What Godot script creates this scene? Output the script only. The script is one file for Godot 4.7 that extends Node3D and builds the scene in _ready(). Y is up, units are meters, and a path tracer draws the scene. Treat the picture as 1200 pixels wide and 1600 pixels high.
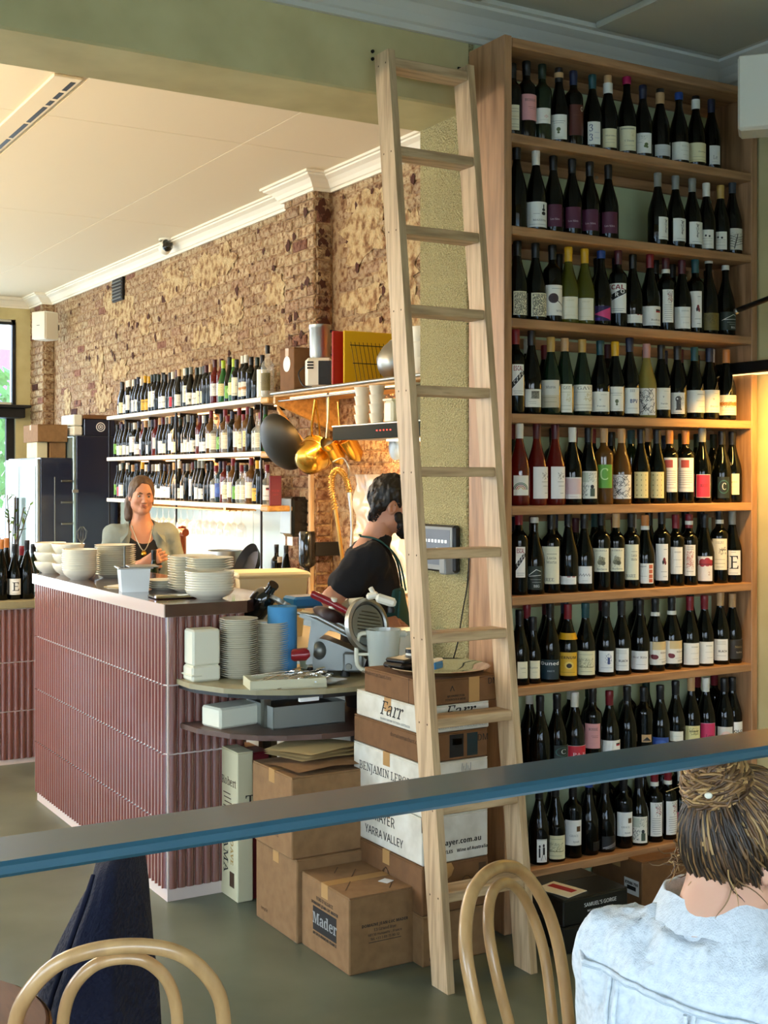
extends Node3D
# A wine bar seen across a rail: front room with a tall bottle rack and a ladder, a wide opening, and the bar room behind it.
# Room axes: +x runs along the rack wall, -z runs along the brick wall of the bar room, y is up. The camera stands 1.7 m above the floor at x = z = 0.

const EYE := 1.7
const FOCAL := 2000.0
const YAW := deg_to_rad(-30.65)
var rng := RandomNumberGenerator.new()
var taken := {}
var M := {}
var T := {}
var mesh_cache := {}
var atlas_tiles := {}

# ---------- points on planes of the room, from the sight line through a pixel of the photograph ----------
func sight(px: float, py: float) -> Vector3:
	var u := (px - 600.0) / FOCAL
	var v := -(py - 745.0) / FOCAL
	return Vector3(cos(YAW) * u - sin(YAW), v, -(cos(YAW) + sin(YAW) * u))
func at(px: float, py: float, depth: float) -> Vector3:
	return Vector3(0, EYE, 0) + sight(px, py) * depth
func on_y(px: float, py: float, y: float) -> Vector3:
	var d := sight(px, py)
	return Vector3(0, EYE, 0) + d * ((y - EYE) / d.y)
func on_x(px: float, py: float, x: float) -> Vector3:
	var d := sight(px, py)
	return Vector3(0, EYE, 0) + d * (x / d.x)
func on_z(px: float, py: float, z: float) -> Vector3:
	var d := sight(px, py)
	return Vector3(0, EYE, 0) + d * (z / d.z)

# ---------- mesh building ----------
class MB:
	var v := PackedVector3Array()
	var n := PackedVector3Array()
	var uv := PackedVector2Array()
	var c := PackedColorArray()
	var col := Color.WHITE
	func tri(a: Vector3, b: Vector3, d: Vector3, na: Vector3, nb: Vector3, nd: Vector3, ua := Vector2.ZERO, ub := Vector2.ZERO, ud := Vector2.ZERO) -> void:
		if (b - a).cross(d - a).dot(na + nb + nd) > 0.0:
			v.append(a); v.append(d); v.append(b); n.append(na); n.append(nd); n.append(nb); uv.append(ua); uv.append(ud); uv.append(ub)
		else:
			v.append(a); v.append(b); v.append(d); n.append(na); n.append(nb); n.append(nd); uv.append(ua); uv.append(ub); uv.append(ud)
		c.append(col); c.append(col); c.append(col)
	func flat(a: Vector3, b: Vector3, d: Vector3, out: Vector3) -> void:
		tri(a, b, d, out, out, out)
	func quad(a: Vector3, b: Vector3, d: Vector3, e: Vector3, out: Vector3) -> void:
		tri(a, b, d, out, out, out, Vector2(0, 1), Vector2(1, 1), Vector2(1, 0))
		tri(a, d, e, out, out, out, Vector2(0, 1), Vector2(1, 0), Vector2(0, 0))
	func box(ctr: Vector3, size: Vector3, ch := 0.0, bs := Basis.IDENTITY) -> void:
		var h := size * 0.5
		var k := minf(ch, minf(h.x, minf(h.y, h.z)) * 0.8)
		var ax := [Vector3.RIGHT, Vector3.UP, Vector3.BACK]
		for i in 3:
			var a: Vector3 = ax[i]
			var b: Vector3 = ax[(i + 1) % 3]
			var d: Vector3 = ax[(i + 2) % 3]
			var hb: float = h[(i + 1) % 3] - k
			var hd: float = h[(i + 2) % 3] - k
			for s in [-1.0, 1.0]:
				var o: Vector3 = a * (h[i] * s)
				quad(ctr + bs * (o - b * hb - d * hd), ctr + bs * (o + b * hb - d * hd), ctr + bs * (o + b * hb + d * hd), ctr + bs * (o - b * hb + d * hd), bs * (a * s))
			if k > 0.0:
				for s in [-1.0, 1.0]:
					for t in [-1.0, 1.0]:
						var p: Vector3 = b * (h[(i + 1) % 3] * s) + d * (hd * t)
						var q: Vector3 = b * (hb * s) + d * (h[(i + 2) % 3] * t)
						var ha: Vector3 = a * (h[i] - k)
						quad(ctr + bs * (p - ha), ctr + bs * (p + ha), ctr + bs * (q + ha), ctr + bs * (q - ha), bs * ((b * s + d * t).normalized()))
		if k > 0.0:
			for sx in [-1.0, 1.0]:
				for sy in [-1.0, 1.0]:
					for sz in [-1.0, 1.0]:
						flat(ctr + bs * Vector3(h.x * sx, (h.y - k) * sy, (h.z - k) * sz), ctr + bs * Vector3((h.x - k) * sx, h.y * sy, (h.z - k) * sz), ctr + bs * Vector3((h.x - k) * sx, (h.y - k) * sy, h.z * sz), bs * Vector3(sx, sy, sz).normalized())
	func span(lo: Vector3, hi: Vector3, ch := 0.0) -> void:
		box((lo + hi) * 0.5, (hi - lo).abs(), ch)
	# a profile of (radius, height) points turned round the y axis of xf; outside on the right hand of the profile's direction
	func lathe(pf: Array, segs := 20, xf := Transform3D.IDENTITY, smooth_deg := 40.0) -> void:
		var cnt := pf.size()
		var sn := []
		for i in cnt - 1:
			var e: Vector2 = pf[i + 1] - pf[i]
			sn.append(Vector2(e.y, -e.x).normalized() if e.length() > 1e-7 else Vector2(1, 0))
		var lim := cos(deg_to_rad(smooth_deg))
		for i in cnt - 1:
			var n0: Vector2 = sn[i]
			var n1: Vector2 = sn[i]
			if i > 0 and sn[i - 1].dot(sn[i]) > lim: n0 = (sn[i - 1] + sn[i]).normalized()
			if i < cnt - 2 and sn[i + 1].dot(sn[i]) > lim: n1 = (sn[i + 1] + sn[i]).normalized()
			var p0: Vector2 = pf[i]
			var p1: Vector2 = pf[i + 1]
			for s in segs:
				var a0 := TAU * s / segs
				var a1 := TAU * (s + 1) / segs
				var d0 := Vector3(cos(a0), 0, sin(a0))
				var d1 := Vector3(cos(a1), 0, sin(a1))
				var A := xf * (d0 * p0.x + Vector3.UP * p0.y)
				var B := xf * (d1 * p0.x + Vector3.UP * p0.y)
				var C := xf * (d1 * p1.x + Vector3.UP * p1.y)
				var D := xf * (d0 * p1.x + Vector3.UP * p1.y)
				var b := xf.basis
				var nA := (b * (d0 * n0.x + Vector3.UP * n0.y)).normalized()
				var nB := (b * (d1 * n0.x + Vector3.UP * n0.y)).normalized()
				var nC := (b * (d1 * n1.x + Vector3.UP * n1.y)).normalized()
				var nD := (b * (d0 * n1.x + Vector3.UP * n1.y)).normalized()
				if p0.x > 1e-6: tri(A, B, C, nA, nB, nC)
				if p1.x > 1e-6: tri(A, C, D, nA, nC, nD)
	# a tube along points; r is a radius or an array of radii, flat squeezes the section
	func tube(pts: Array, r, segs := 8, closed := false, caps := true, squeeze := 1.0) -> void:
		var m := pts.size()
		var rings := []
		var up := Vector3.UP
		var prev := Vector3.ZERO
		for i in m:
			var t: Vector3
			if closed: t = (pts[(i + 1) % m] - pts[(i - 1 + m) % m]).normalized()
			else: t = (pts[mini(i + 1, m - 1)] - pts[maxi(i - 1, 0)]).normalized()
			if i == 0:
				up = t.cross(Vector3.RIGHT if absf(t.x) < 0.8 else Vector3.FORWARD).normalized()
			else:
				up = (up - t * up.dot(t)).normalized()
			var sd := t.cross(up)
			var rr: float = r[i] if r is Array else r
			var ring := []
			for s in segs:
				var a := TAU * s / segs
				ring.append([pts[i] + (up * cos(a) * squeeze + sd * sin(a)) * rr, up * cos(a) + sd * sin(a) * squeeze])
			rings.append(ring)
		for i in (m if closed else m - 1):
			var A: Array = rings[i]
			var B: Array = rings[(i + 1) % m]
			for s in segs:
				var q := (s + 1) % segs
				tri(A[s][0], A[q][0], B[q][0], A[s][1], A[q][1], B[q][1])
				tri(A[s][0], B[q][0], B[s][0], A[s][1], B[q][1], B[s][1])
		if caps and not closed:
			for e in [0, m - 1]:
				var out: Vector3 = (pts[0] - pts[1]).normalized() if e == 0 else (pts[m - 1] - pts[m - 2]).normalized()
				for s in range(1, segs - 1):
					flat(rings[e][0][0], rings[e][s][0], rings[e][s + 1][0], out)
	# rows of points, smooth; wrap joins the last column to the first
	func grid(rows: Array, wrap := false, flip := false) -> void:
		var R := rows.size()
		var C: int = rows[0].size()
		var nn := []
		for i in R:
			var line := []
			for j in C:
				var a: Vector3 = rows[mini(i + 1, R - 1)][j] - rows[maxi(i - 1, 0)][j]
				var jl := (j - 1 + C) % C if wrap else maxi(j - 1, 0)
				var jr := (j + 1) % C if wrap else mini(j + 1, C - 1)
				var b: Vector3 = rows[i][jr] - rows[i][jl]
				var q := a.cross(b).normalized()
				line.append(-q if flip else q)
			nn.append(line)
		for i in R - 1:
			for j in (C if wrap else C - 1):
				var k := (j + 1) % C
				var u0 := Vector2(float(j) / (C - 1), float(i) / (R - 1))
				var u1 := Vector2(float(j + 1) / (C - 1), float(i) / (R - 1))
				var u2 := Vector2(float(j + 1) / (C - 1), float(i + 1) / (R - 1))
				var u3 := Vector2(float(j) / (C - 1), float(i + 1) / (R - 1))
				tri(rows[i][j], rows[i][k], rows[i + 1][k], nn[i][j], nn[i][k], nn[i + 1][k], u0, u1, u2)
				tri(rows[i][j], rows[i + 1][k], rows[i + 1][j], nn[i][j], nn[i + 1][k], nn[i + 1][j], u0, u2, u3)
	# a polygon in the xy plane of xf, thick along its z
	func prism(poly: PackedVector2Array, depth: float, xf := Transform3D.IDENTITY) -> void:
		var idx := Geometry2D.triangulate_polygon(poly)
		for z in [0.0, depth]:
			var out: Vector3 = (xf.basis * Vector3(0, 0, -1.0 if z == 0.0 else 1.0)).normalized()
			for i in range(0, idx.size(), 3):
				flat(xf * Vector3(poly[idx[i]].x, poly[idx[i]].y, z), xf * Vector3(poly[idx[i + 1]].x, poly[idx[i + 1]].y, z), xf * Vector3(poly[idx[i + 2]].x, poly[idx[i + 2]].y, z), out)
		var area := 0.0
		for i in poly.size():
			area += poly[i].cross(poly[(i + 1) % poly.size()])
		for i in poly.size():
			var a := poly[i]
			var b := poly[(i + 1) % poly.size()]
			var e := (b - a).normalized()
			var o := Vector2(e.y, -e.x) * signf(area)
			quad(xf * Vector3(a.x, a.y, 0), xf * Vector3(b.x, b.y, 0), xf * Vector3(b.x, b.y, depth), xf * Vector3(a.x, a.y, depth), (xf.basis * Vector3(o.x, o.y, 0)).normalized())
	func ball(ctr: Vector3, r: Vector3, segs := 14, bs := Basis.IDENTITY) -> void:
		var pf := []
		var k := maxi(6, segs / 2)
		for i in k + 1:
			var a := -PI / 2 + PI * i / k
			pf.append(Vector2(cos(a) if i > 0 and i < k else 0.0, sin(a)))
		lathe(pf, segs, Transform3D(bs * Basis.from_scale(r), ctr), 80.0)
	func done() -> ArrayMesh:
		var arr := []
		arr.resize(Mesh.ARRAY_MAX)
		arr[Mesh.ARRAY_VERTEX] = v
		arr[Mesh.ARRAY_NORMAL] = n
		arr[Mesh.ARRAY_TEX_UV] = uv
		arr[Mesh.ARRAY_COLOR] = c
		var m := ArrayMesh.new()
		m.add_surface_from_arrays(Mesh.PRIMITIVE_TRIANGLES, arr)
		return m

# ---------- a distance field on a grid, meshed as surface nets: for bodies and clothes ----------
class Field:
	var lo: Vector3
	var cell: float
	var nx: int
	var ny: int
	var nz: int
	var d := PackedFloat32Array()
	func _init(a: Vector3, b: Vector3, size: float) -> void:
		lo = a
		cell = size
		nx = int((b.x - a.x) / size) + 2
		ny = int((b.y - a.y) / size) + 2
		nz = int((b.z - a.z) / size) + 2
		d.resize(nx * ny * nz)
		d.fill(1.0)
	func rng_of(bl: Vector3, bh: Vector3) -> Array:
		var a := ((bl - lo) / cell).floor()
		var b := ((bh - lo) / cell).ceil()
		return [maxi(int(a.x), 0), mini(int(b.x), nx - 1), maxi(int(a.y), 0), mini(int(b.y), ny - 1), maxi(int(a.z), 0), mini(int(b.z), nz - 1)]
	func cap(a: Vector3, b: Vector3, ra: float, rb: float, k := 0.03) -> void:
		var m := maxf(ra, rb) + k + cell * 2.5
		var q := rng_of(a.min(b) - Vector3.ONE * m, a.max(b) + Vector3.ONE * m)
		var ab := b - a
		var l2 := maxf(ab.length_squared(), 1e-9)
		for z in range(q[4], q[5] + 1):
			for y in range(q[2], q[3] + 1):
				var i: int = (z * ny + y) * nx + int(q[0])
				for x in range(q[0], q[1] + 1):
					var p := lo + Vector3(x, y, z) * cell
					var t := clampf((p - a).dot(ab) / l2, 0.0, 1.0)
					var e := p.distance_to(a + ab * t) - lerpf(ra, rb, t)
					var o := d[i]
					var h := maxf(k - absf(o - e), 0.0) / k
					d[i] = minf(o, e) - h * h * k * 0.25
					i += 1
	func ell(ctr: Vector3, r: Vector3, bs := Basis.IDENTITY, k := 0.02, sub := false) -> void:
		var m := maxf(r.x, maxf(r.y, r.z)) + k + cell * 2.5
		var q := rng_of(ctr - Vector3.ONE * m, ctr + Vector3.ONE * m)
		var inv := bs.transposed()
		var rm := minf(r.x, minf(r.y, r.z))
		for z in range(q[4], q[5] + 1):
			for y in range(q[2], q[3] + 1):
				var i: int = (z * ny + y) * nx + int(q[0])
				for x in range(q[0], q[1] + 1):
					var p := inv * (lo + Vector3(x, y, z) * cell - ctr)
					var s := (p / r).length()
					var g := (p / (r * r)).length()
					var e := (s - 1.0) * (s / g) if g > 1e-6 else -rm
					var o := d[i]
					if sub:
						var h := maxf(k - absf(o + e), 0.0) / k
						d[i] = maxf(o, -e) + h * h * k * 0.25
					else:
						var h := maxf(k - absf(o - e), 0.0) / k
						d[i] = minf(o, e) - h * h * k * 0.25
					i += 1
	func cut(pt: Vector3, out: Vector3) -> void:
		for z in nz:
			for y in ny:
				var i := (z * ny + y) * nx
				for x in nx:
					d[i] = maxf(d[i], (lo + Vector3(x, y, z) * cell - pt).dot(out))
					i += 1
	func ripple(f: FastNoiseLite, amp: float, stretch := Vector3.ONE) -> void:
		for z in nz:
			for y in ny:
				var i := (z * ny + y) * nx
				for x in nx:
					if absf(d[i]) < 0.05:
						d[i] += f.get_noise_3dv((lo + Vector3(x, y, z) * cell) * stretch) * amp
					i += 1
	func grad(p: Vector3) -> Vector3:
		var g := (p - lo) / cell
		var x := clampi(int(g.x + 0.5), 1, nx - 2)
		var y := clampi(int(g.y + 0.5), 1, ny - 2)
		var z := clampi(int(g.z + 0.5), 1, nz - 2)
		var i := (z * ny + y) * nx + x
		return Vector3(d[i + 1] - d[i - 1], d[i + nx] - d[i - nx], d[i + nx * ny] - d[i - nx * ny]).normalized()
	func mesh(mb: MB) -> void:
		var id := PackedInt32Array()
		id.resize(nx * ny * nz)
		id.fill(-1)
		var vs := PackedVector3Array()
		var ns := PackedVector3Array()
		var sy := nx
		var sz := nx * ny
		var off := [0, 1, sy, sy + 1, sz, sz + 1, sz + sy, sz + sy + 1]
		var cor := [Vector3(0, 0, 0), Vector3(1, 0, 0), Vector3(0, 1, 0), Vector3(1, 1, 0), Vector3(0, 0, 1), Vector3(1, 0, 1), Vector3(0, 1, 1), Vector3(1, 1, 1)]
		var eg := [[0, 1], [2, 3], [4, 5], [6, 7], [0, 2], [1, 3], [4, 6], [5, 7], [0, 4], [1, 5], [2, 6], [3, 7]]
		for z in nz - 1:
			for y in ny - 1:
				var i := z * sz + y * sy
				for x in nx - 1:
					var a := d[i]
					if absf(a) < cell * 2.0:
						var neg := 0
						for k in 8:
							if d[i + off[k]] < 0.0: neg += 1
						if neg > 0 and neg < 8:
							var s := Vector3.ZERO
							var cnt := 0
							for e in eg:
								var d0 := d[i + off[e[0]]]
								var d1 := d[i + off[e[1]]]
								if (d0 < 0.0) != (d1 < 0.0):
									s += cor[e[0]].lerp(cor[e[1]], d0 / (d0 - d1))
									cnt += 1
							var p := lo + (Vector3(x, y, z) + s / cnt) * cell
							id[i] = vs.size()
							vs.append(p)
							ns.append(grad(p))
					i += 1
		var axes := [[1, sy, sz], [sy, sz, 1], [sz, 1, sy]]
		for z in range(1, nz - 1):
			for y in range(1, ny - 1):
				for x in range(1, nx - 1):
					var i := z * sz + y * sy + x
					var a := d[i]
					if absf(a) > cell * 2.0: continue
					for ax in axes:
						if (a < 0.0) != (d[i + ax[0]] < 0.0):
							var p := id[i]
							var q := id[i - ax[1]]
							var r := id[i - ax[1] - ax[2]]
							var s := id[i - ax[2]]
							if p >= 0 and q >= 0 and r >= 0 and s >= 0:
								mb.tri(vs[p], vs[q], vs[r], ns[p], ns[q], ns[r])
								mb.tri(vs[p], vs[r], vs[s], ns[p], ns[r], ns[s])

# ---------- nodes ----------
func numbered(called: String, parent: Node = null) -> String:
	var key := called if parent == null else "%d/%s" % [parent.get_instance_id(), called]
	var k: int = taken.get(key, 0)
	taken[key] = k + 1
	return called if k == 0 else "%s_%03d" % [called, k]
func tag(o: Node, label: String, category := "", group := "", kind := "") -> void:
	o.set_meta("label", label)
	if category: o.set_meta("category", category)
	if group: o.set_meta("group", group)
	if kind: o.set_meta("kind", kind)
func thing(called: String, label: String, category: String, pos := Vector3.ZERO, yaw := 0.0, group := "") -> Node3D:
	var o := Node3D.new()
	o.name = numbered(called)
	add_child(o, true)
	o.position = pos
	o.rotation.y = yaw
	tag(o, label, category, group)
	return o
func part(parent: Node, called: String, mesh: Mesh, mat: Material, pos := Vector3.ZERO, basis := Basis.IDENTITY) -> MeshInstance3D:
	var o := MeshInstance3D.new()
	o.name = numbered(called, parent)
	o.mesh = mesh
	o.material_override = mat
	o.transform = Transform3D(basis, pos)
	parent.add_child(o, true)
	return o
func solo(called: String, label: String, category: String, mesh: Mesh, mat: Material, pos := Vector3.ZERO, group := "", yaw := 0.0) -> MeshInstance3D:
	var o := MeshInstance3D.new()
	o.name = numbered(called)
	o.mesh = mesh
	o.material_override = mat
	o.position = pos
	o.rotation.y = yaw
	add_child(o, true)
	tag(o, label, category, group)
	return o
func struct(called: String, label: String, mesh: Mesh, mat: Material) -> MeshInstance3D:
	var o := MeshInstance3D.new()
	o.name = called
	o.mesh = mesh
	o.material_override = mat
	add_child(o, true)
	tag(o, label, "", "", "structure")
	return o
func boxm(lo: Vector3, hi: Vector3, ch := 0.0) -> ArrayMesh:
	var b := MB.new()
	b.span(lo, hi, ch)
	return b.done()
func lathem(pf: Array, segs := 20) -> ArrayMesh:
	var b := MB.new()
	b.lathe(pf, segs)
	return b.done()
func tubem(pts: Array, r, segs := 8, closed := false) -> ArrayMesh:
	var b := MB.new()
	b.tube(pts, r, segs, closed)
	return b.done()
func words(s: String, size: float, serif := true, bold := false) -> TextMesh:
	var key := "%s|%s|%s|%s" % [s, size, serif, bold]
	if mesh_cache.has(key): return mesh_cache[key]
	var t := TextMesh.new()
	var f := SystemFont.new()
	f.font_names = PackedStringArray(["Droid Serif" if serif else "Droid Sans"])
	if bold: f.font_weight = 700
	t.font = f
	t.font_size = 24
	t.pixel_size = size / 24.0
	t.depth = 0.0006
	t.text = s
	t.curve_step = 1.5
	mesh_cache[key] = t
	return t
func lettering(parent: Node, s: String, size: float, pos: Vector3, yaw: float, mat: Material, serif := true, bold := false, roll := 0.0, flat := false) -> MeshInstance3D:
	var b := Basis(Vector3.UP, yaw)
	if flat: b = b * Basis(Vector3.RIGHT, -PI / 2)
	return part(parent, "lettering", words(s, size, serif, bold), mat, pos, b * Basis(Vector3.BACK, roll))
func spline(pts: Array, per := 6, closed := false) -> Array:
	var out := []
	var m := pts.size()
	for i in (m if closed else m - 1):
		var a: Vector3 = pts[(i - 1 + m) % m] if closed else pts[maxi(i - 1, 0)]
		var b: Vector3 = pts[i]
		var c: Vector3 = pts[(i + 1) % m]
		var e: Vector3 = pts[(i + 2) % m] if closed else pts[mini(i + 2, m - 1)]
		for k in per:
			out.append(b.cubic_interpolate(c, a, e, float(k) / per))
	if not closed: out.append(pts[m - 1])
	return out

# ---------- materials ----------
func lin(hex: String) -> Color:
	return Color(hex).srgb_to_linear()
func mk(key: String, hex: String, rough := 0.6, metal := 0.0, coat := 0.0) -> StandardMaterial3D:
	var m := StandardMaterial3D.new()
	m.resource_name = key
	m.albedo_color = Color(hex)
	m.roughness = rough
	m.metallic = metal
	if coat > 0.0:
		m.clearcoat_enabled = true
		m.clearcoat = coat
		m.clearcoat_roughness = 0.06
	M[key] = m
	return m
func noise_tex(key: String, freq: float, stops: Array, size := 256, type := FastNoiseLite.TYPE_SIMPLEX_SMOOTH, oct := 4, normal := false, bump := 4.0) -> NoiseTexture2D:
	var f := FastNoiseLite.new()
	f.noise_type = type
	f.frequency = freq
	f.fractal_octaves = oct
	f.seed = key.hash() & 0xffff
	var t := NoiseTexture2D.new()
	t.width = size
	t.height = size
	t.seamless = true
	t.noise = f
	if normal:
		t.as_normal_map = true
		t.bump_strength = bump
	elif stops.size():
		var g := Gradient.new()
		g.offsets = PackedFloat32Array()
		g.colors = PackedColorArray()
		for s in stops:
			g.add_point(s[0], Color(s[1]))
		t.color_ramp = g
	T[key] = t
	return t
func tri_map(m: StandardMaterial3D, tex: Texture2D, scale: Vector3, world := true) -> void:
	m.albedo_texture = tex
	m.uv1_triplanar = true
	m.uv1_world_triplanar = world
	m.uv1_scale = scale
func bump(m: StandardMaterial3D, tex: Texture2D, strength := 1.0) -> void:
	m.normal_enabled = true
	m.normal_texture = tex
	m.normal_scale = strength
func glow(key: String, hex: String, energy: float) -> StandardMaterial3D:
	var m := mk(key, hex, 0.5)
	m.emission_enabled = true
	m.emission = Color(hex)
	m.emission_energy_multiplier = energy
	return m
func pane(key: String, hex: String, alpha: float) -> StandardMaterial3D:
	var m := mk(key, hex, 0.03)
	m.transparency = BaseMaterial3D.TRANSPARENCY_ALPHA
	m.albedo_color.a = alpha
	return m

func materials() -> void:
	var wood := noise_tex("wood", 0.012, [[0.0, "c4b8ac"], [0.35, "e2d9ce"], [0.55, "f2ece4"], [0.8, "fffaf4"], [1.0, "dcd2c4"]], 512, FastNoiseLite.TYPE_SIMPLEX_SMOOTH, 5)
	var mott := noise_tex("mottle", 0.02, [[0.0, "e2dfd8"], [0.5, "f3f1ec"], [1.0, "ffffff"]], 256)
	var speck := noise_tex("speckle", 0.12, [[0.0, "8a8274"], [0.45, "d8d2c4"], [1.0, "ffffff"]], 512, FastNoiseLite.TYPE_SIMPLEX, 4)
	var conc := noise_tex("concrete", 0.008, [[0.0, "a5a79c"], [0.4, "cfd0c6"], [0.7, "e6e6dc"], [1.0, "fbfbf4"]], 512, FastNoiseLite.TYPE_SIMPLEX_SMOOTH, 6)
	var old := noise_tex("oldbrick", 0.022, [[0.0, "7a5644"], [0.3, "c4ab98"], [0.5, "ece2d6"], [0.75, "faf6ee"], [1.0, "ffffff"]], 512, FastNoiseLite.TYPE_SIMPLEX_SMOOTH, 6)
	var rough_n := noise_tex("rough_n", 0.06, [], 512, FastNoiseLite.TYPE_SIMPLEX, 5, true, 6.0)
	var cast_n := noise_tex("cast_n", 0.09, [], 512, FastNoiseLite.TYPE_CELLULAR, 2, true, 9.0)
	var fine_n := noise_tex("fine_n", 0.2, [], 256, FastNoiseLite.TYPE_SIMPLEX, 3, true, 3.0)
	# setting
	var m := mk("paint", "d6c994", 0.75)
	tri_map(m, mott, Vector3(0.5, 0.5, 0.5))
	m = mk("sage", "cfdcb2", 0.75)
	tri_map(m, mott, Vector3(0.7, 0.7, 0.7))
	m = mk("roughcast", "d5ca96", 0.9)
	tri_map(m, speck, Vector3(2.2, 2.2, 2.2))
	bump(m, cast_n, 1.6)
	m = mk("ceiling", "eadbbc", 0.85)
	mk("ceiling_front", "b3b09e", 0.85)
	mk("cornice", "f4ecd8", 0.6)
	mk("cornice_grey", "cfcdc0", 0.6)
	m = mk("floor", "7d8477", 0.34)
	m.metallic_specular = 0.4
	tri_map(m, conc, Vector3(0.22, 0.22, 0.22))
	m = mk("brick", "ffffff", 0.95)
	m.vertex_color_use_as_albedo = true
	tri_map(m, old, Vector3(1.4, 1.4, 1.4))
	bump(m, rough_n, 1.4)
	m = mk("plaster", "d2bc92", 0.95)
	tri_map(m, old, Vector3(0.9, 0.9, 0.9))
	bump(m, rough_n, 1.2)
	m = mk("gap_shade", "4c281c", 0.95)  # dark colour for the shade in gaps of the brickwork
	mk("wok_steel", "38352e", 0.45, 0.9)
	mk("pan_steel", "9a9e96", 0.5, 0.5)
	mk("tray_cream", "cfcbaa", 0.5)
	m = mk("mortar", "b59a78", 0.95)
	tri_map(m, old, Vector3(1.1, 1.1, 1.1))
	bump(m, rough_n, 1.0)
	m = mk("tile", "ffffff", 0.2)
	m.metallic_specular = 0.75
	m.vertex_color_use_as_albedo = true
	m.clearcoat_enabled = true
	m.clearcoat = 1.0
	m.clearcoat_roughness = 0.05
	mk("grout", "d8c4b8", 0.8)
	m = mk("counter_top", "4b2a22", 0.22, 0.0, 0.6)
	tri_map(m, mott, Vector3(1.5, 1.5, 1.5))
	m = mk("edge_glare", "c8b6ae", 0.2, 0.0, 0.5)  # pale colour stands in for window glare on the dark counter edge
	m = mk("bench_top", "a39a78", 0.4)
	tri_map(m, mott, Vector3(2, 2, 2))
	mk("brown_board", "5a4034", 0.45)
	# wood
	for w in [["oak_x", "b78d66", Vector3(0.35, 4, 4)], ["oak_y", "b78d66", Vector3(4, 0.35, 4)], ["oak_z", "b78d66", Vector3(4, 4, 0.35)], ["pine_y", "d0b48e", Vector3(5, 0.4, 5)], ["pine_x", "d0b48e", Vector3(0.5, 5, 5)], ["ply", "d9ab62", Vector3(3, 3, 0.4)], ["board", "cfae88", Vector3(4, 4, 0.4)], ["table", "7a4a2c", Vector3(3, 3, 0.5)]]:
		m = mk(w[0], w[1], 0.5)
		tri_map(m, wood, w[2])
	m = mk("bentwood", "d2aa74", 0.3, 0.0, 0.4)
	tri_map(m, wood, Vector3(2.2, 0.5, 2.2), false)
	m = mk("carton", "8f6b44", 0.85)
	tri_map(m, mott, Vector3(3, 3, 3))
	m = mk("carton_dark", "7a5430", 0.85)
	tri_map(m, mott, Vector3(3, 3, 3))
	m = mk("carton_white", "ddd9cb", 0.7)
	tri_map(m, mott, Vector3(2, 2, 2))
	mk("carton_cream", "d8cfa8", 0.75)
	mk("carton_red", "6a1420", 0.5)
	mk("carton_black", "101312", 0.4)
	mk("tape", "b48a54", 0.3)
	mk("kraft", "cbb27c", 0.8)
	mk("ink", "161412", 0.8)
	mk("ink_brown", "4a3018", 0.8)
	mk("ink_white", "e8e8e4", 0.7)
	mk("ink_grey", "8f918e", 0.7)
	mk("ink_gold", "b08a3a", 0.6)
	mk("ink_red", "a01c28", 0.6)
	# general
	mk("china", "ece7d2", 0.16, 0.0, 0.5)
	mk("china_warm", "e6dcbc", 0.2, 0.0, 0.4)
	mk("steel", "a8a8a2", 0.38, 1.0)
	mk("steel_dark", "77776f", 0.35, 1.0)
	mk("alu", "8f9390", 0.42, 0.8)
	mk("chrome", "e0e0dc", 0.08, 1.0)
	mk("copper", "b8603c", 0.25, 1.0)
	mk("gold", "d8a848", 0.25, 1.0)
	mk("brass", "c89a50", 0.3, 1.0)
	mk("black", "0e0f10", 0.45)
	mk("black_gloss", "0a0c0c", 0.12, 0.0, 0.6)
	mk("dark_iron", "1c1a1a", 0.5, 0.6)
	mk("white_plastic", "e8e4d2", 0.4)
	mk("cream_tub", "e6d4a6", 0.4)
	mk("white_box", "e3e2cc", 0.5)
	mk("white_shelf", "efe2cf", 0.4)
	mk("navy", "0c1a34", 0.3, 0.0, 0.4)
	mk("fridge_glass", "9fb4ae", 0.15, 0.55)
	mk("red_handle", "8c1420", 0.3, 0.0, 0.4)
	mk("red", "b02018", 0.4)
	mk("yellow", "e8bc10", 0.45)
	m = mk("blue_roll", "4f9bd2", 0.9)
	bump(m, cast_n, 1.0)
	m.uv1_triplanar = true
	m.uv1_world_triplanar = true
	m.uv1_scale = Vector3(14, 14, 14)
	mk("blue_tub", "2a78b0", 0.3)
	m = mk("rail", "2a5464", 0.3, 0.0, 0.2)
	m = mk("denim", "080d26", 0.95)
	bump(m, fine_n, 0.6)
	mk("meat", "2c100c", 0.5)
	mk("leaf", "5a7a3a", 0.6)
	mk("bark", "4a3a2a", 0.9)
	m = mk("grass_far", "6f8a52", 0.9)
	m = mk("foliage", "4f7a34", 0.9)
	m.backlight_enabled = true
	m.backlight = Color("5a7a30")
	mk("pavement", "b8b4aa", 0.9)
	mk("shop_wall", "d8c8b8", 0.9)
	mk("purple_sign", "b060c0", 0.6)
	# bottles
	mk("glass_dk", "040605", 0.06).metallic_specular = 0.4
	mk("glass_gr", "0e2012", 0.07)
	mk("glass_olive", "4a4a14", 0.08)
	mk("glass_straw", "8a7a3a", 0.08)
	mk("glass_rose", "5a0f0c", 0.07)
	mk("glass_amber", "5a3a16", 0.08)
	mk("glass_green", "1c5a24", 0.07)
	mk("glass_pink", "b06a5a", 0.08)
	mk("glass_teal", "0c2a30", 0.07)
	pane("glass_clear", "e8efe8", 0.16)
	pane("wine_glass", "f4f8f6", 0.1)
	pane("window_glass", "dfeaea", 0.1)
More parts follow.
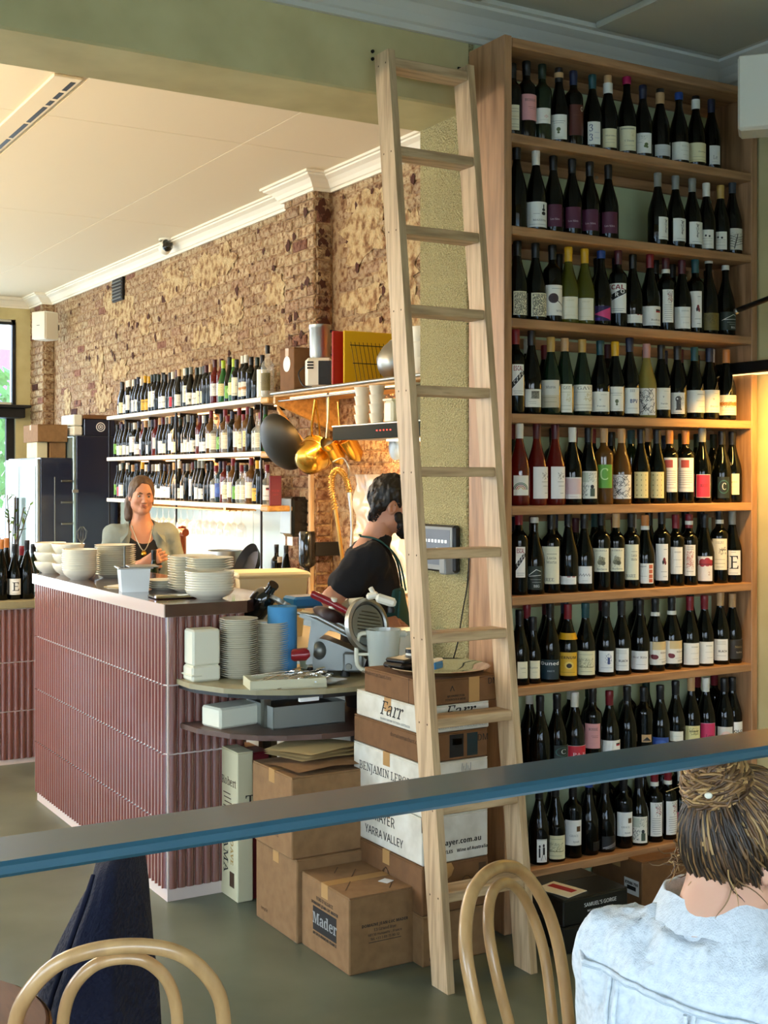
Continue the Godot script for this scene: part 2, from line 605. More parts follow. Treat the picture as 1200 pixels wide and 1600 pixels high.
	for c in [["black", "0d0d10"], ["navy", "121a38"], ["teal", "12464c"], ["dkgreen", "10261c"], ["tan", "c09868"], ["magenta", "a0124a"], ["blue", "1c3f86"], ["white", "e2ded0"], ["whitetop", "d8d6cc"], ["grey", "86867e"], ["gold", "b8934a"], ["slate", "2c3640"], ["yellow", "d8a418"], ["red", "7a1420"], ["maroon", "4a0f1c"], ["pink", "b8867c"], ["orange", "c07a3c"], ["lime", "b8d030"], ["cork", "b08a5c"]]:
		mk("cap_" + c[0], c[1], 0.4)
	# people
	m = mk("skin", "bb8467", 0.5)
	m.subsurf_scatter_enabled = true
	m.subsurf_scatter_strength = 0.1
	m = mk("skin_fair", "d9a384", 0.5)
	m.subsurf_scatter_enabled = true
	m.subsurf_scatter_strength = 0.1
	mk("lip", "a8604e", 0.45)
	mk("eye_white", "b4a89c", 0.2)
	mk("iris", "3a2a1c", 0.15)
	mk("brow", "3a281c", 0.8)
	m = mk("hair_dark", "15100d", 0.5)
	m = mk("hair_brown", "4a3524", 0.55)
	m = mk("hair", "ffffff", 0.45)
	m.vertex_color_use_as_albedo = true
	m = mk("cloth_black", "0b0c12", 0.9)
	bump(m, fine_n, 0.4)
	m = mk("cloth_denim", "7d8782", 0.9)
	bump(m, fine_n, 0.6)
	m = mk("cloth_apron", "2a5a58", 0.9)
	m = mk("linen", "e6ebee", 0.9)
	tri_map(m, noise_tex("weave", 0.05, [[0.0, "d0d4d6"], [0.5, "f2f4f5"], [1.0, "ffffff"]], 256), Vector3(5, 5, 5))
	bump(m, fine_n, 0.5)
	mk("seam_shade", "b8c2c8", 0.8)  # darker linen tone, the painted shadow under the yoke seam
	mk("trousers", "2a2c34", 0.9)

const DESIGNS := {
	"stack": ["e9e0c0;l,20,10,86,8a7a50;l,34,10,86,6a5a40;l,58,8,88,a89050;l,72,10,86,6a5a40;l,96,8,88,8a7a50;l,110,10,86,6a5a40", "cream label with stacked bands"],
	"rosse": ["d99a98;t,ROSSE,52,30,17,2a2020;l,62,40,80,7a4040;l,70,46,80,7a4040;b,,,,c08080", "pink label"],
	"redscr": ["efe8da;s,55,62,22,20,c0392b;l,96,30,80,999080", "white label with red scribble"],
	"emblem": ["f1ecdc;l,34,16,84,555045;l,44,26,76,777060;c,50,76,10,5a6038;c,50,92,6,5a6038;l,116,30,70,b0a890", "white label with small green emblem"],
	"brown": ["5a2a20;c,70,18,10,e8e0d0;c,70,18,6,3a1a16;l,44,20,60,7a4a38", "brown label with white oval"],
	"three": ["eeeade;t,3,26,36,52,26305c;t,3,26,88,52,26305c;l,60,50,84,8890a8;l,90,50,84,8890a8", "white label with blue numerals"],
	"cream1": ["ece2b8;t,Morvena,58,48,13,5a5030;l,72,40,86,8a8060;l,92,30,80,8a8060;l,118,10,86,c0b070", "cream label with script"],
	"cream2": ["e6ddb6;l,12,12,84,333333;l,16,12,84,333333;s,64,34,16,20,b8ad80;t,C Daunt,56,76,13,4a4530;l,100,30,80,9a9070", "cream label with header line"],
	"grape": ["ece8dc;s,24,18,40,24,8a9080;c,62,72,10,5a6a38;c,56,84,8,5a6a38;c,66,88,7,5a6a38;l,60,8,40,8a8878", "white label with leaf emblem"],
	"grey": ["c9ccc8;l,60,20,80,8a9090;l,80,30,70,8a9090", "grey white strip label"],
	"plainw": ["e9e6d6;t,BALD,60,30,12,b0ac98;l,60,40,84,a8a490;l,90,50,84,a8a490", "plain off white label"],
	"cream3": ["eadfae;t,Aurene,62,60,12,6a6038;l,92,20,80,8a8060;l,112,6,90,a09a60;b,,,,b0a060", "cream label with gold border"],
	"script2": ["d9d6cc;t,Le,48,80,34,6a6a68;l,110,20,70,8a8a88", "grey white label with script"],
	"black_emb": ["efeee6;c,66,40,7,111111;c,66,58,9,111111;r,64,14,5,30,111111;t,MAZZINA,52,92,12,444444;l,60,26,50,888888;l,112,10,86,999999", "white label with black hanging emblem"],
	"maroon": ["5c2440;h,4,4,88,120,4c1a34;t,Les Silex,46,84,14,e8d8dc", "maroon label with white script"],
	"vert": ["eeeee6;V,34,14,90,111111;l,112,16,80,888888", "white label with black vertical script"],
	"bird": ["ece8d8;c,34,40,7,222222;c,60,44,7,222222;l,58,12,84,6a6a58;l,74,16,80,a09a80;l,96,14,82,8a8878", "cream landscape label"],
	"branch": ["d8d4c4;s,30,30,56,50,8a8676;B,48,120,60,3a3830", "grey label with dark branches"],
	"maze": ["ece4c4;m,8,8,80,112,14140f", "cream label with black maze"],
	"balloon": ["efebe0;c,36,56,20,3a2a30;L,52,66,90,92,3a2a30;t,WINES,66,108,12,777777;l,16,30,84,888888", "white label with dark balloon"],
	"creamlin": ["eee6cc;l,10,10,86,d8cca0;t,COLLET,50,22,10,b8ac80;l,60,20,76,d8cca0;l,104,20,76,d0c498", "plain cream label"],
	"tri": ["2a1c50;P,4,70,92,10,92,118,d0407a;r,4,100,30,20,4a3090", "violet label with pink triangle"],
	"ciro": ["f2efe6;r,0,4,96,26,f2efe6;T,ESCAL,48,18,26,8a2430;D,1a1a1a,CIRO;l,108,10,86,888888;l,116,16,80,888888", "white label with slanted black band"],
	"wstrip": ["f0ece0;r,62,2,12,10,a02030;r,78,2,12,10,a02030;l,40,20,80,aaa090", "white strip label with red squares"],
	"redsq": ["f0eee6;r,58,22,26,20,b01c28;r,58,22,26,10,1a1a1a;t,Robur,60,90,15,444444;l,110,30,80,aaaaaa", "white label with red black square"],
	"treep": ["efede4;s,40,8,46,44,3a2026;s,46,16,34,30,a03038;l,60,20,80,8a8880;l,68,16,80,8a8880;l,76,16,80,8a8880;l,84,18,80,8a8880;l,92,16,80,8a8880;l,100,20,76,8a8880;l,108,18,80,8a8880;l,116,24,76,8a8880", "tall white label with tree print"],
	"white1": ["f0eee4;l,22,44,84,8a8a80;l,26,44,84,8a8a80;l,60,40,86,a0a098;l,92,50,86,a0a098", "white label with grey lines"],
	"blob": ["f0eee6;l,20,60,84,8a8a80;c,64,58,10,7a1c24;c,56,64,7,1a1a1a;c,72,66,7,7a1c24;l,96,40,84,8a8a80;l,112,56,84,8a8a80", "tall white label with red blot"],
	"olive": ["6a5e2c;s,10,10,76,70,3a3618;l,104,16,80,4a4420", "olive brown label"],
	"dkscr": ["1c2a22;L,10,60,60,20,f0f0ea;L,60,20,84,30,f0f0ea;L,20,56,84,50,f0f0ea;l,72,30,84,c0c8c0;l,86,40,84,c0c8c0;t,BIG,62,108,18,f0f0ea", "dark label with white drawing"],
	"sqart": ["efeadb;r,34,14,46,54,8a8878;s,36,16,40,48,1a1a1a;l,88,20,60,8a8878;l,100,24,60,8a8878", "white label with square black print"],
	"wgrey": ["dad4c4;r,0,70,96,58,cfc2a4;l,80,10,80,8a7a58;l,100,16,80,8a7a58;t,Muros,50,34,16,4a4438", "pale grey and tan label"],
	"gavi": ["f0ebd8;t,GAVI,56,18,20,5a5644;l,36,14,84,b0a888;s,54,44,26,36,b8a050;l,96,14,84,a8a080;l,112,14,84,a8a080", "cream label with gold crest"],
	"bluebl": ["eceade;t,IIIII,48,16,16,3a4048;T,BPV,56,66,26,2a4070;l,100,20,80,8a8a80", "white label with blue block"],
	"crackle": ["efeadf;K,2,2,92,124,1a1816", "white label with crackle drawing"],
	"smallt": ["f0ecdc;l,20,50,80,a8a490;t,v,48,52,16,4a4840;t,Parole,52,92,13,5a5648;l,112,30,70,b8b4a0", "white label with small script"],
	"dog": ["efe9dc;c,52,40,18,4a4642;r,40,52,28,46,4a4642;c,46,38,5,efe9dc;r,36,96,36,8,4a4642;s,60,20,26,50,8a8680;l,118,20,76,888888", "white label with dog drawing"],
	"land": ["efe6d0;r,4,46,88,22,c8843a;s,4,40,88,40,7a4a1c;l,22,40,84,a09070;l,96,20,80,a09070;l,110,30,70,a09070", "cream label with orange landscape"],
	"rainbow": ["f0eddf;A,44,90,44,2e6a48;A,44,90,36,1a1a1a;A,44,90,26,b03a30;A,44,90,16,c8a040", "white label with rainbow arcs"],
	"penta": ["efece6;s,44,28,40,20,3a3230;l,60,40,84,8a8680;l,76,46,84,8a8680;l,104,56,80,8a8680", "tall white label with round drawing"],
	"pinkh": ["f0e8e0;h,6,8,84,92,c0566a;l,114,30,70,b09090", "white label with pink hatching"],
	"figures": ["efecdc;r,8,8,40,44,c8ccb4;s,50,10,40,40,7a806a;c,66,72,9,20242a;r,56,80,24,36,4a5a4a;s,8,60,40,56,3a4038", "white comic drawing label"],
	"greenc": ["6aa83c;t,C,46,52,84,c8e49c;b,,,,88c058", "bright green label"],
	"dots": ["e8d898;G,12,14,6a5a20", "cream label with letter grid"],
	"redhead": ["f0ece6;r,26,10,40,28,b04a3c;l,50,14,84,8a8680;l,58,14,84,8a8680;l,66,14,84,8a8680;l,74,14,84,8a8680;l,82,14,84,8a8680;l,90,14,84,8a8680;l,98,14,70,8a8680;l,110,14,84,8a8680", "tall white label with red square"],
	"pinkred": ["d0304c;t,RIOT,52,62,20,3a0c16;b,,,,f0e0e0", "red pink label"],
	"circ": ["10201f;c,48,60,40,2a5a54;c,48,60,34,10201f;t,C,50,58,54,c8d0cc", "dark label with teal circle"],
	"creamp": ["ede6c4;t,Lyrica,52,50,16,5a5238;l,80,40,76,a09870", "small cream label"],
	"maree": ["eeeacb;l,26,50,84,8a8668;t,Lucia,66,40,12,6a6648;t,Maria,66,54,12,6a6648;t,MAREE,48,112,15,4a4838", "tall plain cream label"],
	"whitered": ["f0ede6;r,60,4,12,12,a02030;r,78,4,12,12,a02030;l,60,40,84,8a8680;l,84,20,80,8a8680", "white strip label with red squares"],
	"sig": ["efeee8;S,8,50,80,30,3a3a40;l,104,40,70,8a8a88", "white label with signature"],
	"shell": ["ede8cb;t,LA CRIOLA,50,14,12,5a563e;c,54,64,18,b0a884;c,46,76,14,8a8464;c,62,80,12,6a6648;s,40,44,30,50,3a382a;t,Barbera,56,112,14,5a563e", "cream label with shell"],
	"redcol": ["efede2;r,66,10,22,24,c8684c;r,66,40,22,24,c8684c;r,66,70,22,24,c8684c;r,66,98,22,22,c8684c;t,il legato,30,20,12,5a5648;l,80,8,56,8a8678", "white label with red column"],
	"redprint": ["efece4;l,10,20,76,2a2a2a;l,18,20,76,2a2a2a;s,18,28,60,68,a83a24;s,26,34,44,54,c05030;l,108,20,76,6a6660", "white label with red woodcut"],
	"lips": ["ede8e2;c,30,34,20,a8323c;c,60,30,22,a8323c;c,84,34,16,a8323c;r,4,40,90,4,5a1018;t,2,72,88,24,8a4a4a", "white label with red lips"],
	"tower": ["ece5cc;t,I OLIVI,48,18,13,6a624a;s,44,36,46,30,5a5442;r,50,44,36,4,5a5442;l,84,20,80,a09878;l,100,20,80,a09878;l,114,30,70,a09878", "tall cream label with buildings"],
	"bigE": ["efefe8;t,E,54,62,92,141414;l,116,26,76,444444;l,10,36,64,444444", "white label with large black E"],
	"dune": ["18323a;T,Duned,48,26,30,f0f0ea;t,BRUT,52,74,14,b8c4c4", "dark teal label with white lettering"],
	"yellow": ["e0b030;T,FERNUM,48,30,20,3a2a10;c,54,70,20,e8c860;c,54,72,12,2a2018;l,106,14,84,8a6a20;b,,,,b88a20", "yellow label"],
	"castle": ["e4deb4;s,10,40,76,50,7a7a50;r,12,84,72,3,7a7a50;l,20,16,80,8a8660;l,108,20,76,8a8660", "cream label with landscape engraving"],
	"bluefig": ["eeeee8;s,44,20,36,56,3a4878;r,56,40,14,40,3a4878;l,100,16,84,8a90a0", "white label with blue figure"],
	"engr": ["eeece2;l,14,20,80,9a968a;l,22,20,80,9a968a;l,30,20,80,9a968a;T,BLACH,60,72,17,2a2a2a;l,98,26,80,8a8678", "white label with engraved heading"],
	"script3": ["efede6;t,Nor Rita,48,44,20,5a4a4a;l,92,30,80,8a8680", "white label with handwriting"],
	"tanred": ["eae6da;r,18,0,78,46,d8c08c;c,26,84,13,6a1420;c,20,78,8,6a1420;t,Ribera,66,62,13,5a4a40;l,96,40,84,9a9488;t,1977,66,112,14,3a3a38", "white and tan label with red blot"],
	"darkl": ["2a241e;t,Nera,56,50,18,b8a068;t,Selva,60,84,14,d8d0b8", "black brown label with gold lettering"],
	"parp": ["c8283a;t,PA R,52,56,26,f4e8e8;b,,,,f0e6e6", "red label with white letters"],
	"whband": ["ecead8;l,60,24,80,8a8870", "narrow cream strip label"],
	"tanemb": ["c8a070;P,10,100,48,40,86,100,1a1410;r,10,104,76,8,1a1410", "small tan label with black hill"],
	"blue": ["2a4a94;c,48,64,30,3a62b4", "blue label"],
	"maur": ["e0d898;s,40,14,44,40,5a5a30;r,40,30,44,5,5a5a30;T,Maur,48,100,36,2a2c22", "cream label with castle drawing"],
	"pinkh2": ["cc3060;t,Lou,56,84,26,3a0c20;b,,,,e8b0c0", "hot pink label"],
	"ovalg": ["dcd8cc;c,52,60,26,e8c8b8;l,100,20,76,8a8680", "grey white label with oval"],
	"colos": ["f0f0ea;T,COLOS,56,62,22,1a1a1a;l,90,20,76,8a8a88", "white label with bold black word"],
	"dance": ["eeeee6;l,6,8,88,1a1a1a;c,26,40,8,111111;r,18,50,14,50,111111;c,62,36,9,111111;r,54,46,20,40,111111;L,54,86,40,116,111111;L,70,86,84,116,111111", "white label with black dancing figures"],
	"brsq": ["efeee6;r,64,32,22,26,5a3c1c;t,GRACE,50,78,14,8a8a88;t,Syrah,62,108,12,5a5a58", "white label with brown square"],
	"dotw": ["0c0f12;c,84,30,9,f0f0ea;c,84,30,5,0c0f12", "black label with white ring"],
	"swoosh": ["0c0d10;L,8,110,90,60,c8c8c8;L,8,116,90,76,c8c8c8;L,20,118,90,92,c8c8c8", "black label with white swoosh"],
}
# shelf, x, height, shape, glass, capsule, label angle, half width, bottom, top, design[, neck label bottom, top, colour]
const RACK := [
	[1, 2.884, 0.285, "bx", "dk", "black", 15, 28, 0.022, 0.117, "stack"],
	[1, 2.95, 0.304, "bx", "dk", "black", 22, 65, 0.069, 0.168, "rosse"],
	[1, 3.025, 0.299, "bx", "gr", "dkgreen", 7, 49, 0.067, 0.126, "redscr"],
	[1, 3.106, 0.298, "bg", "dk", "black", -4, 52, 0.017, 0.112, "emblem", 0.261, 0.281, "tan"],
	[1, 3.178, 0.3, "bx", "dk", "navy", 32, 55, 0.043, 0.162, "brown"],
	[1, 3.273, 0.296, "bg", "dk", "teal", 11, 37, 0.019, 0.108, "three"],
	[1, 3.352, 0.312, "bg", "dk", "tan", 6, 49, 0.017, 0.092, "cream1", 0.238, 0.28, "white"],
	[1, 3.45, 0.317, "bg", "dk", "magenta", 8, 52, 0.018, 0.115, "cream2"],
	[1, 3.535, 0.301, "bg", "dk", "navy", 5, 50, 0.019, 0.1, "grape"],
	[1, 3.628, 0.304, "bg", "dk", "black", 41, 71, 0.02, 0.066, "grey", 0.238, 0.284, "tan"],
	[1, 3.731, 0.301, "bg", "dk", "blue", 23, 65, 0.017, 0.09, "plainw"],
	[1, 3.825, 0.304, "bg", "dk", "black", 24, 65, 0.02, 0.1, "cream3", 0.246, 0.286, "white"],
	[1, 3.914, 0.304, "bg", "dk", "navy", 24, 34, 0.021, 0.099, "script2"],
	[2, 2.904, 0.319, "bg", "dk", "black", 0, 0, 0, 0, ""],
	[2, 2.995, 0.308, "bg", "dk", "white", 19, 68, 0.013, 0.109, "black_emb"],
	[2, 3.079, 0.303, "bg", "dk", "black", 12, 41, 0.023, 0.108, "maroon"],
	[2, 3.171, 0.303, "bg", "dk", "black", 9, 45, 0.026, 0.108, "maroon"],
	[2, 3.259, 0.304, "bg", "dk", "black", 7, 47, 0.025, 0.108, "maroon"],
	[2, 3.354, 0.304, "bg", "dk", "black", 11, 47, 0.024, 0.108, "maroon"],
	[2, 3.615, 0.301, "bg", "dk", "grey", 59, 53, 0.025, 0.116, "vert"],
	[2, 3.712, 0.303, "bg", "dk", "grey", 50, 62, 0.027, 0.12, "vert"],
	[2, 3.805, 0.301, "bg", "dk", "grey", 39, 54, 0.023, 0.115, "vert"],
	[2, 3.885, 0.293, "bg", "dk", "white", 9, 37, 0.012, 0.09, "bird"],
	[2, 3.967, 0.294, "bg", "dk", "gold", -2, 41, 0.015, 0.09, "bird"],
	[2, 4.056, 0.32, "bg", "dk", "slate", 13, 99, 0.021, 0.111, "branch"],
	[3, 2.907, 0.3, "bg", "dk", "black", 18, 38, 0.018, 0.107, "maze"],
	[3, 2.993, 0.299, "bg", "dk", "black", 40, 62, 0.018, 0.107, "maze"],
	[3, 3.074, 0.302, "bx", "dk", "black", 26, 70, 0.027, 0.144, "balloon"],
	[3, 3.153, 0.302, "bg", "olive", "yellow", 10, 50, 0.018, 0.104, "creamlin"],
	[3, 3.234, 0.3, "bg", "olive", "yellow", 6, 49, 0.018, 0.104, "creamlin"],
	[3, 3.318, 0.298, "bg", "dk", "blue", 10, 52, 0.021, 0.08, "tri"],
	[3, 3.405, 0.31, "bx", "dk", "maroon", -28, 84, 0.058, 0.176, "ciro"],
	[3, 3.482, 0.297, "bg", "dk", "black", 7, 56, 0.023, 0.057, "wstrip"],
	[3, 3.573, 0.305, "bg", "dk", "red", 21, 69, 0.018, 0.096, "redsq"],
	[3, 3.659, 0.3, "bx", "dk", "maroon", 17, 36, 0.036, 0.17, "treep", 0.239, 0.256, "white"],
	[3, 3.748, 0.303, "bg", "dk", "maroon", 2, 53, 0.016, 0.105, "white1"],
	[3, 3.822, 0.31, "bx", "dk", "teal", 5, 39, 0.025, 0.175, "blob"],
	[3, 3.899, 0.319, "bg", "dk", "whitetop", 25, 62, 0.018, 0.09, "olive"],
	[3, 3.996, 0.297, "bg", "dk", "whitetop", 35, 66, 0.024, 0.101, "dkscr"],
	[4, 2.899, 0.319, "bx", "dk", "red", 17, 36, 0.07, 0.187, "ciro"],
	[4, 2.974, 0.315, "bg", "dk", "black", 14, 46, 0.028, 0.096, "sqart"],
	[4, 3.067, 0.301, "bg", "gr", "gold", -3, 52, 0.029, 0.134, "wgrey"],
	[4, 3.135, 0.302, "rl", "gr", "tan", 6, 41, 0.012, 0.121, "gavi"],
	[4, 3.221, 0.302, "rl", "gr", "gold", 6, 95, 0.02, 0.122, "gavi"],
	[4, 3.313, 0.303, "bg", "dk", "teal", 1, 56, 0.02, 0.098, "smallt"],
	[4, 3.389, 0.303, "bg", "dk", "yellow", 8, 44, 0.024, 0.12, "emblem"],
	[4, 3.465, 0.315, "bg", "dk", "navy", 17, 46, 0.016, 0.118, "bluebl"],
	[4, 3.555, 0.301, "bg", "straw", "pink", 6, 51, 0.012, 0.12, "crackle"],
	[4, 3.634, 0.302, "bg", "dk", "black", 14, 48, 0.036, 0.124, "smallt"],
	[4, 3.723, 0.302, "bg", "dk", "black", 2, 43, 0.021, 0.108, "dog"],
	[4, 3.818, 0.302, "bg", "dk", "teal", 23, 67, 0.029, 0.121, "white1"],
	[4, 3.903, 0.303, "bg", "dk", "navy", 27, 61, 0.031, 0.125, "smallt"],
	[4, 4.0, 0.304, "bg", "dk", "orange", 18, 71, 0.023, 0.107, "land"],
	[5, 2.917, 0.309, "bg", "rose", "white", 11, 43, 0.039, 0.114, "rainbow"],
	[5, 3.0, 0.307, "bg", "rose", "maroon", 37, 56, 0.026, 0.147, "penta"],
	[5, 3.088, 0.306, "bg", "rose", "maroon", 21, 43, 0.025, 0.148, "penta"],
	[5, 3.173, 0.299, "bg", "dk", "white", 5, 51, 0.024, 0.107, "pinkh"],
	[5, 3.254, 0.3, "bg", "dk", "black", 0, 51, 0.024, 0.131, "figures"],
	[5, 3.332, 0.299, "bx", "amber", "tan", 3, 51, 0.065, 0.157, "greenc"],
	[5, 3.423, 0.299, "bg", "amber", "tan", 1, 62, 0.022, 0.117, "crackle"],
	[5, 3.525, 0.299, "bg", "dk", "black", 3, 41, 0.024, 0.129, "dots"],
	[5, 3.611, 0.299, "bg", "dk", "black", 3, 39, 0.023, 0.129, "dots"],
	[5, 3.679, 0.304, "bx", "dk", "orange", -1, 56, 0.047, 0.187, "redhead"],
	[5, 3.768, 0.304, "bx", "dk", "orange", 0, 58, 0.047, 0.187, "redhead"],
	[5, 3.862, 0.305, "bg", "dk", "grey", 8, 43, 0.023, 0.119, "pinkred"],
	[5, 3.976, 0.301, "bg", "dk", "black", 10, 36, 0.02, 0.109, "circ"],
	[5, 4.059, 0.301, "bg", "dk", "black", 5, 38, 0.034, 0.122, "creamp"],
	[6, 2.914, 0.318, "bx", "dk", "red", 11, 28, 0.067, 0.182, "ciro"],
	[6, 2.988, 0.294, "bg", "dk", "whitetop", -3, 49, 0.018, 0.107, "dkscr"],
	[6, 3.069, 0.3, "bx", "dk", "black", -30, 82, 0.036, 0.179, "maree"],
	[6, 3.153, 0.305, "bg", "dk", "black", -25, 71, 0.031, 0.062, "whitered"],
	[6, 3.232, 0.298, "bg", "dk", "black", -3, 48, 0.031, 0.098, "sig"],
	[6, 3.319, 0.305, "bx", "dk", "black", -6, 53, 0.073, 0.165, "shell"],
	[6, 3.394, 0.302, "bx", "dk", "tan", 0, 55, 0.072, 0.164, "shell"],
	[6, 3.474, 0.301, "bx", "dk", "black", -2, 51, 0.035, 0.176, "maree"],
	[6, 3.547, 0.293, "bg", "dk", "orange", 3, 49, 0.018, 0.098, "redcol", 0.232, 0.248, "white"],
	[6, 3.637, 0.31, "bx", "dk", "black", 2, 39, 0.026, 0.174, "blob"],
	[6, 3.714, 0.291, "bx", "dk", "red", -5, 50, 0.049, 0.159, "white1"],
	[6, 3.788, 0.292, "bx", "dk", "red", 7, 35, 0.039, 0.166, "redprint", 0.248, 0.264, "white"],
	[6, 3.876, 0.292, "bg", "dk", "black", 4, 44, 0.014, 0.116, "lips"],
	[6, 3.961, 0.307, "bx", "dk", "black", 2, 51, 0.057, 0.187, "tower", 0.249, 0.266, "white"],
	[6, 4.056, 0.301, "bg", "dk", "grey", 5, 48, 0.033, 0.136, "bigE"],
	[7, 2.918, 0.283, "bg", "dk", "black", 17, 28, 0.027, 0.09, "creamp"],
	[7, 2.98, 0.246, "sm", "dk", "black", 6, 45, 0.021, 0.088, "creamp"],
	[7, 3.063, 0.298, "bg", "dk", "black", 1, 52, 0.012, 0.087, "dune"],
	[7, 3.15, 0.292, "bg", "dk", "red", 0, 57, 0.018, 0.109, "yellow", 0.157, 0.182, "yellow"],
	[7, 3.238, 0.293, "bg", "dk", "teal", 6, 55, 0.015, 0.108, "castle"],
	[7, 3.342, 0.288, "bg", "dk", "black", 2, 43, 0.018, 0.101, "bluefig"],
	[7, 3.423, 0.288, "bg", "dk", "black", -2, 45, 0.018, 0.106, "engr"],
	[7, 3.52, 0.291, "bg", "dk", "black", -1, 50, 0.015, 0.088, "script3"],
	[7, 3.602, 0.291, "bg", "dk", "black", 33, 76, 0.027, 0.12, "tanred", 0.221, 0.237, "white"],
	[7, 3.691, 0.291, "bg", "dk", "black", 32, 66, 0.026, 0.118, "tanred", 0.222, 0.238, "white"],
	[7, 3.792, 0.294, "bg", "dk", "red", 14, 50, 0.013, 0.102, "white1"],
	[7, 3.875, 0.294, "bg", "dk", "red", 13, 47, 0.012, 0.102, "white1"],
	[7, 3.966, 0.297, "bg", "dk", "tan", 3, 44, 0.018, 0.107, "engr"],
	[7, 4.05, 0.289, "bg", "dk", "tan", 30, 58, 0.02, 0.101, "darkl"],
	[8, 3.015, 0.292, "bg", "dk", "black", 0, 0, 0, 0, ""],
	[8, 3.097, 0.292, "bg", "dk", "black", 36, 51, 0.045, 0.1, "circ"],
	[8, 3.184, 0.292, "bg", "dk", "white", 24, 64, 0.013, 0.089, "parp"],
	[8, 3.274, 0.303, "bx", "dk", "black", 0, 50, 0.068, 0.165, "rosse"],
	[8, 3.36, 0.285, "bg", "dk", "red", 26, 64, 0.023, 0.091, "redsq"],
	[8, 3.452, 0.287, "bg", "dk", "black", 0, 0, 0, 0, ""],
	[8, 3.54, 0.285, "bx", "dk", "black", 20, 32, 0.065, 0.095, "tanemb"],
	[8, 3.629, 0.281, "bg", "dk", "black", 3, 50, 0.032, 0.075, "blue"],
	[8, 3.713, 0.286, "bg", "dk", "black", 1, 46, 0.051, 0.091, "whband"],
	[8, 3.799, 0.303, "bg", "dk", "tan", 1, 58, 0.018, 0.105, "maur"],
	[8, 3.883, 0.292, "bg", "dk", "white", 15, 47, 0.029, 0.108, "pinkh2"],
	[8, 3.988, 0.284, "bg", "dk", "black", 8, 48, 0.012, 0.082, "ovalg"],
	[8, 4.069, 0.282, "bg", "dk", "black", 28, 67, 0.017, 0.098, "colos"],
	[9, 3.011, 0.299, "bg", "dk", "black", 16, 28, 0.012, 0.099, "dance"],
	[9, 3.089, 0.301, "bg", "dk", "black", 3, 58, 0.012, 0.102, "castle"],
	[9, 3.175, 0.291, "bx", "dk", "black", 5, 53, 0.051, 0.148, "brsq"],
	[9, 3.254, 0.287, "bg", "dk", "blue", 69, 43, 0.018, 0.053, "dotw"],
	[9, 3.337, 0.283, "bg", "dk", "black", 38, 54, 0.012, 0.064, "swoosh"],
	[9, 3.434, 0.277, "bx", "dk", "black", 10, 52, 0.049, 0.144, "brsq"],
	[9, 3.513, 0.283, "bg", "dk", "black", 6, 48, 0.012, 0.117, "figures"],
	[9, 3.597, 0.285, "bx", "dk", "red", 15, 39, 0.026, 0.162, "treep", 0.223, 0.24, "white"],
	[9, 3.67, 0.283, "bx", "dk", "red", 42, 51, 0.022, 0.158, "treep", 0.221, 0.237, "white"],
	[9, 3.744, 0.277, "bg", "dk", "white", 7, 36, 0.031, 0.104, "pinkh2"],
	[9, 3.815, 0.275, "bg", "dk", "black", 8, 35, 0.033, 0.095, "white1"],
]

# ---------- bottle labels: one sheet of small designs ----------
var sheet: Image
var glyph_cache := {}
const TW := 192
const TH := 256
func put_text(ox: int, oy: int, s: String, cx: float, cy: float, size: float, col: Color, bold: bool) -> void:
	var ts := TextServerManager.get_primary_interface()
	var key := "%s%d" % [bold, int(size)]
	if not glyph_cache.has(key):
		var f := SystemFont.new()
		f.font_names = PackedStringArray(["Droid Sans" if bold else "Droid Serif"])
		if bold: f.font_weight = 700
		var rid0: RID = f.get_rids()[0]
		ts.font_render_range(rid0, Vector2i(int(size), 0), 32, 126)
		glyph_cache[key] = [f, rid0, []]
		for i in ts.font_get_texture_count(rid0, Vector2i(int(size), 0)):
			glyph_cache[key][2].append(ts.font_get_texture_image(rid0, Vector2i(int(size), 0), i))
	var rid: RID = glyph_cache[key][1]
	var sz := Vector2i(int(size), 0)
	var wide := 0.0
	for ch in s:
		wide += ts.font_get_glyph_advance(rid, int(size), ts.font_get_glyph_index(rid, int(size), ch.unicode_at(0), 0)).x
	var x := cx - wide / 2.0
	for ch in s:
		var g := ts.font_get_glyph_index(rid, int(size), ch.unicode_at(0), 0)
		var r := ts.font_get_glyph_uv_rect(rid, sz, g)
		var of := ts.font_get_glyph_offset(rid, sz, g)
		var ti := ts.font_get_glyph_texture_idx(rid, sz, g)
		if ti >= 0 and r.size.x > 1:
			var im: Image = glyph_cache[key][2][ti]
			for yy in int(r.size.y):
				for xx in int(r.size.x):
					var a := im.get_pixel(int(r.position.x) + xx, int(r.position.y) + yy).a
					if a > 0.05: dot(ox, oy, int(x + of.x) + xx, int(cy + size * 0.36 + of.y) + yy, col, a)
		x += ts.font_get_glyph_advance(rid, int(size), g).x
func dot(ox: int, oy: int, x: int, y: int, col: Color, a := 1.0) -> void:
	if x < 0 or y < 0 or x >= TW or y >= TH: return
	if a >= 0.99: sheet.set_pixel(ox + x, oy + y, col)
	else: sheet.set_pixel(ox + x, oy + y, sheet.get_pixel(ox + x, oy + y).lerp(col, a))
func blot(ox: int, oy: int, x: float, y: float, w: float, h: float, col: Color) -> void:
	var r := Rect2i(int(x), int(y), maxi(1, int(w)), maxi(1, int(h))).intersection(Rect2i(0, 0, TW, TH))
	if r.size.x > 0 and r.size.y > 0:
		sheet.fill_rect(Rect2i(r.position + Vector2i(ox, oy), r.size), col)
func disc(ox: int, oy: int, x: float, y: float, r: float, col: Color, inner := 0.0, upper := false) -> void:
	for yy in range(int(y - r), int(y + r) + 1):
		for xx in range(int(x - r), int(x + r) + 1):
			var q := Vector2(xx - x, yy - y).length()
			if q <= r and q >= inner and not (upper and yy > y): dot(ox, oy, xx, yy, col)
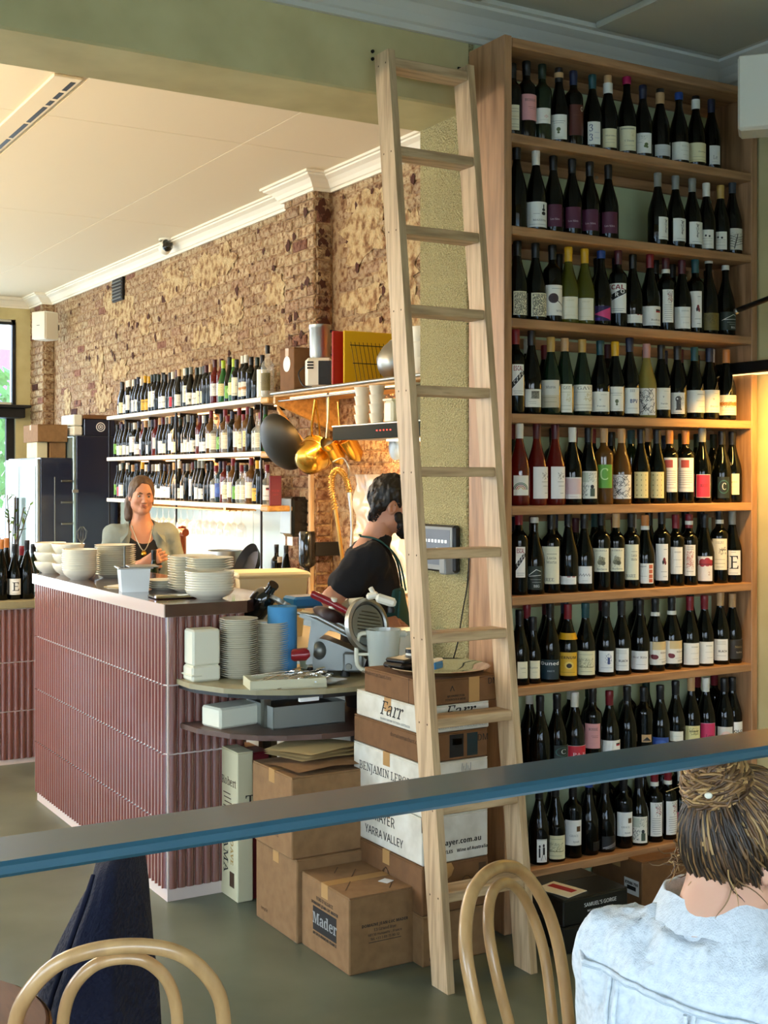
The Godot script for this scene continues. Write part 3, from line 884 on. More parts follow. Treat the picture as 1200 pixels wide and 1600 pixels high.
func stroke(ox: int, oy: int, a: Vector2, b: Vector2, w: float, col: Color) -> void:
	var k := int(a.distance_to(b)) + 1
	for i in k + 1:
		var p := a.lerp(b, float(i) / k)
		blot(ox, oy, p.x - w / 2, p.y - w / 2, w, w, col)
func draw_label(ox: int, oy: int, spec: String) -> void:
	var ops := spec.split(";")
	sheet.fill_rect(Rect2i(ox, oy, TW, TH), Color(ops[0]))
	for i in range(1, ops.size()):
		var o := ops[i].split(",")
		var q := []
		for s in o: q.append(float(s) * 2.0)
		match o[0]:
			"t": put_text(ox, oy, o[1], q[2], q[3], q[4], Color(o[5]), false)
			"T": put_text(ox, oy, o[1], q[2], q[3], q[4], Color(o[5]), true)
			"l": blot(ox, oy, q[2], q[1], q[3] - q[2], 3, Color(o[4]))
			"r": blot(ox, oy, q[1], q[2], q[3], q[4], Color(o[5]))
			"c": disc(ox, oy, q[1], q[2], q[3], Color(o[4]))
			"A": disc(ox, oy, q[1], q[2], q[3], Color(o[4]), q[3] - 9, true)
			"b":
				for e in [[0, 0, TW, 8], [0, TH - 8, TW, 8], [0, 0, 8, TH], [TW - 8, 0, 8, TH]]: blot(ox, oy, e[0], e[1], e[2], e[3], Color(o[4]))
			"s":
				for k in int(q[3] * q[4] / 110.0):
					var p := Vector2(q[1] + rng.randf() * q[3], q[2] + rng.randf() * q[4])
					stroke(ox, oy, p, p + Vector2(rng.randf_range(-14, 14), rng.randf_range(-14, 14)), 2.5, Color(o[5]))
			"S":
				var p := Vector2(q[1], q[2] + q[4] * 0.5)
				for k in 26:
					var e := Vector2(q[1] + q[3] * k / 26.0, q[2] + q[4] * (0.5 + 0.45 * sin(k * 2.1) * cos(k * 0.7)))
					stroke(ox, oy, p, e, 3, Color(o[5]))
					p = e
			"h":
				for k in range(0, int(q[3] + q[4]), 9):
					for t in range(0, int(q[4]), 2):
						var x: float = q[1] + k - t * 0.6
						if x >= q[1] and x <= q[1] + q[3]: blot(ox, oy, x, q[2] + t, 3, 2, Color(o[5]))
			"m":
				for yy in range(int(q[2]), int(q[2] + q[4]), 12):
					for xx in range(int(q[1]), int(q[1] + q[3]), 12):
						if rng.randf() < 0.55: blot(ox, oy, xx, yy, 15, 5, Color(o[5]))
						if rng.randf() < 0.55: blot(ox, oy, xx, yy, 5, 15, Color(o[5]))
			"P":
				var tri := PackedVector2Array([Vector2(q[1], q[2]), Vector2(q[3], q[4]), Vector2(q[5], q[6])])
				for yy in TH:
					for xx in TW:
						if Geometry2D.point_is_inside_triangle(Vector2(xx, yy), tri[0], tri[1], tri[2]): dot(ox, oy, xx, yy, Color(o[7]))
			"L": stroke(ox, oy, Vector2(q[1], q[2]), Vector2(q[3], q[4]), 5, Color(o[5]))
			"D":
				for yy in range(56, 204):
					for xx in TW:
						var e := yy - 200 + xx * 0.62
						if e > -60 and e < 4: dot(ox, oy, xx, yy, Color(o[1]) if e > -54 and e < -2 else Color.WHITE)
				for k in 4: put_text(ox, oy, o[2][k], 38 + k * 40, 148 - k * 25, 46, Color("f4f2ea"), true)
			"V":
				for k in 22: blot(ox, oy, q[1] + rng.randf_range(0, 22), q[2] + k * 7.0, rng.randf_range(8, 26), 5, Color(o[4]))
			"B":
				stroke(ox, oy, Vector2(q[1], q[2]), Vector2(q[1] + 20, 70), 5, Color(o[4]))
				for k in 9:
					var p := Vector2(q[1] + k, q[2] - 14 * k - 20)
					var e := p + Vector2(60 if k % 2 else -56, -34)
					stroke(ox, oy, p, e, 4, Color(o[4]))
					disc(ox, oy, e.x, e.y, 7, Color(o[4]))
			"K":
				for k in 34:
					var p := Vector2(rng.randf_range(10, TW - 10), rng.randf_range(10, TH - 10))
					for e in 3:
						var f := p + Vector2(rng.randf_range(-40, 40), rng.randf_range(-40, 40))
						stroke(ox, oy, p, f, 3.5, Color(o[5]))
						p = f
			"G":
				for yy in 5:
					for xx in 3: put_text(ox, oy, "MASEDV"[(yy * 3 + xx) % 6], 40 + xx * 56, 34 + yy * 48, 20, Color(o[3]), true)
func make_sheet() -> void:
	rng.seed = 41
	sheet = Image.create_empty(TW * 10, TH * 8, false, Image.FORMAT_RGB8)
	sheet.fill(Color("e8e4d4"))
	var k := 0
	for key in DESIGNS:
		var c := Vector2i(k % 10, k / 10)
		draw_label(c.x * TW, c.y * TH, DESIGNS[key][0])
		atlas_tiles[key] = Rect2(c.x / 10.0, c.y / 8.0, 0.1, 0.125)
		k += 1
	var m := mk("labels", "ffffff", 0.55)
	m.albedo_texture = ImageTexture.create_from_image(sheet)

# ---------- bottles ----------
func bottle_profile(kind: String, h: float) -> Array:
	var r: float = {"bx": 0.0375, "bg": 0.041, "rl": 0.038, "sm": 0.034, "ch": 0.044, "sp": 0.045, "sq": 0.047}[kind]
	var nk := 0.0142
	var pf := [Vector2(0, 0.004), Vector2(r * 0.7, 0.004), Vector2(r * 0.82, 0), Vector2(r * 0.93, 0.001), Vector2(r, 0.008)]
	match kind:
		"bx": pf.append_array([Vector2(r, h * 0.62), Vector2(r * 0.985, h * 0.655), Vector2(r * 0.9, h * 0.69), Vector2(r * 0.72, h * 0.72), Vector2(r * 0.52, h * 0.745), Vector2(nk + 0.001, h * 0.775)])
		"sp": pf.append_array([Vector2(r, h * 0.58), Vector2(r * 0.96, h * 0.63), Vector2(r * 0.8, h * 0.68), Vector2(r * 0.5, h * 0.72), Vector2(nk + 0.002, h * 0.76)])
		"sq": pf.append_array([Vector2(r, h * 0.5), Vector2(r * 0.93, h * 0.57), Vector2(r * 0.7, h * 0.62), Vector2(nk + 0.004, h * 0.66)])
		"rl": pf.append_array([Vector2(r, h * 0.4), Vector2(r * 0.97, h * 0.46), Vector2(r * 0.83, h * 0.56), Vector2(r * 0.62, h * 0.68), Vector2(r * 0.45, h * 0.79), Vector2(nk, h * 0.86)])
		_: pf.append_array([Vector2(r, h * 0.4), Vector2(r * 0.985, h * 0.45), Vector2(r * 0.9, h * 0.52), Vector2(r * 0.74, h * 0.6), Vector2(r * 0.56, h * 0.68), Vector2(nk + 0.003, h * 0.76), Vector2(nk, h * 0.82)])
	pf.append_array([Vector2(nk, h - 0.022), Vector2(nk + 0.0018, h - 0.02), Vector2(nk + 0.0018, h - 0.008), Vector2(nk, h - 0.006), Vector2(nk - 0.001, h), Vector2(0, h)])
	return pf
func bottle_mesh(kind: String, h: float) -> Mesh:
	var key := "b%s%.2f" % [kind, h]
	if not mesh_cache.has(key): mesh_cache[key] = lathem(bottle_profile(kind, snappedf(h, 0.01)), 22)
	return mesh_cache[key]
func capsule_mesh(len: float, fat := 0.0) -> Mesh:
	var key := "c%.3f%.3f" % [len, fat]
	if not mesh_cache.has(key):
		mesh_cache[key] = lathem([Vector2(0.0152 + fat, -len), Vector2(0.0154 + fat, -len + 0.002), Vector2(0.0156 + fat, -len * 0.4), Vector2(0.0164 + fat, -0.02), Vector2(0.0162 + fat, -0.002), Vector2(0.0148 + fat, 0.0014), Vector2(0, 0.0016)], 16)
	return mesh_cache[key]
func label_mesh(r: float, y0: float, y1: float, half: float, design: String) -> Mesh:
	var b := MB.new()
	var t: Rect2 = atlas_tiles[design]
	var k := 14
	for i in k:
		var a0 := lerpf(-half, half, float(i) / k)
		var a1 := lerpf(-half, half, float(i + 1) / k)
		var n0 := Vector3(sin(a0), 0, cos(a0))
		var n1 := Vector3(sin(a1), 0, cos(a1))
		var u0 := t.position.x + t.size.x * (0.02 + 0.96 * i / k)
		var u1 := t.position.x + t.size.x * (0.02 + 0.96 * (i + 1) / k)
		var v0 := t.position.y + t.size.y * 0.985
		var v1 := t.position.y + t.size.y * 0.015
		var Y0 := Vector3.UP * y0
		var Y1 := Vector3.UP * y1
		b.tri(n0 * r + Y0, n1 * r + Y0, n1 * r + Y1, n0, n1, n1, Vector2(u0, v0), Vector2(u1, v0), Vector2(u1, v1))
		b.tri(n0 * r + Y0, n1 * r + Y1, n0 * r + Y1, n0, n1, n0, Vector2(u0, v0), Vector2(u1, v1), Vector2(u0, v1))
	return b.done()
const RADII := {"bx": 0.0375, "bg": 0.041, "rl": 0.038, "sm": 0.034, "ch": 0.044, "sp": 0.045, "sq": 0.047}
func neck_radius(kind: String, h: float, y: float) -> float:
	var pf := bottle_profile(kind, h)
	for i in pf.size() - 1:
		if y >= pf[i].y and y <= pf[i + 1].y and pf[i + 1].y > pf[i].y:
			return lerpf(pf[i].x, pf[i + 1].x, (y - pf[i].y) / (pf[i + 1].y - pf[i].y))
	return 0.0145
func face_yaw(p: Vector3, deg: float) -> float:
	var n := Vector3(-p.x, 0, -p.z).normalized()
	var r := Vector3(-n.z, 0, n.x)
	if r.dot(Vector3(cos(YAW), 0, -sin(YAW))) < 0.0: r = -r
	var d := n * cos(deg_to_rad(deg)) + r * sin(deg_to_rad(deg))
	return atan2(d.x, d.z)
func bottle(label: String, group: String, p: Vector3, kind: String, h: float, glass: String, cap: String, yaw := 0.0, half := 0.0, y0 := 0.0, y1 := 0.0, design := "", n0 := 0.0, n1 := 0.0, ncol := "", called := "wine_bottle") -> Node3D:
	h = snappedf(h, 0.01)
	var t := thing(called, label, "bottle", p, yaw, group)
	part(t, "glass_body", bottle_mesh(kind, h), M["glass_" + glass])
	var len := 0.056
	var fat := 0.0
	if cap in ["magenta", "blue"]: len = 0.03; fat = 0.0016
	if cap == "whitetop": len = 0.01
	if cap == "cork": len = 0.012
	if cap != "": part(t, "capsule", capsule_mesh(len, fat), M["cap_" + cap], Vector3(0, h, 0))
	if design != "":
		part(t, "label", label_mesh(RADII[kind] + 0.0007, y0, y1, deg_to_rad(half), design), M.labels)
	if ncol != "":
		var r := maxf(neck_radius(kind, h, n0), neck_radius(kind, h, n1)) + 0.0022
		var rt := minf(neck_radius(kind, h, n1), r) + 0.0022
		part(t, "neck_label", lathem([Vector2(r, n0), Vector2(rt if n0 < 0.2 else r, n1)], 18), M["cap_" + ncol])
	return t
const ORD := ["first", "second", "third", "fourth", "fifth", "sixth", "seventh", "eighth", "ninth", "tenth", "eleventh", "twelfth", "thirteenth", "fourteenth", "fifteenth", "sixteenth", "seventeenth", "eighteenth", "nineteenth", "twentieth"]
func nth(i: int) -> String:
	if i < 20: return ORD[i]
	var tens := ["", "", "twenty", "thirty", "forty"]
	if (i + 1) % 10 == 0: return ["", "", "twentieth", "thirtieth", "fortieth"][(i + 1) / 10]
	return tens[(i + 1) / 10] + "-" + ORD[(i + 1) % 10 - 1]
const GLASS_WORD := {"dk": "dark", "gr": "dark green", "olive": "olive green", "straw": "straw yellow", "rose": "deep rosé", "amber": "amber", "green": "green", "pink": "pale pink", "teal": "teal", "clear": "clear"}
const SHELF_Y := [2.979, 2.635, 2.291, 1.936, 1.591, 1.254, 0.914, 0.57, 0.223]
const SHELF_WORD := ["top", "second", "third", "fourth", "fifth", "sixth", "seventh", "eighth", "lowest"]

func rack_bottles() -> void:
	var seen_row := 0
	var k := 0
	for b in RACK:
		if b[0] != seen_row:
			seen_row = b[0]
			k = 0
		var row: int = b[0] - 1
		var p := Vector3(clampf(b[1], 2.882, 4.036), SHELF_Y[row], -3.915)
		var desc: String = DESIGNS[b[10]][1] if b[10] != "" else "no visible label"
		var lab := "%s bottle, %s, %s from left on %s rack shelf" % [GLASS_WORD[b[4]], desc, nth(k), SHELF_WORD[row]]
		if b.size() > 11: bottle(lab, "front row bottles on the %s rack shelf" % SHELF_WORD[row], p, b[3], b[2], b[4], b[5], face_yaw(p, b[6]), b[7], b[8], b[9], b[10], b[11], b[12], b[13])
		else: bottle(lab, "front row bottles on the %s rack shelf" % SHELF_WORD[row], p, b[3], b[2], b[4], b[5], face_yaw(p, b[6]), b[7], b[8], b[9], b[10])
		k += 1
	# the plain dark bottles behind them, of which only necks and shoulders show
	rng.seed = 77
	var caps := ["black", "black", "navy", "black", "teal", "dkgreen", "maroon", "black", "tan", "white", "red"]
	for row in range(2, 9):
		var x := 2.93 + 0.02 * (row % 3)
		var nb := 0
		while x < 4.04:
			if rng.randf() < 0.82:
				bottle("dark bottle in back row of the %s rack shelf, %s from left" % [SHELF_WORD[row], nth(nb)], "back row bottles on the %s rack shelf" % SHELF_WORD[row], Vector3(x, SHELF_Y[row], -4.012), "bg" if rng.randf() < 0.7 else "bx", rng.randf_range(0.28, 0.31), "dk" if rng.randf() < 0.9 else "gr", caps[rng.randi() % caps.size()], rng.randf() * TAU)
				nb += 1
			x += rng.randf_range(0.084, 0.11)

# right end to far end of the three shelves over the bar: c clear spirit, w wine, W tall label, o orange, y yellow, g lime, r red glass, k no label, p pink, G green, a amber, s squat spirit, t white carton-like label
const BAR_ROWS := ["ctkkooWGgGrrkkwwwwWkwkpkwwkWWyykwwkWwww", "GsskasaksagsawwrwwwwkwWkwwkrkwkrwWWwwwwg", "skyassgasrbskkwwkWkwwkkwwwwwkkwywkkkkwpg"]
func bar_bottles() -> void:
	rng.seed = 9
	var names := ["top", "middle", "lower"]
	var ys := [2.237, 1.872, 1.512]
	for s in 3:
		var row: String = BAR_ROWS[s]
		for i in row.length():
			var z := -7.93 - i * 0.0785
			var p := Vector3(3.765 + rng.randf_range(-0.012, 0.012), ys[s], z)
			var yaw := face_yaw(p, rng.randf_range(-30, 10))
			var where := "%s from right end of %s bar shelf" % [nth(i), names[s]]
			var grp := "bottles on the %s bar shelf" % names[s]
			var h := rng.randf_range(0.285, 0.315)
			var dk_caps := ["black", "black", "navy", "maroon", "black", "tan", "grey", "dkgreen", "white"]
			var cap: String = dk_caps[rng.randi() % 9]
			match row[i]:
				"c": bottle("tall clear spirit bottle, " + where, grp, p, "sp", 0.36, "clear", "black", yaw, 50, 0.05, 0.17, "olive")
				"t": bottle("bottle with tall blank white label, " + where, grp, p, "bx", 0.3, "dk", "black", yaw, 80, 0.01, 0.2, "plainw")
				"w": bottle("dark wine bottle, white label, " + where, grp, p, "bg", h, "dk", cap, yaw, 62, 0.02, 0.02 + rng.randf_range(0.07, 0.1), ["white1", "emblem", "smallt", "script3", "cream1", "engr", "sig"][rng.randi() % 7])
				"W": bottle("dark wine bottle, tall cream label, " + where, grp, p, "bx", h, "dk", cap, yaw, 66, 0.04, 0.17, ["maree", "blob", "treep", "tower"][rng.randi() % 4])
				"o": bottle("dark bottle, orange label, " + where, grp, p, "bx", 0.32, "dk", "white", yaw, 60, 0.03, 0.13, "land")
				"y": bottle("dark bottle, yellow label, " + where, grp, p, "bg", h, "dk", "yellow", yaw, 60, 0.02, 0.11, "yellow")
				"g": bottle("dark bottle, lime green label, " + where, grp, p, "bg", 0.33 if s == 0 else 0.29, "dk", "black", yaw, 60, 0.03, 0.12, "greenc")
				"r": bottle("red glass bottle, pale label, " + where, grp, p, "bx", 0.33 if s == 0 else 0.3, "rose", "maroon", yaw, 55, 0.06, 0.15, "penta")
				"k": bottle("dark bottle, no label showing, " + where, grp, p, "bg" if rng.randf() < 0.6 else "bx", h, "dk", cap, yaw)
				"p": bottle("dark bottle, pink label, " + where, grp, p, "bg", h, "dk", "white", yaw, 60, 0.02, 0.1, "pinkred")
				"G": bottle("green glass bottle, pale label, " + where, grp, p, "bg", 0.31, "green", "lime" if s == 0 else "dkgreen", yaw, 55, 0.05, 0.14, "dots")
				"a": bottle("amber spirit bottle, pale label, " + where, grp, p, "sp", 0.32, "amber", "red", yaw, 55, 0.04, 0.15, ["creamlin", "crackle", "dots"][rng.randi() % 3])
				"s": bottle("squat clear spirit bottle, pale label, " + where, grp, p, "sq", 0.27, "clear", ["red", "cork", "black"][rng.randi() % 3], yaw, 62, 0.03, 0.13, ["stack", "castle", "redsq", "branch"][rng.randi() % 4])
				"b": bottle("dark bottle, blue label, " + where, grp, p, "sp", 0.3, "teal", "navy", yaw, 60, 0.04, 0.14, "blue")

# ---------- camera, sky, lights ----------
func area_light(called: String, pos: Vector3, towards: Vector3, size: Vector2, hex: String, energy: float) -> void:
	var l := AreaLight3D.new()
	l.name = called
	l.area_size = size
	l.light_color = Color(hex)
	l.light_energy = energy
	l.light_specular = 1.0
	l.shadow_enabled = true
	l.set("area_range", 30.0)
	add_child(l, true)
	var up := Vector3.UP if absf(towards.y) < 0.9 else Vector3.RIGHT
	l.transform = Transform3D(Basis.looking_at(towards, up), pos)
func omni(called: String, pos: Vector3, hex: String, energy: float, size := 0.05) -> void:
	var l := OmniLight3D.new()
	l.name = called
	l.light_color = Color(hex)
	l.light_energy = energy
	l.light_size = size
	l.omni_range = 25.0
	l.omni_attenuation = 2.0
	l.shadow_enabled = true
	add_child(l, true)
	l.position = pos
func view() -> void:
	var cam := Camera3D.new()
	cam.name = "camera"
	cam.projection = Camera3D.PROJECTION_FRUSTUM
	cam.near = 0.1
	cam.far = 120.0
	cam.size = 0.1 * 1600.0 / FOCAL
	cam.frustum_offset = Vector2(0, -55.0 / FOCAL * 0.1)
	add_child(cam, true)
	cam.position = Vector3(0, EYE, 0)
	cam.rotation.y = YAW
	cam.current = true
	var we := WorldEnvironment.new()
	we.name = "surroundings"
	var e := Environment.new()
	var sky := Sky.new()
	var sm := ProceduralSkyMaterial.new()
	sm.sky_top_color = Color("9cc4ec")
	sm.sky_horizon_color = Color("e6f0f6")
	sm.ground_bottom_color = Color("8a8a80")
	sm.ground_horizon_color = Color("c8ccc6")
	sm.sky_energy_multiplier = 3.0
	sm.ground_energy_multiplier = 2.0
	sm.sun_angle_max = 1.0
	sky.sky_material = sm
	e.background_mode = Environment.BG_SKY
	e.sky = sky
	e.ambient_light_source = Environment.AMBIENT_SOURCE_SKY
	e.tonemap_mode = Environment.TONE_MAPPER_LINEAR
	e.tonemap_exposure = 1.0
	e.sdfgi_enabled = true
	e.ssao_enabled = true
	e.ssil_enabled = true
	we.environment = e
	add_child(we, true)
	# daylight through the street windows behind the camera and at its left, and through the shopfront at the far end
	area_light("window_light_back", Vector3(-0.4, 1.55, 2.36), Vector3(0, -0.5, -1).normalized(), Vector2(4.6, 2.0), "dfe9f4", 0.85)
	area_light("window_light_left", Vector3(-3.36, 1.5, -1.0), Vector3(1, -0.5, 0).normalized(), Vector2(3.8, 2.0), "dfe9f4", 1.6)
	area_light("window_light_bar", Vector3(-3.36, 1.55, -8.4), Vector3(1, -0.3, 0).normalized(), Vector2(6.2, 2.3), "eef4fa", 10.0)
	area_light("window_light_far", Vector3(0.1, 1.8, -14.45), Vector3(0, 0, 1), Vector2(7.0, 3.0), "eef6ff", 16.0)
	for p in [[Vector3(0.2, 2.7, -6.6), "nearest the beam"], [Vector3(0.2, 2.7, -9.2), "in the middle of its row"], [Vector3(0.2, 2.7, -11.8), "nearest the far shopfront"]]:
		pendant(p[0], p[1])
	for s in [[2.2, -9.6], [1.836, -9.6], [1.47, -9.3]]:
		area_light("shelf_strip_light", Vector3(3.94, s[0] - 0.05, s[1]), Vector3(0.35, -1, 0).normalized(), Vector2(0.03, 3.0), "ffc27c", 2.6)
	area_light("kitchen_strip_light", Vector3(3.72, 2.196, -6.75), Vector3(0.2, -1, 0).normalized(), Vector2(0.03, 1.4), "ffc070", 6.0)
	area_light("hood_lamp_light", Vector3(3.75, 1.885, -5.9), Vector3(0.35, -1, 0).normalized(), Vector2(0.2, 0.5), "ffdca0", 8.0)

func pendant(p: Vector3, which: String) -> void:  # unseen lamps, added out of view to brighten the bar room ceiling
	var t := thing("added_pendant_lamp", "added unseen globe pendant lamp hanging in the bar room, " + which, "lamp", p, 0.0, "added pendant lamps in the bar room")
	var b := MB.new()
	b.ball(Vector3.ZERO, Vector3.ONE * 0.13, 20)
	part(t, "globe", b.done(), glow("globe_glow", "ffdca8", 3.0) if not M.has("globe_glow") else M.globe_glow)
	part(t, "cord", tubem([Vector3(0, 0.12, 0), Vector3(0, 1.01, 0)], 0.005, 6), M.black)
	part(t, "rose", lathem([Vector2(0.05, 0.99), Vector2(0.05, 1.02), Vector2(0, 1.02)], 14), M.white_plastic)
	omni("added_pendant_light", p, "ffe2b8", 3.3, 0.12)

# ---------- the room ----------
const BRICK_X := 4.1
const CEIL := 3.72
func wall_pieces(b: MB, axis: int, plane0: float, plane1: float, a0: float, a1: float, y1: float, holes: Array) -> void:
	# a wall across `axis` between plane0 and plane1, from a0 to a1, with holes [from, to, low, high]
	var at_a := a0
	for h in holes:
		_wp(b, axis, plane0, plane1, at_a, h[0], 0, y1)
		_wp(b, axis, plane0, plane1, h[0], h[1], 0, h[2])
		_wp(b, axis, plane0, plane1, h[0], h[1], h[3], y1)
		at_a = h[1]
	_wp(b, axis, plane0, plane1, at_a, a1, 0, y1)
func _wp(b: MB, axis: int, p0: float, p1: float, a0: float, a1: float, y0: float, y1: float) -> void:
	if a1 - a0 < 0.001 or y1 - y0 < 0.001: return
	if axis == 0: b.span(Vector3(p0, y0, a0), Vector3(p1, y1, a1))
	else: b.span(Vector3(a0, y0, p0), Vector3(a1, y1, p1))
func window_unit(n: int, axis: int, plane: float, a0: float, a1: float, y0: float, y1: float, bars: Array, frame: Material, w := 0.05) -> void:
	var b := MB.new()
	_wp(b, axis, plane - 0.03, plane + 0.03, a0, a1, y0, y0 + w)
	_wp(b, axis, plane - 0.03, plane + 0.03, a0, a1, y1 - w, y1)
	_wp(b, axis, plane - 0.03, plane + 0.03, a0, a0 + w, y0, y1)
	_wp(b, axis, plane - 0.03, plane + 0.03, a1 - w, a1, y0, y1)
	for m in bars: _wp(b, axis, plane - 0.025, plane + 0.025, m - w / 2, m + w / 2, y0, y1)
	var o := struct("window_%d" % n, "window frame with clear panes facing the street", b.done(), frame)
	var edges := [a0] + bars + [a1]
	for i in edges.size() - 1:
		var g := MB.new()
		_wp(g, axis, plane - 0.003, plane + 0.003, edges[i] + w / 2, edges[i + 1] - w / 2, y0 + w * 0.8, y1 - w * 0.8)
		part(o, "pane", g.done(), M.window_glass)

func shell() -> void:
	var f := struct("floor", "smooth grey green polished concrete floor", boxm(Vector3(-3.6, -0.12, -14.8), Vector3(4.3, 0, 2.62)), M.floor)
	# ceilings
	var b := MB.new()
	b.span(Vector3(-3.6, 3.5, -4.1), Vector3(4.3, 3.62, 2.62))
	struct("ceiling_front", "grey white plaster ceiling of the front room", b.done(), M.ceiling_front)
	b = MB.new()
	b.span(Vector3(3.3, 3.474, -3.93), Vector3(3.98, 3.5, 1.2), 0.006)
	b.span(Vector3(0.9, 3.474, -3.93), Vector3(2.75, 3.5, 1.2), 0.006)
	struct("trim_1", "shallow raised panel on the front ceiling", b.done(), M.ceiling_front)
	b = MB.new()
	b.span(Vector3(-3.6, CEIL + 0.014, -14.8), Vector3(4.3, CEIL + 0.13, -4.3))
	var c := struct("ceiling", "cream sheeted ceiling of the bar room", b.done(), M.ceiling)
	var xs := [-3.5, -1.9, -0.4, 0.85, 2.02, 3.22, 4.1]
	var zs := [-4.4, -7.11, -9.73, -12.3, -14.66]
	for i in xs.size() - 1:
		for j in zs.size() - 1:
			part(c, "panel", boxm(Vector3(xs[i] + 0.002, CEIL, zs[j + 1] + 0.003), Vector3(xs[i + 1] - 0.002, CEIL + 0.014, zs[j] - 0.003), 0.002), M.ceiling)
	# beam over the opening and the pier that carries the rack
	b = MB.new()
	b.span(Vector3(-3.6, 3.116, -4.45), Vector3(2.81, 3.9, -4.09), 0.008)
	struct("beam", "cream painted beam over the wide opening to the bar room", b.done(), M.paint)
	b = MB.new()
	b.span(Vector3(2.80, 0, -4.44), Vector3(4.25, 3.9, -4.095), 0.006)
	struct("wall_pier", "pale yellow roughcast pier at the end of the opening", b.done(), M.roughcast)
	struct("wall_rack", "pale sage green wall behind the bottle rack", boxm(Vector3(2.83, 0, -4.096), Vector3(4.2, 3.5, -4.085)), M.sage)
	# front room walls
	b = MB.new()
	wall_pieces(b, 0, 4.13, 4.3, -4.3, 2.6, 3.9, [])
	struct("wall_right", "cream painted side wall of the front room", b.done(), M.paint)
	b = MB.new()
	wall_pieces(b, 0, -3.62, -3.5, -14.8, 2.6, 3.9, [[-11.6, -5.2, 0.3, 2.75], [-3.0, 1.0, 0.5, 2.6]])
	struct("wall_left", "cream painted wall on the street side", b.done(), M.paint)
	b = MB.new()
	wall_pieces(b, 1, 2.5, 2.62, -3.6, 4.3, 3.9, [[-2.8, 2.0, 0.5, 2.6]])
	struct("wall_back", "cream painted wall behind the dining tables", b.done(), M.paint)
	window_unit(1, 1, 2.56, -2.8, 2.0, 0.5, 2.6, [-1.2, 0.4], M.black)
	window_unit(2, 0, -3.56, -3.0, 1.0, 0.5, 2.6, [-1.67, -0.33], M.black)
	window_unit(5, 0, -3.56, -11.6, -5.2, 0.3, 2.75, [-10.0, -8.4, -6.8], M.black)
	# far shopfront
	b = MB.new()
	wall_pieces(b, 1, -14.8, -14.62, -3.6, 4.3, 3.9, [[-3.3, 3.81, 0.0, 3.48]])
	struct("wall_far", "beige wall around the far shopfront", b.done(), M.paint)
	window_unit(3, 1, -14.68, -3.3, 3.81, 2.5, 3.48, [-2.1, -0.9, 0.3, 1.5, 2.7], M.white_plastic, 0.045)
	window_unit(4, 1, -14.68, -3.3, 3.80, 0.0, 2.45, [-2.1, -0.9, 0.3, 1.5, 2.7], M.black, 0.09)
	b = MB.new()
	b.span(Vector3(3.765, 2.5, -14.66), Vector3(3.80, 3.45, -14.6))
	b.span(Vector3(-3.3, 3.42, -14.66), Vector3(3.8, 3.45, -14.6))
	struct("trim_2", "dark inner frame of the upper shop window", b.done(), M.black)
	b = MB.new()
	b.span(Vector3(-3.3, 2.36, -14.64), Vector3(3.86, 2.47, -14.4), 0.01)
	b.span(Vector3(-3.3, 2.47, -14.66), Vector3(3.9, 2.5, -14.3), 0.006)
	struct("trim_3", "dark transom ledge across the far shopfront", b.done(), M.black)
	# brick wall of the bar room
	brick_wall()
	# cornices
	cornices()
	# outside
	struct("ground", "pale paved street outside", boxm(Vector3(-30, -0.3, -40), Vector3(30, -0.13, 20)), M.pavement)
	b = MB.new()
	b.span(Vector3(-12, -0.13, -30), Vector3(12, 5.0, -29.5))
	struct("exterior_wall", "pale building across the street", b.done(), M.shop_wall)
	solo("shop_sign", "purple shop sign on the building across the street", "sign", boxm(Vector3(-3, 3.3, -29.48), Vector3(9, 4.6, -29.4), 0.02), M.purple_sign)
	street_tree(Vector3(5.0, -0.13, -23))
	street_tree(Vector3(1.5, -0.13, -24))

func street_tree(p: Vector3) -> void:
	rng.seed = int(p.x * 10) + 5
	var t := thing("street_tree", "green leafy street tree %s" % ("seen through the shopfront glass" if p.x > 3 else "further along outside the shopfront"), "tree", p)
	part(t, "trunk", tubem([Vector3.ZERO, Vector3(0.05, 1.2, 0), Vector3(0, 2.4, 0.05)], [0.16, 0.12, 0.09], 8), M.bark)
	var b := MB.new()
	for i in 900:
		var d := Vector3(rng.randfn(), rng.randfn(), rng.randfn()).normalized() * pow(rng.randf(), 0.4)
		var c := Vector3(d.x * 1.6, 2.7 + d.y * 1.5, d.z * 1.5)
		var n := (d + Vector3(rng.randf_range(-0.6, 0.6), rng.randf_range(0, 0.8), rng.randf_range(-0.6, 0.6))).normalized()
		var u := n.cross(Vector3.UP).normalized() * 0.09
		var w := n.cross(u).normalized() * 0.15
		b.flat(c - u, c + w, c + u, n)
		b.flat(c - u, c - w, c + u, n)
	var o := part(t, "foliage", b.done(), M.foliage)
	o.set_meta("kind", "stuff")

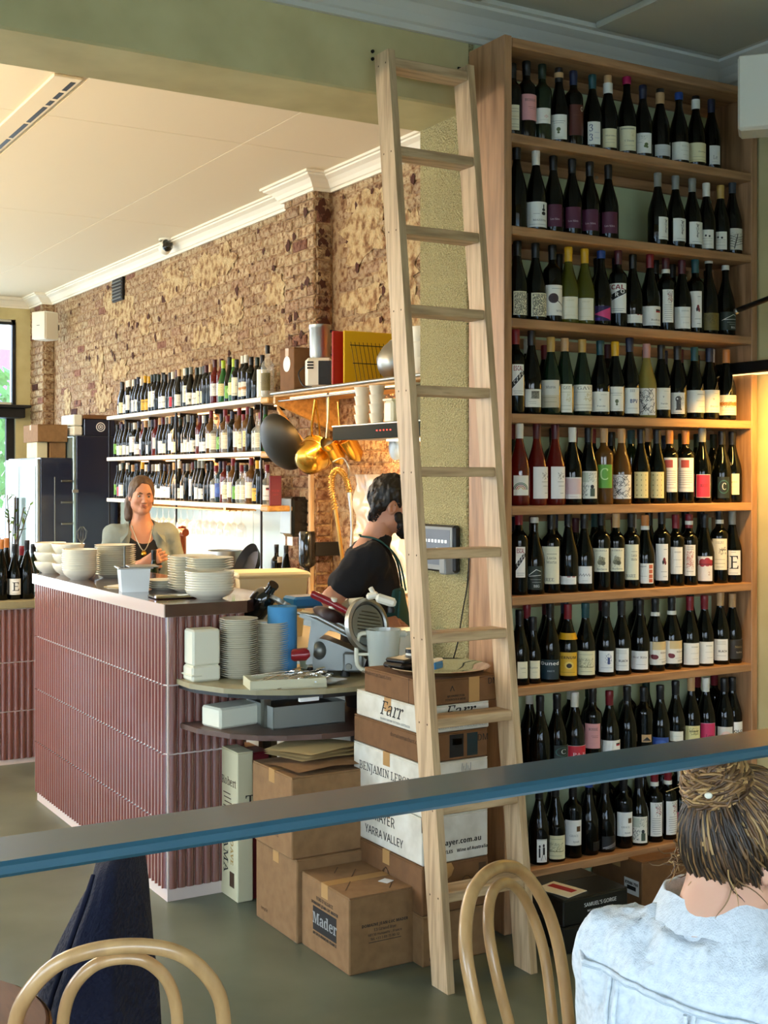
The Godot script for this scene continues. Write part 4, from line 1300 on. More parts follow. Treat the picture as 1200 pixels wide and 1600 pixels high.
func brick_tone(y: float, z: float, nf: FastNoiseLite) -> Color:
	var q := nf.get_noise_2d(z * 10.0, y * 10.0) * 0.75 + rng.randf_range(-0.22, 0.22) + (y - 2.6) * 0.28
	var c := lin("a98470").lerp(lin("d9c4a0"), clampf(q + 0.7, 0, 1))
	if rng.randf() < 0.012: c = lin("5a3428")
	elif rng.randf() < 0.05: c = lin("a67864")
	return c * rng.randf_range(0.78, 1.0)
func brick_shape(b: MB, c: Vector3, size: Vector3, out: Vector3) -> void:
	# a worn brick: face corners uneven, edges eased; `out` is the side it shows
	var u := Vector3.UP
	var s := out.cross(u)
	var h := size * 0.5
	var pts := []
	for e in [[-1, -1], [1, -1], [1, 1], [-1, 1]]:
		var back: Vector3 = c + s * (h.x * e[0]) + u * (h.y * e[1]) - out * h.z
		var mid: Vector3 = c + s * ((h.x - rng.randf() * 0.003) * e[0]) + u * ((h.y - rng.randf() * 0.003) * e[1]) + out * (h.z - 0.006)
		var fr: Vector3 = c + s * ((h.x - 0.007 - rng.randf() * 0.006) * e[0]) + u * ((h.y - 0.006 - rng.randf() * 0.005) * e[1]) + out * (h.z - rng.randf() * 0.004)
		pts.append([back, mid, fr])
	b.quad(pts[0][2], pts[1][2], pts[2][2], pts[3][2], out)
	for i in 4:
		var k := (i + 1) % 4
		var side: Vector3 = [-u, s, u, -s][i]
		b.quad(pts[i][1], pts[k][1], pts[k][2], pts[i][2], (side + out).normalized())
		b.quad(pts[i][0], pts[k][0], pts[k][1], pts[i][1], side)
func brick_wall() -> void:
	var b := MB.new()
	b.span(Vector3(BRICK_X, 0, -14.8), Vector3(BRICK_X + 0.2, 3.9, -4.3))
	b.span(Vector3(3.97, 0, -8.05), Vector3(BRICK_X + 0.05, 3.72, -7.602))
	b.span(Vector3(3.985, 0, -14.7), Vector3(BRICK_X + 0.05, 3.72, -14.12))
	var w := struct("wall_bar", "old exposed brick wall with plaster remains and two shallow piers", b.done(), M.mortar)
	var nf := FastNoiseLite.new()
	nf.frequency = 0.09
	nf.seed = 12
	rng.seed = 3
	# single bricks near the opening: a few worn shapes in a few tones, shared; the rest in one mesh
	var kit := []
	for q in 36:
		var k := MB.new()
		k.col = brick_tone(2.9, q * 0.7, nf)
		brick_shape(k, Vector3.ZERO, Vector3(rng.randf_range(0.212, 0.228), rng.randf_range(0.066, 0.073), 0.03), Vector3.LEFT)
		kit.append([k.done(), k.col])
	var rest := MB.new()
	var count := 0
	var row := 0
	var y := 0.93
	while y < 3.66:
		var z := -5.3 - (0.117 if row % 2 else 0.0)
		while z > -14.7:
			var zc := z - 0.111
			var pier := (zc < -7.6 and zc > -8.05) or (zc < -14.12)
			var edge := absf(zc + 7.6) < 0.12 or absf(zc + 8.05) < 0.12 or zc > -14.24 and zc < -14.0
			if not edge and not pier:
				var p := Vector3(BRICK_X + 0.0105 - rng.randf() * 0.005, y + rng.randf_range(-0.003, 0.003), zc + rng.randf_range(-0.004, 0.004))
				var visible_near := zc > -9.75 and zc < -6.1 and (y > 2.28 or (zc > -7.6 and y > 1.0 and y < 1.98))
				var tone := brick_tone(y, zc, nf)
				if visible_near and count < 285:
					var best := 0
					var bd := 9.0
					for t in 6:
						var q := rng.randi() % 36
						var dd: float = absf(kit[q][1].r - tone.r) + absf(kit[q][1].g - tone.g)
						if dd < bd: bd = dd; best = q
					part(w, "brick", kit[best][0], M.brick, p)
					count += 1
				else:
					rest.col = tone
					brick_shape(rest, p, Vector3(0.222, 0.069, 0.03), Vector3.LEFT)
			z -= 0.234
		# piers: courses turn the corner
		for q in [[3.97, -7.602, -8.05], [3.985, -14.12, -14.68]]:
			var zz: float = q[1]
			var half := row % 2 == 1
			while zz > q[2] + 0.03:
				var ln := minf(0.105 if half else 0.222, zz - q[2])
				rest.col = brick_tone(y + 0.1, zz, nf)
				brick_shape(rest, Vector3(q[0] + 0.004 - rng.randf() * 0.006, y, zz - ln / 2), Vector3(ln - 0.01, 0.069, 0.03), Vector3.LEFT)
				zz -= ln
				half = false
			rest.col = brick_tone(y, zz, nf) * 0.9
			if row % 2: brick_shape(rest, Vector3(q[0] + 0.062, y, q[1] - 0.008 + rng.randf() * 0.006), Vector3(0.105, 0.069, 0.03), Vector3.BACK)
			else:
				brick_shape(rest, Vector3(q[0] + 0.06, y, q[1] - 0.008 + rng.randf() * 0.008), Vector3(0.11, 0.069, 0.03), Vector3.BACK)
		y += 0.081
		row += 1
	# remains of plaster, thin and ragged, over the courses; and flat dark patches painted as shaded gaps
	rng.seed = 18
	for i in 46:
		var z := rng.randf_range(-14.0, -5.9)
		var yy := rng.randf_range(2.3, 3.6) if rng.randf() < 0.8 else rng.randf_range(1.0, 2.2)
		if i < 8:
			z = rng.randf_range(-7.4, -6.2)
			yy = rng.randf_range(2.7, 3.55)
		var pier := z < -7.5 and z > -8.15
		var rx := rng.randf_range(0.12, 0.42)
		var ry := rng.randf_range(0.08, 0.26)
		if pier: rx = 0.12
		if not pier and (absf(z + 7.6) < rx + 0.05 or absf(z + 8.05) < rx + 0.05): continue
		var poly := PackedVector2Array()
		for k in 30:
			var a := TAU * k / 30.0
			var rr := 0.72 + 0.22 * nf.get_noise_2d(cos(a) * 9.0 + i * 31.0, sin(a) * 9.0) * 2.0 + rng.randf_range(-0.1, 0.12)
			poly.append(Vector2(cos(a) * rx, sin(a) * ry) * rr)
		var pb := MB.new()
		pb.prism(poly, 0.0035, Transform3D(Basis(Vector3.FORWARD, Vector3.UP, Vector3.RIGHT), Vector3.ZERO))
		part(w, "plaster_patch", pb.done(), M.plaster, Vector3((3.97 if pier else BRICK_X) - rng.randf_range(0.0075, 0.0115), minf(yy, 3.58 - ry), clampf(z, -7.95, -7.7) if pier else z))
	var gap_patches := MB.new()  # flat dark polygons: shade of gaps in the brickwork, put into colour
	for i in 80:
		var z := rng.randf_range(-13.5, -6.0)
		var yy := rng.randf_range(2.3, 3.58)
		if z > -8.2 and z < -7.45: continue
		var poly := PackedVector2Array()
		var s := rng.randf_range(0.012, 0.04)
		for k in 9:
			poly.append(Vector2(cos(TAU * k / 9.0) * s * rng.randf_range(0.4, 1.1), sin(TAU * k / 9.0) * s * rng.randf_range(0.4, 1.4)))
		gap_patches.prism(poly, 0.002, Transform3D(Basis(Vector3.FORWARD, Vector3.UP, Vector3.RIGHT), Vector3(BRICK_X - 0.0105 - rng.randf() * 0.002, yy, z)))
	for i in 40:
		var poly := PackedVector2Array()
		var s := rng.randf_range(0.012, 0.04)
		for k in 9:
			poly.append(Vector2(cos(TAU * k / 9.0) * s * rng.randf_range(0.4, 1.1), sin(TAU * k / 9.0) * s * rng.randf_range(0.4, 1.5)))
		if i < 26: gap_patches.prism(poly, 0.002, Transform3D(Basis(Vector3.RIGHT, Vector3.UP, Vector3.BACK), Vector3(rng.randf_range(3.99, 4.06), rng.randf_range(2.5, 3.58), -7.582 + rng.randf() * 0.003)))
		else: gap_patches.prism(poly, 0.002, Transform3D(Basis(Vector3.FORWARD, Vector3.UP, Vector3.RIGHT), Vector3(3.951 - rng.randf() * 0.003, rng.randf_range(2.4, 3.5), rng.randf_range(-8.0, -7.66))))
	var ch := part(w, "painted_gap", gap_patches.done(), M.gap_shade)
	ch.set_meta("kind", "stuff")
	var o := part(w, "brickwork", rest.done(), M.brick)
	o.set_meta("kind", "stuff")

func cove(s: float) -> PackedVector2Array:
	return PackedVector2Array([Vector2(0, 0), Vector2(0.016 * s, 0), Vector2(0.018 * s, 0.018 * s), Vector2(0.03 * s, 0.022 * s), Vector2(0.045 * s, 0.045 * s), Vector2(0.07 * s, 0.068 * s), Vector2(0.105 * s, 0.082 * s), Vector2(0.107 * s, 0.092 * s), Vector2(0.125 * s, 0.094 * s), Vector2(0.125 * s, 0.11 * s), Vector2(0, 0.11 * s)])
func cornice_run(b: MB, path: Array, prof: PackedVector2Array, y: float) -> void:
	# the profile (x away from the wall, y up) swept along a wall line with mitred corners; the room lies left of the walking direction turned to -x for -z
	var rows := []
	for i in path.size():
		var n := Vector3.ZERO
		var k := 0.0
		var ns := []
		if i > 0: ns.append((path[i] - path[i - 1]).normalized())
		if i < path.size() - 1: ns.append((path[i + 1] - path[i]).normalized())
		for d in ns: n += Vector3(d.z, 0, -d.x)
		if ns.size() == 2: k = 1.0 + Vector3(ns[0].z, 0, -ns[0].x).dot(Vector3(ns[1].z, 0, -ns[1].x))
		if k > 0.0: n /= k
		var line := []
		for q in prof: line.append(path[i] + n * q.x + Vector3.UP * (y + q.y))
		rows.append(line)
	for i in rows.size() - 1:
		var d: Vector3 = (path[i + 1] - path[i]).normalized()
		var out := Vector3(d.z, 0, -d.x)
		for j in prof.size():
			var q := (j + 1) % prof.size()
			var e := prof[q] - prof[j]
			var nn := (out * e.y - Vector3.UP * e.x).normalized()
			b.quad(rows[i][j], rows[i + 1][j], rows[i + 1][q], rows[i][q], nn)
func cornices() -> void:
	var b := MB.new()
	var w := BRICK_X - 0.012
	cornice_run(b, [Vector3(w, 0, -4.45), Vector3(w, 0, -7.59), Vector3(3.957, 0, -7.59), Vector3(3.957, 0, -8.06), Vector3(w, 0, -8.06), Vector3(w, 0, -14.11), Vector3(3.97, 0, -14.11), Vector3(3.97, 0, -14.62), Vector3(-3.5, 0, -14.62)], cove(1.0), CEIL - 0.11)
	struct("trim_4", "cream plaster cove cornice round the bar room", b.done(), M.cornice)
	b = MB.new()
	cornice_run(b, [Vector3(4.13, 0, 2.5), Vector3(4.13, 0, -4.088), Vector3(-3.5, 0, -4.088)], cove(1.15), 3.5 - 0.1265)
	struct("trim_5", "grey white stepped cornice of the front room", b.done(), M.cornice_grey)

# ---------- ceiling and wall fittings ----------
func fittings() -> void:
	# slot diffuser in the bar room ceiling
	var t := thing("slot_diffuser", "long white ceiling air diffuser with black slots in the bar room ceiling", "vent", Vector3(1.93, CEIL, -8.2))
	part(t, "frame", boxm(Vector3(-0.09, -0.016, -2.2), Vector3(0.06, 0.0, 1.86), 0.005), M.ceiling)
	var z := 1.8
	for ln in [0.16, 0.12, 0.09, 0.34, 0.34, 0.34, 0.34, 0.34, 0.34, 0.34, 0.34]:
		part(t, "slot", boxm(Vector3(0.015, -0.018, z - ln), Vector3(0.04, -0.012, z)), M.black)
		z -= ln + 0.045
	# dome camera
	t = thing("security_camera", "small white dome security camera under the bar room ceiling", "camera", Vector3(3.97, CEIL, -10.3))
	part(t, "mount", lathem([Vector2(0.075, -0.016), Vector2(0.08, -0.012), Vector2(0.08, 0)], 20), M.white_plastic)
	var b := MB.new()
	b.lathe([Vector2(0, 0.07), Vector2(0.05, 0.06), Vector2(0.055, 0.0), Vector2(0.05, -0.03), Vector2(0.044, -0.034)], 20, Transform3D(Basis(Vector3.RIGHT, deg_to_rad(-115)), Vector3(-0.02, -0.06, 0.01)))
	part(t, "housing", b.done(), M.white_plastic)
	b = MB.new()
	b.ball(Vector3(-0.025, -0.072, 0.042), Vector3.ONE * 0.042, 16)
	part(t, "lens", b.done(), M.black_gloss)
	# vent grille in the brick wall
	t = thing("wall_vent", "dark metal vent grille high on the brick wall", "vent", Vector3(4.08, 3.5, -11.9))
	part(t, "frame", boxm(Vector3(-0.012, -0.11, -0.15), Vector3(0.015, 0.11, 0.15), 0.004), M.dark_iron)
	for i in 6:
		part(t, "slat", boxm(Vector3(-0.024, -0.09 + i * 0.032, -0.135), Vector3(-0.01, -0.078 + i * 0.032, 0.135), 0.002), M.steel_dark)
	speaker("wall_speaker", "white wall speaker high on the far brick pier", Vector3(3.86, 3.31, -13.62), Vector3(0.2, 0.3, 0.2), deg_to_rad(-62))
	speaker("wall_speaker", "large white wall speaker at top right beside the bottle rack", on_z(1212, 148, -3.5), Vector3(0.28, 0.29, 0.16), deg_to_rad(-48))
	# brackets and bolt holes by the ladder head
	t = thing("wall_bracket", "small dark metal bracket on the beam behind the ladder head", "bracket", on_z(721, 116, -4.085))
	part(t, "plate", boxm(Vector3(-0.02, -0.025, 0), Vector3(0.02, 0.025, 0.006), 0.002), M.dark_iron)
	part(t, "hook", tubem([Vector3(0, 0.0, 0.0), Vector3(0, 0.0, 0.05), Vector3(0.01, 0.015, 0.055)], 0.008, 8), M.steel_dark)
	t = thing("wall_bracket", "two dark bolt heads on the beam left of the ladder head", "bracket", on_z(584, 86, -4.088))
	for q in [Vector3(-0.006, 0.012, 0), Vector3(-0.006, -0.016, 0), Vector3(0.012, -0.012, 0)]:
		b = MB.new()
		b.lathe([Vector2(0.007, 0), Vector2(0.006, 0.006), Vector2(0, 0.007)], 10, Transform3D(Basis(Vector3.RIGHT, PI / 2), q))
		part(t, "bolt", b.done(), M.dark_iron)
	# wall lamp and pole on the right wall
	t = thing("wall_lamp", "black bar wall lamp lighting the right wall below it", "lamp", Vector3(4.13, 2.155, -3.62))
	part(t, "housing", boxm(Vector3(-0.075, -0.02, -0.42), Vector3(0.0, 0.03, 0.5), 0.006), M.black)
	part(t, "diffuser", boxm(Vector3(-0.065, -0.024, -0.38), Vector3(-0.012, -0.019, 0.46)), glow("lamp_glow", "ffd890", 2.0))
	area_light("wall_lamp_light", Vector3(4.085, 2.125, -3.58), Vector3(0.35, -1, 0).normalized(), Vector2(0.05, 0.84), "ffc868", 2.4)
	t = thing("wall_pole", "dark slanting metal pole fixed to the right wall", "pole", Vector3.ZERO)
	part(t, "rod", tubem([on_z(1152, 485, -3.72), on_z(1202, 466, -3.5)], 0.011, 10), M.dark_iron)
	b = MB.new()
	b.ball(on_z(1151, 486, -3.72), Vector3.ONE * 0.013, 10)
	part(t, "tip", b.done(), M.steel)

func speaker(called: String, label: String, p: Vector3, s: Vector3, yaw: float) -> void:
	var t := thing(called, label, "speaker", p, yaw)
	part(t, "cabinet", boxm(Vector3(-s.x / 2, -s.y / 2, -s.z / 2), Vector3(s.x / 2, s.y / 2, s.z / 2 - 0.012), 0.012), M.white_plastic)
	part(t, "grille", boxm(Vector3(-s.x / 2 + 0.004, -s.y / 2 + 0.004, s.z / 2 - 0.012), Vector3(s.x / 2 - 0.004, s.y / 2 - 0.004, s.z / 2), 0.006), M.white_plastic)
	part(t, "badge", boxm(Vector3(-0.02, -0.003, s.z / 2), Vector3(0.02, 0.003, s.z / 2 + 0.002)), M.ink)
	part(t, "bracket", boxm(Vector3(-0.03, -0.03, -s.z / 2 - 0.08), Vector3(0.03, 0.03, -s.z / 2), 0.004), M.steel_dark)

# ---------- the bottle rack and the ladder ----------
func rack() -> void:
	var t := thing("wine_rack", "tall oak wine rack with nine shelves against the sage wall", "rack", Vector3(0, 0, 0))
	var zf := -3.85
	var zb := -4.085
	part(t, "side_panel", boxm(Vector3(2.80, 0.0, zb), Vector3(2.835, 3.34, zf), 0.003), M.oak_y)
	part(t, "side_panel", boxm(Vector3(4.082, 0.0, zb), Vector3(4.117, 3.34, zf), 0.003), M.oak_y)
	part(t, "top_board", boxm(Vector3(2.835, 3.30, zb), Vector3(4.082, 3.335, zf), 0.003), M.oak_x)
	for y in SHELF_Y:
		part(t, "shelf", boxm(Vector3(2.835, y - 0.034, zb + 0.001), Vector3(4.082, y, zf), 0.003), M.oak_x)
		if y < 2.9 and y > 0.3:
			part(t, "back_rail", boxm(Vector3(2.835, y + 0.344 - 0.075, zb + 0.002), Vector3(4.082, y + 0.344 - 0.035, zb + 0.02), 0.002), M.oak_x)
	part(t, "back_rail", boxm(Vector3(2.835, 3.262, zb + 0.002), Vector3(4.082, 3.30, zb + 0.02), 0.002), M.oak_x)
	var s := MB.new()
	for y in [2.925, 2.58]:
		for x in [3.1, 3.42]:
			s.lathe([Vector2(0.008, 0), Vector2(0.007, 0.004), Vector2(0, 0.005)], 10, Transform3D(Basis(Vector3.RIGHT, PI / 2), Vector3(x, y, zb + 0.02)))
	part(t, "screw", s.done(), M.steel)

func ladder() -> void:
	var t := thing("wooden_ladder", "pale wooden library ladder leaning on the bottle rack", "ladder", Vector3(2.32, 0, -3.505))
	var lean := 0.119
	var top := 3.215
	# a stile's side outline: foot cut level, leaning back to the rack
	for x in [0.0, 0.341]:
		var poly := PackedVector2Array([Vector2(0, 0), Vector2(0.096, 0), Vector2(0.096 + top * lean, top), Vector2(top * lean, top)])
		var b := MB.new()
		b.prism(poly, 0.028, Transform3D(Basis(Vector3.FORWARD, Vector3.UP, Vector3.RIGHT), Vector3(x, 0, 0)))
		part(t, "stile", b.done(), M.pine_y)
	var pegs := MB.new()
	for i in 11:
		var y := 0.32 + 0.283 * i
		if i == 10: y = 3.19
		var z := -y * lean
		var b := MB.new()
		b.box(Vector3(0.1845, y - 0.018, z - 0.047), Vector3(0.313, 0.034, 0.09), 0.003)
		part(t, "tread", b.done(), M.pine_x)
		for q in [-0.02, -0.07]:
			pegs.lathe([Vector2(0.0035, 0), Vector2(0, 0.0012)], 8, Transform3D(Basis(Vector3.BACK, PI / 2), Vector3(0.0, y - 0.02, z + q)))
	part(t, "screw_hole", pegs.done(), M.ink_brown)

# ---------- the bar ----------
func soft_rib(h: float, r: float) -> Mesh:
	# the same tile seen as a plain half round
	var key := "soft%.3f%.3f" % [h, r]
	if not mesh_cache.has(key):
		var b := MB.new()
		b.col = lin("7c493f")
		for i in 6:
			var a0 := -PI / 2 + PI * i / 6
			var a1 := -PI / 2 + PI * (i + 1) / 6
			var n0 := Vector3(sin(a0), 0, cos(a0))
			var n1 := Vector3(sin(a1), 0, cos(a1))
			var p0 := n0 * Vector3(r, 0, r * 0.5)
			var p1 := n1 * Vector3(r, 0, r * 0.5)
			var H := Vector3.UP * h
			b.tri(p0, p1, p1 + H, n0, n1, n1)
			b.tri(p0, p1 + H, p0 + H, n0, n1, n0)
			b.flat(p0 + H, p1 + H, H, Vector3.UP)
		mesh_cache[key] = b.done()
	return mesh_cache[key]
func rib(h: float, r: float) -> Mesh:
	# one upright half-round tile rib, facing +z, standing on y = 0
	var key := "rib%.3f%.3f" % [h, r]
	if not mesh_cache.has(key):
		var b := MB.new()
		# a sharp crest between hollow flanks; lit crest and shaded flanks are painted into the vertex colours
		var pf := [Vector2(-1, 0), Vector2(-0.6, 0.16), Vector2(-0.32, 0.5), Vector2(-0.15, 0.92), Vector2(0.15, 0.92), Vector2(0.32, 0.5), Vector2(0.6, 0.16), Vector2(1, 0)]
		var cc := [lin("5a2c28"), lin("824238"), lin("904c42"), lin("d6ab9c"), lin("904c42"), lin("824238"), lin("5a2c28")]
		for i in 7:
			var e: Vector2 = (pf[i + 1] - pf[i]) * r
			var nn := Vector3(-e.y, 0, e.x).normalized()
			var p0 := Vector3(pf[i].x * r, 0, pf[i].y * r)
			var p1 := Vector3(pf[i + 1].x * r, 0, pf[i + 1].y * r)
			var H := Vector3.UP * h
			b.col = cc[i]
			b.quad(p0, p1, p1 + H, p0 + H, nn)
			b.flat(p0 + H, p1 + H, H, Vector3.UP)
		mesh_cache[key] = b.done()
	return mesh_cache[key]
func tile_ribs(t: Node3D, a: Vector3, b: Vector3, out_yaw: float, rows: Array) -> void:
	var n := int(round(a.distance_to(b) / 0.0376))
	var pitch := a.distance_to(b) / n
	for row in rows:
		for i in n:
			var p := a.lerp(b, (i + 0.5) / n)
			p.y = row[0]
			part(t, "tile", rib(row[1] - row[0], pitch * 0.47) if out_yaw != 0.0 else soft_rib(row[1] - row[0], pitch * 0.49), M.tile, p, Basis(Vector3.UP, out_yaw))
const ROWS := [[0.05, 0.31], [0.316, 0.586], [0.592, 0.862], [0.868, 1.138]]
func bar_counter() -> void:
	var t := thing("bar_counter", "raised bar counter faced with dusky pink fluted tiles and a dark top", "counter", Vector3(1.86, 0, -4.84))
	var z1 := -1.885
	part(t, "body", boxm(Vector3(0.004, 0, z1), Vector3(0.34, 1.14, -0.004)), M.grout)
	part(t, "body", boxm(Vector3(0.34, 0, z1), Vector3(0.42, 1.14, -0.16)), M.grout)
	var b := MB.new()
	b.prism(PackedVector2Array([Vector2(-0.012, 0.012), Vector2(0.345, 0.012), Vector2(0.56, -0.22), Vector2(0.56, z1 - 0.02), Vector2(-0.012, z1 - 0.02)]), 0.05, Transform3D(Basis(Vector3.RIGHT, Vector3.BACK, Vector3.DOWN), Vector3(0, 1.19, 0)))
	part(t, "countertop", b.done(), M.counter_top)
	part(t, "glare_band", boxm(Vector3(-0.017, 1.139, z1 - 0.02), Vector3(-0.012, 1.191, 0.012)), M.edge_glare)  # strip added to carry the painted glare along the counter edge
	part(t, "plinth", boxm(Vector3(0.01, 0, z1), Vector3(0.33, 0.05, -0.01)), M.grout)
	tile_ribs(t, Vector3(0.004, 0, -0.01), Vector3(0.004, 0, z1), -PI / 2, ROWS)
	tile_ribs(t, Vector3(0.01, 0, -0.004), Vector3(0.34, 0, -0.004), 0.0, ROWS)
	# low counter across the far end
	t = thing("low_counter", "low side counter faced with dusky pink fluted tiles behind the bar", "counter", Vector3(0, 0, -7.63))
	part(t, "body", boxm(Vector3(-1.0, 0, -0.55), Vector3(2.2, 0.93, -0.004)), M.grout)
	part(t, "countertop", boxm(Vector3(-1.0, 0.92, -0.56), Vector3(2.2, 0.967, 0.02), 0.004), M.bench_top)
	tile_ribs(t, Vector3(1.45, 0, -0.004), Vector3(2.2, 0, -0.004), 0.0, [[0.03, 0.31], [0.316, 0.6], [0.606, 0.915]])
	part(t, "skirt", boxm(Vector3(-1.0, 0.0, -0.004), Vector3(1.45, 0.92, 0.012)), M.grout)

func plate_mesh(r: float, deep := 0.018) -> Mesh:
	var key := "plate%.3f%.3f" % [r, deep]
	if not mesh_cache.has(key):
		mesh_cache[key] = lathem([Vector2(0, 0.002), Vector2(r * 0.55, 0.002), Vector2(r * 0.57, 0), Vector2(r * 0.6, 0), Vector2(r * 0.64, 0.003), Vector2(r * 0.97, deep - 0.003), Vector2(r, deep - 0.001), Vector2(r * 0.995, deep), Vector2(r * 0.93, deep - 0.0015), Vector2(r * 0.62, 0.0065), Vector2(r * 0.55, 0.005), Vector2(0, 0.005)], 36)
	return mesh_cache[key]
func bowl_mesh(r: float, h: float) -> Mesh:
	var key := "bowl%.3f%.3f" % [r, h]
	if not mesh_cache.has(key):
		mesh_cache[key] = lathem([Vector2(0, 0.003), Vector2(r * 0.45, 0.003), Vector2(r * 0.47, 0), Vector2(r * 0.52, 0), Vector2(r * 0.56, 0.004), Vector2(r * 0.8, h * 0.32), Vector2(r * 0.93, h * 0.62), Vector2(r, h - 0.002), Vector2(r * 0.99, h), Vector2(r * 0.965, h - 0.002), Vector2(r * 0.89, h * 0.62), Vector2(r * 0.76, h * 0.34), Vector2(r * 0.5, 0.009), Vector2(0, 0.008)], 32)
	return mesh_cache[key]
func stack(called: String, cat: String, what: String, where: String, mesh: Mesh, mat: Material, base: Vector3, n: int, pitch: float, group: String, jitter := 0.002) -> void:
	for i in n:
		var lv: String = "bottom" if i == 0 else ("top" if i == n - 1 else nth(i) + " from bottom")
		solo(called, "%s, %s of the %s" % [what, lv, where], cat, mesh, mat, base + Vector3(rng.randf_range(-jitter, jitter), i * pitch, rng.randf_range(-jitter, jitter)), group)
func ontop(px: float, py: float, y: float, r: float) -> Vector3:
	# centre of a round thing whose near rim touches the sight line at height y
	var p := on_y(px, py, y)
	return p + Vector3(p.x, 0, p.z).normalized() * r

func on_the_bar() -> void:
	rng.seed = 21
	var y := 1.19
	stack("deep_bowl", "bowl", "cream deep bowl", "farthest stack on the bar", bowl_mesh(0.083, 0.062), M.china, ontop(78, 896, y, 0.045), 3, 0.05, "far stack of deep bowls")
	stack("deep_bowl", "bowl", "cream deep bowl", "second bowl stack on the bar", bowl_mesh(0.085, 0.062), M.china, ontop(107, 899, y, 0.045), 3, 0.05, "second stack of deep bowls")
	stack("shallow_bowl", "bowl", "cream nested bowl", "nested bowl stack beside the plates", bowl_mesh(0.086, 0.052), M.china, ontop(124, 906, y, 0.045), 11, 0.0098, "nested bowls on the bar")
	stack("dinner_plate", "plate", "white dinner plate", "tall plate stack near the barwoman", plate_mesh(0.104, 0.02), M.china, ontop(180, 903, y, 0.065), 15, 0.0104, "tall plate stack on the bar")
	stack("side_plate", "plate", "white side plate", "short stack behind the steel pan", plate_mesh(0.085, 0.016), M.china, ontop(255, 922, y, 0.05), 4, 0.0095, "short plate stack on the bar")
	stack("dinner_plate", "plate", "white dinner plate", "stack behind the nearest bowls", plate_mesh(0.108, 0.02), M.china, ontop(300, 926, y, 0.065), 14, 0.0108, "rear plate stack by the bar end")
	var g := ontop(328, 937, y, 0.06)
	stack("pasta_bowl", "bowl", "white wide bowl", "nearest stack at the bar end", bowl_mesh(0.104, 0.042), M.china, g, 8, 0.0105, "wide bowls at the bar end")
	stack("dinner_plate", "plate", "white plate", "plates topping the nearest bowls", plate_mesh(0.1, 0.016), M.china, g + Vector3(0, 0.118, 0), 5, 0.0098, "plates on the wide bowls")
	# steel container with a handle
	var p := on_y(213, 926, y) + Vector3(0.02, 0, -0.09)
	var t := thing("steel_container", "small steel food container with a lid and handle on the bar", "container", p, deg_to_rad(-12))
	var b := MB.new()
	for e in [[-1, 0], [1, 0], [0, -1], [0, 1]]:
		var o := Vector3(e[0], 0, e[1])
		var s := Vector3(e[1], 0, e[0]) if e[0] == 0 else Vector3(0, 0, 1)
		var lo := o * 0.058
		var hi := o * 0.066 + Vector3(0, 0.105, 0)
		b.quad(lo - s * 0.058, lo + s * 0.058, hi + s * 0.066, hi - s * 0.066, o)
		b.quad(lo * 0.97 - s * 0.056, lo * 0.97 + s * 0.056, hi * Vector3(0.97, 1, 0.97) + s * 0.064, hi * Vector3(0.97, 1, 0.97) - s * 0.064, -o)
	b.span(Vector3(-0.058, 0, -0.058), Vector3(0.058, 0.003, 0.058))
	part(t, "pan", b.done(), M.steel)
	b = MB.new()
	for e in [[-1, 0], [1, 0], [0, -1], [0, 1]]:
		b.box(Vector3(e[0] * 0.07, 0.105, e[1] * 0.07), Vector3(0.014 if e[0] else 0.155, 0.006, 0.155 if e[0] else 0.014), 0.002)
	part(t, "rim", b.done(), M.steel)
	part(t, "lid", boxm(Vector3(-0.03, 0.108, -0.072), Vector3(0.105, 0.113, 0.072), 0.002), M.steel)
	part(t, "handle", tubem([Vector3(-0.04, 0.06, 0.0), Vector3(-0.04, 0.16, 0.0), Vector3(-0.04, 0.2, 0.01)], 0.004, 8), M.steel_dark)
	# clip folder and papers
	p = on_y(276, 934, y)
	t = thing("clip_folder", "black order folder with a silver edge lying on the bar", "folder", p + Vector3(0, 0, -0.02), deg_to_rad(-6))
	part(t, "cover", boxm(Vector3(-0.1, 0.001, -0.07), Vector3(0.1, 0.009, 0.07), 0.003), M.black)
	part(t, "silver_edge", boxm(Vector3(-0.1, 0.002, 0.045), Vector3(0.112, 0.018, 0.075), 0.004), M.chrome)
	p = on_y(200, 917, y)
	t = thing("napkin_pile", "loose cream paper napkins beside the steel container on the bar", "napkins", p + Vector3(0, 0, -0.03), 0.4)
	part(t, "napkin", boxm(Vector3(-0.08, 0, -0.06), Vector3(0.07, 0.003, 0.06)), M.kraft)
	part(t, "napkin", boxm(Vector3(-0.07, 0.003, -0.055), Vector3(0.075, 0.007, 0.06), 0.001), M.white_plastic, Vector3.ZERO, Basis(Vector3.UP, 0.2))
	p = on_y(156, 908, y)
	t = thing("wire_whisk", "thin wire whisk standing behind the tall plate stack", "whisk", ontop(157, 900, y, 0.03) + Vector3(-0.06, 0, -0.12))
	part(t, "handle", tubem([Vector3(0, 0, 0), Vector3(0, 0.16, 0)], 0.008, 8), M.steel)
	b = MB.new()
	for i in 6:
		var d := Vector3(cos(i * PI / 3), 0, sin(i * PI / 3))
		b.tube([Vector3(0, 0.16, 0), d * 0.022 + Vector3(0, 0.19, 0), d * 0.028 + Vector3(0, 0.225, 0), d * 0.008 + Vector3(0, 0.25, 0)], 0.001, 4)
	part(t, "wire", b.done(), M.steel_dark)
	# bottles on the low counter
	var yb := 0.967
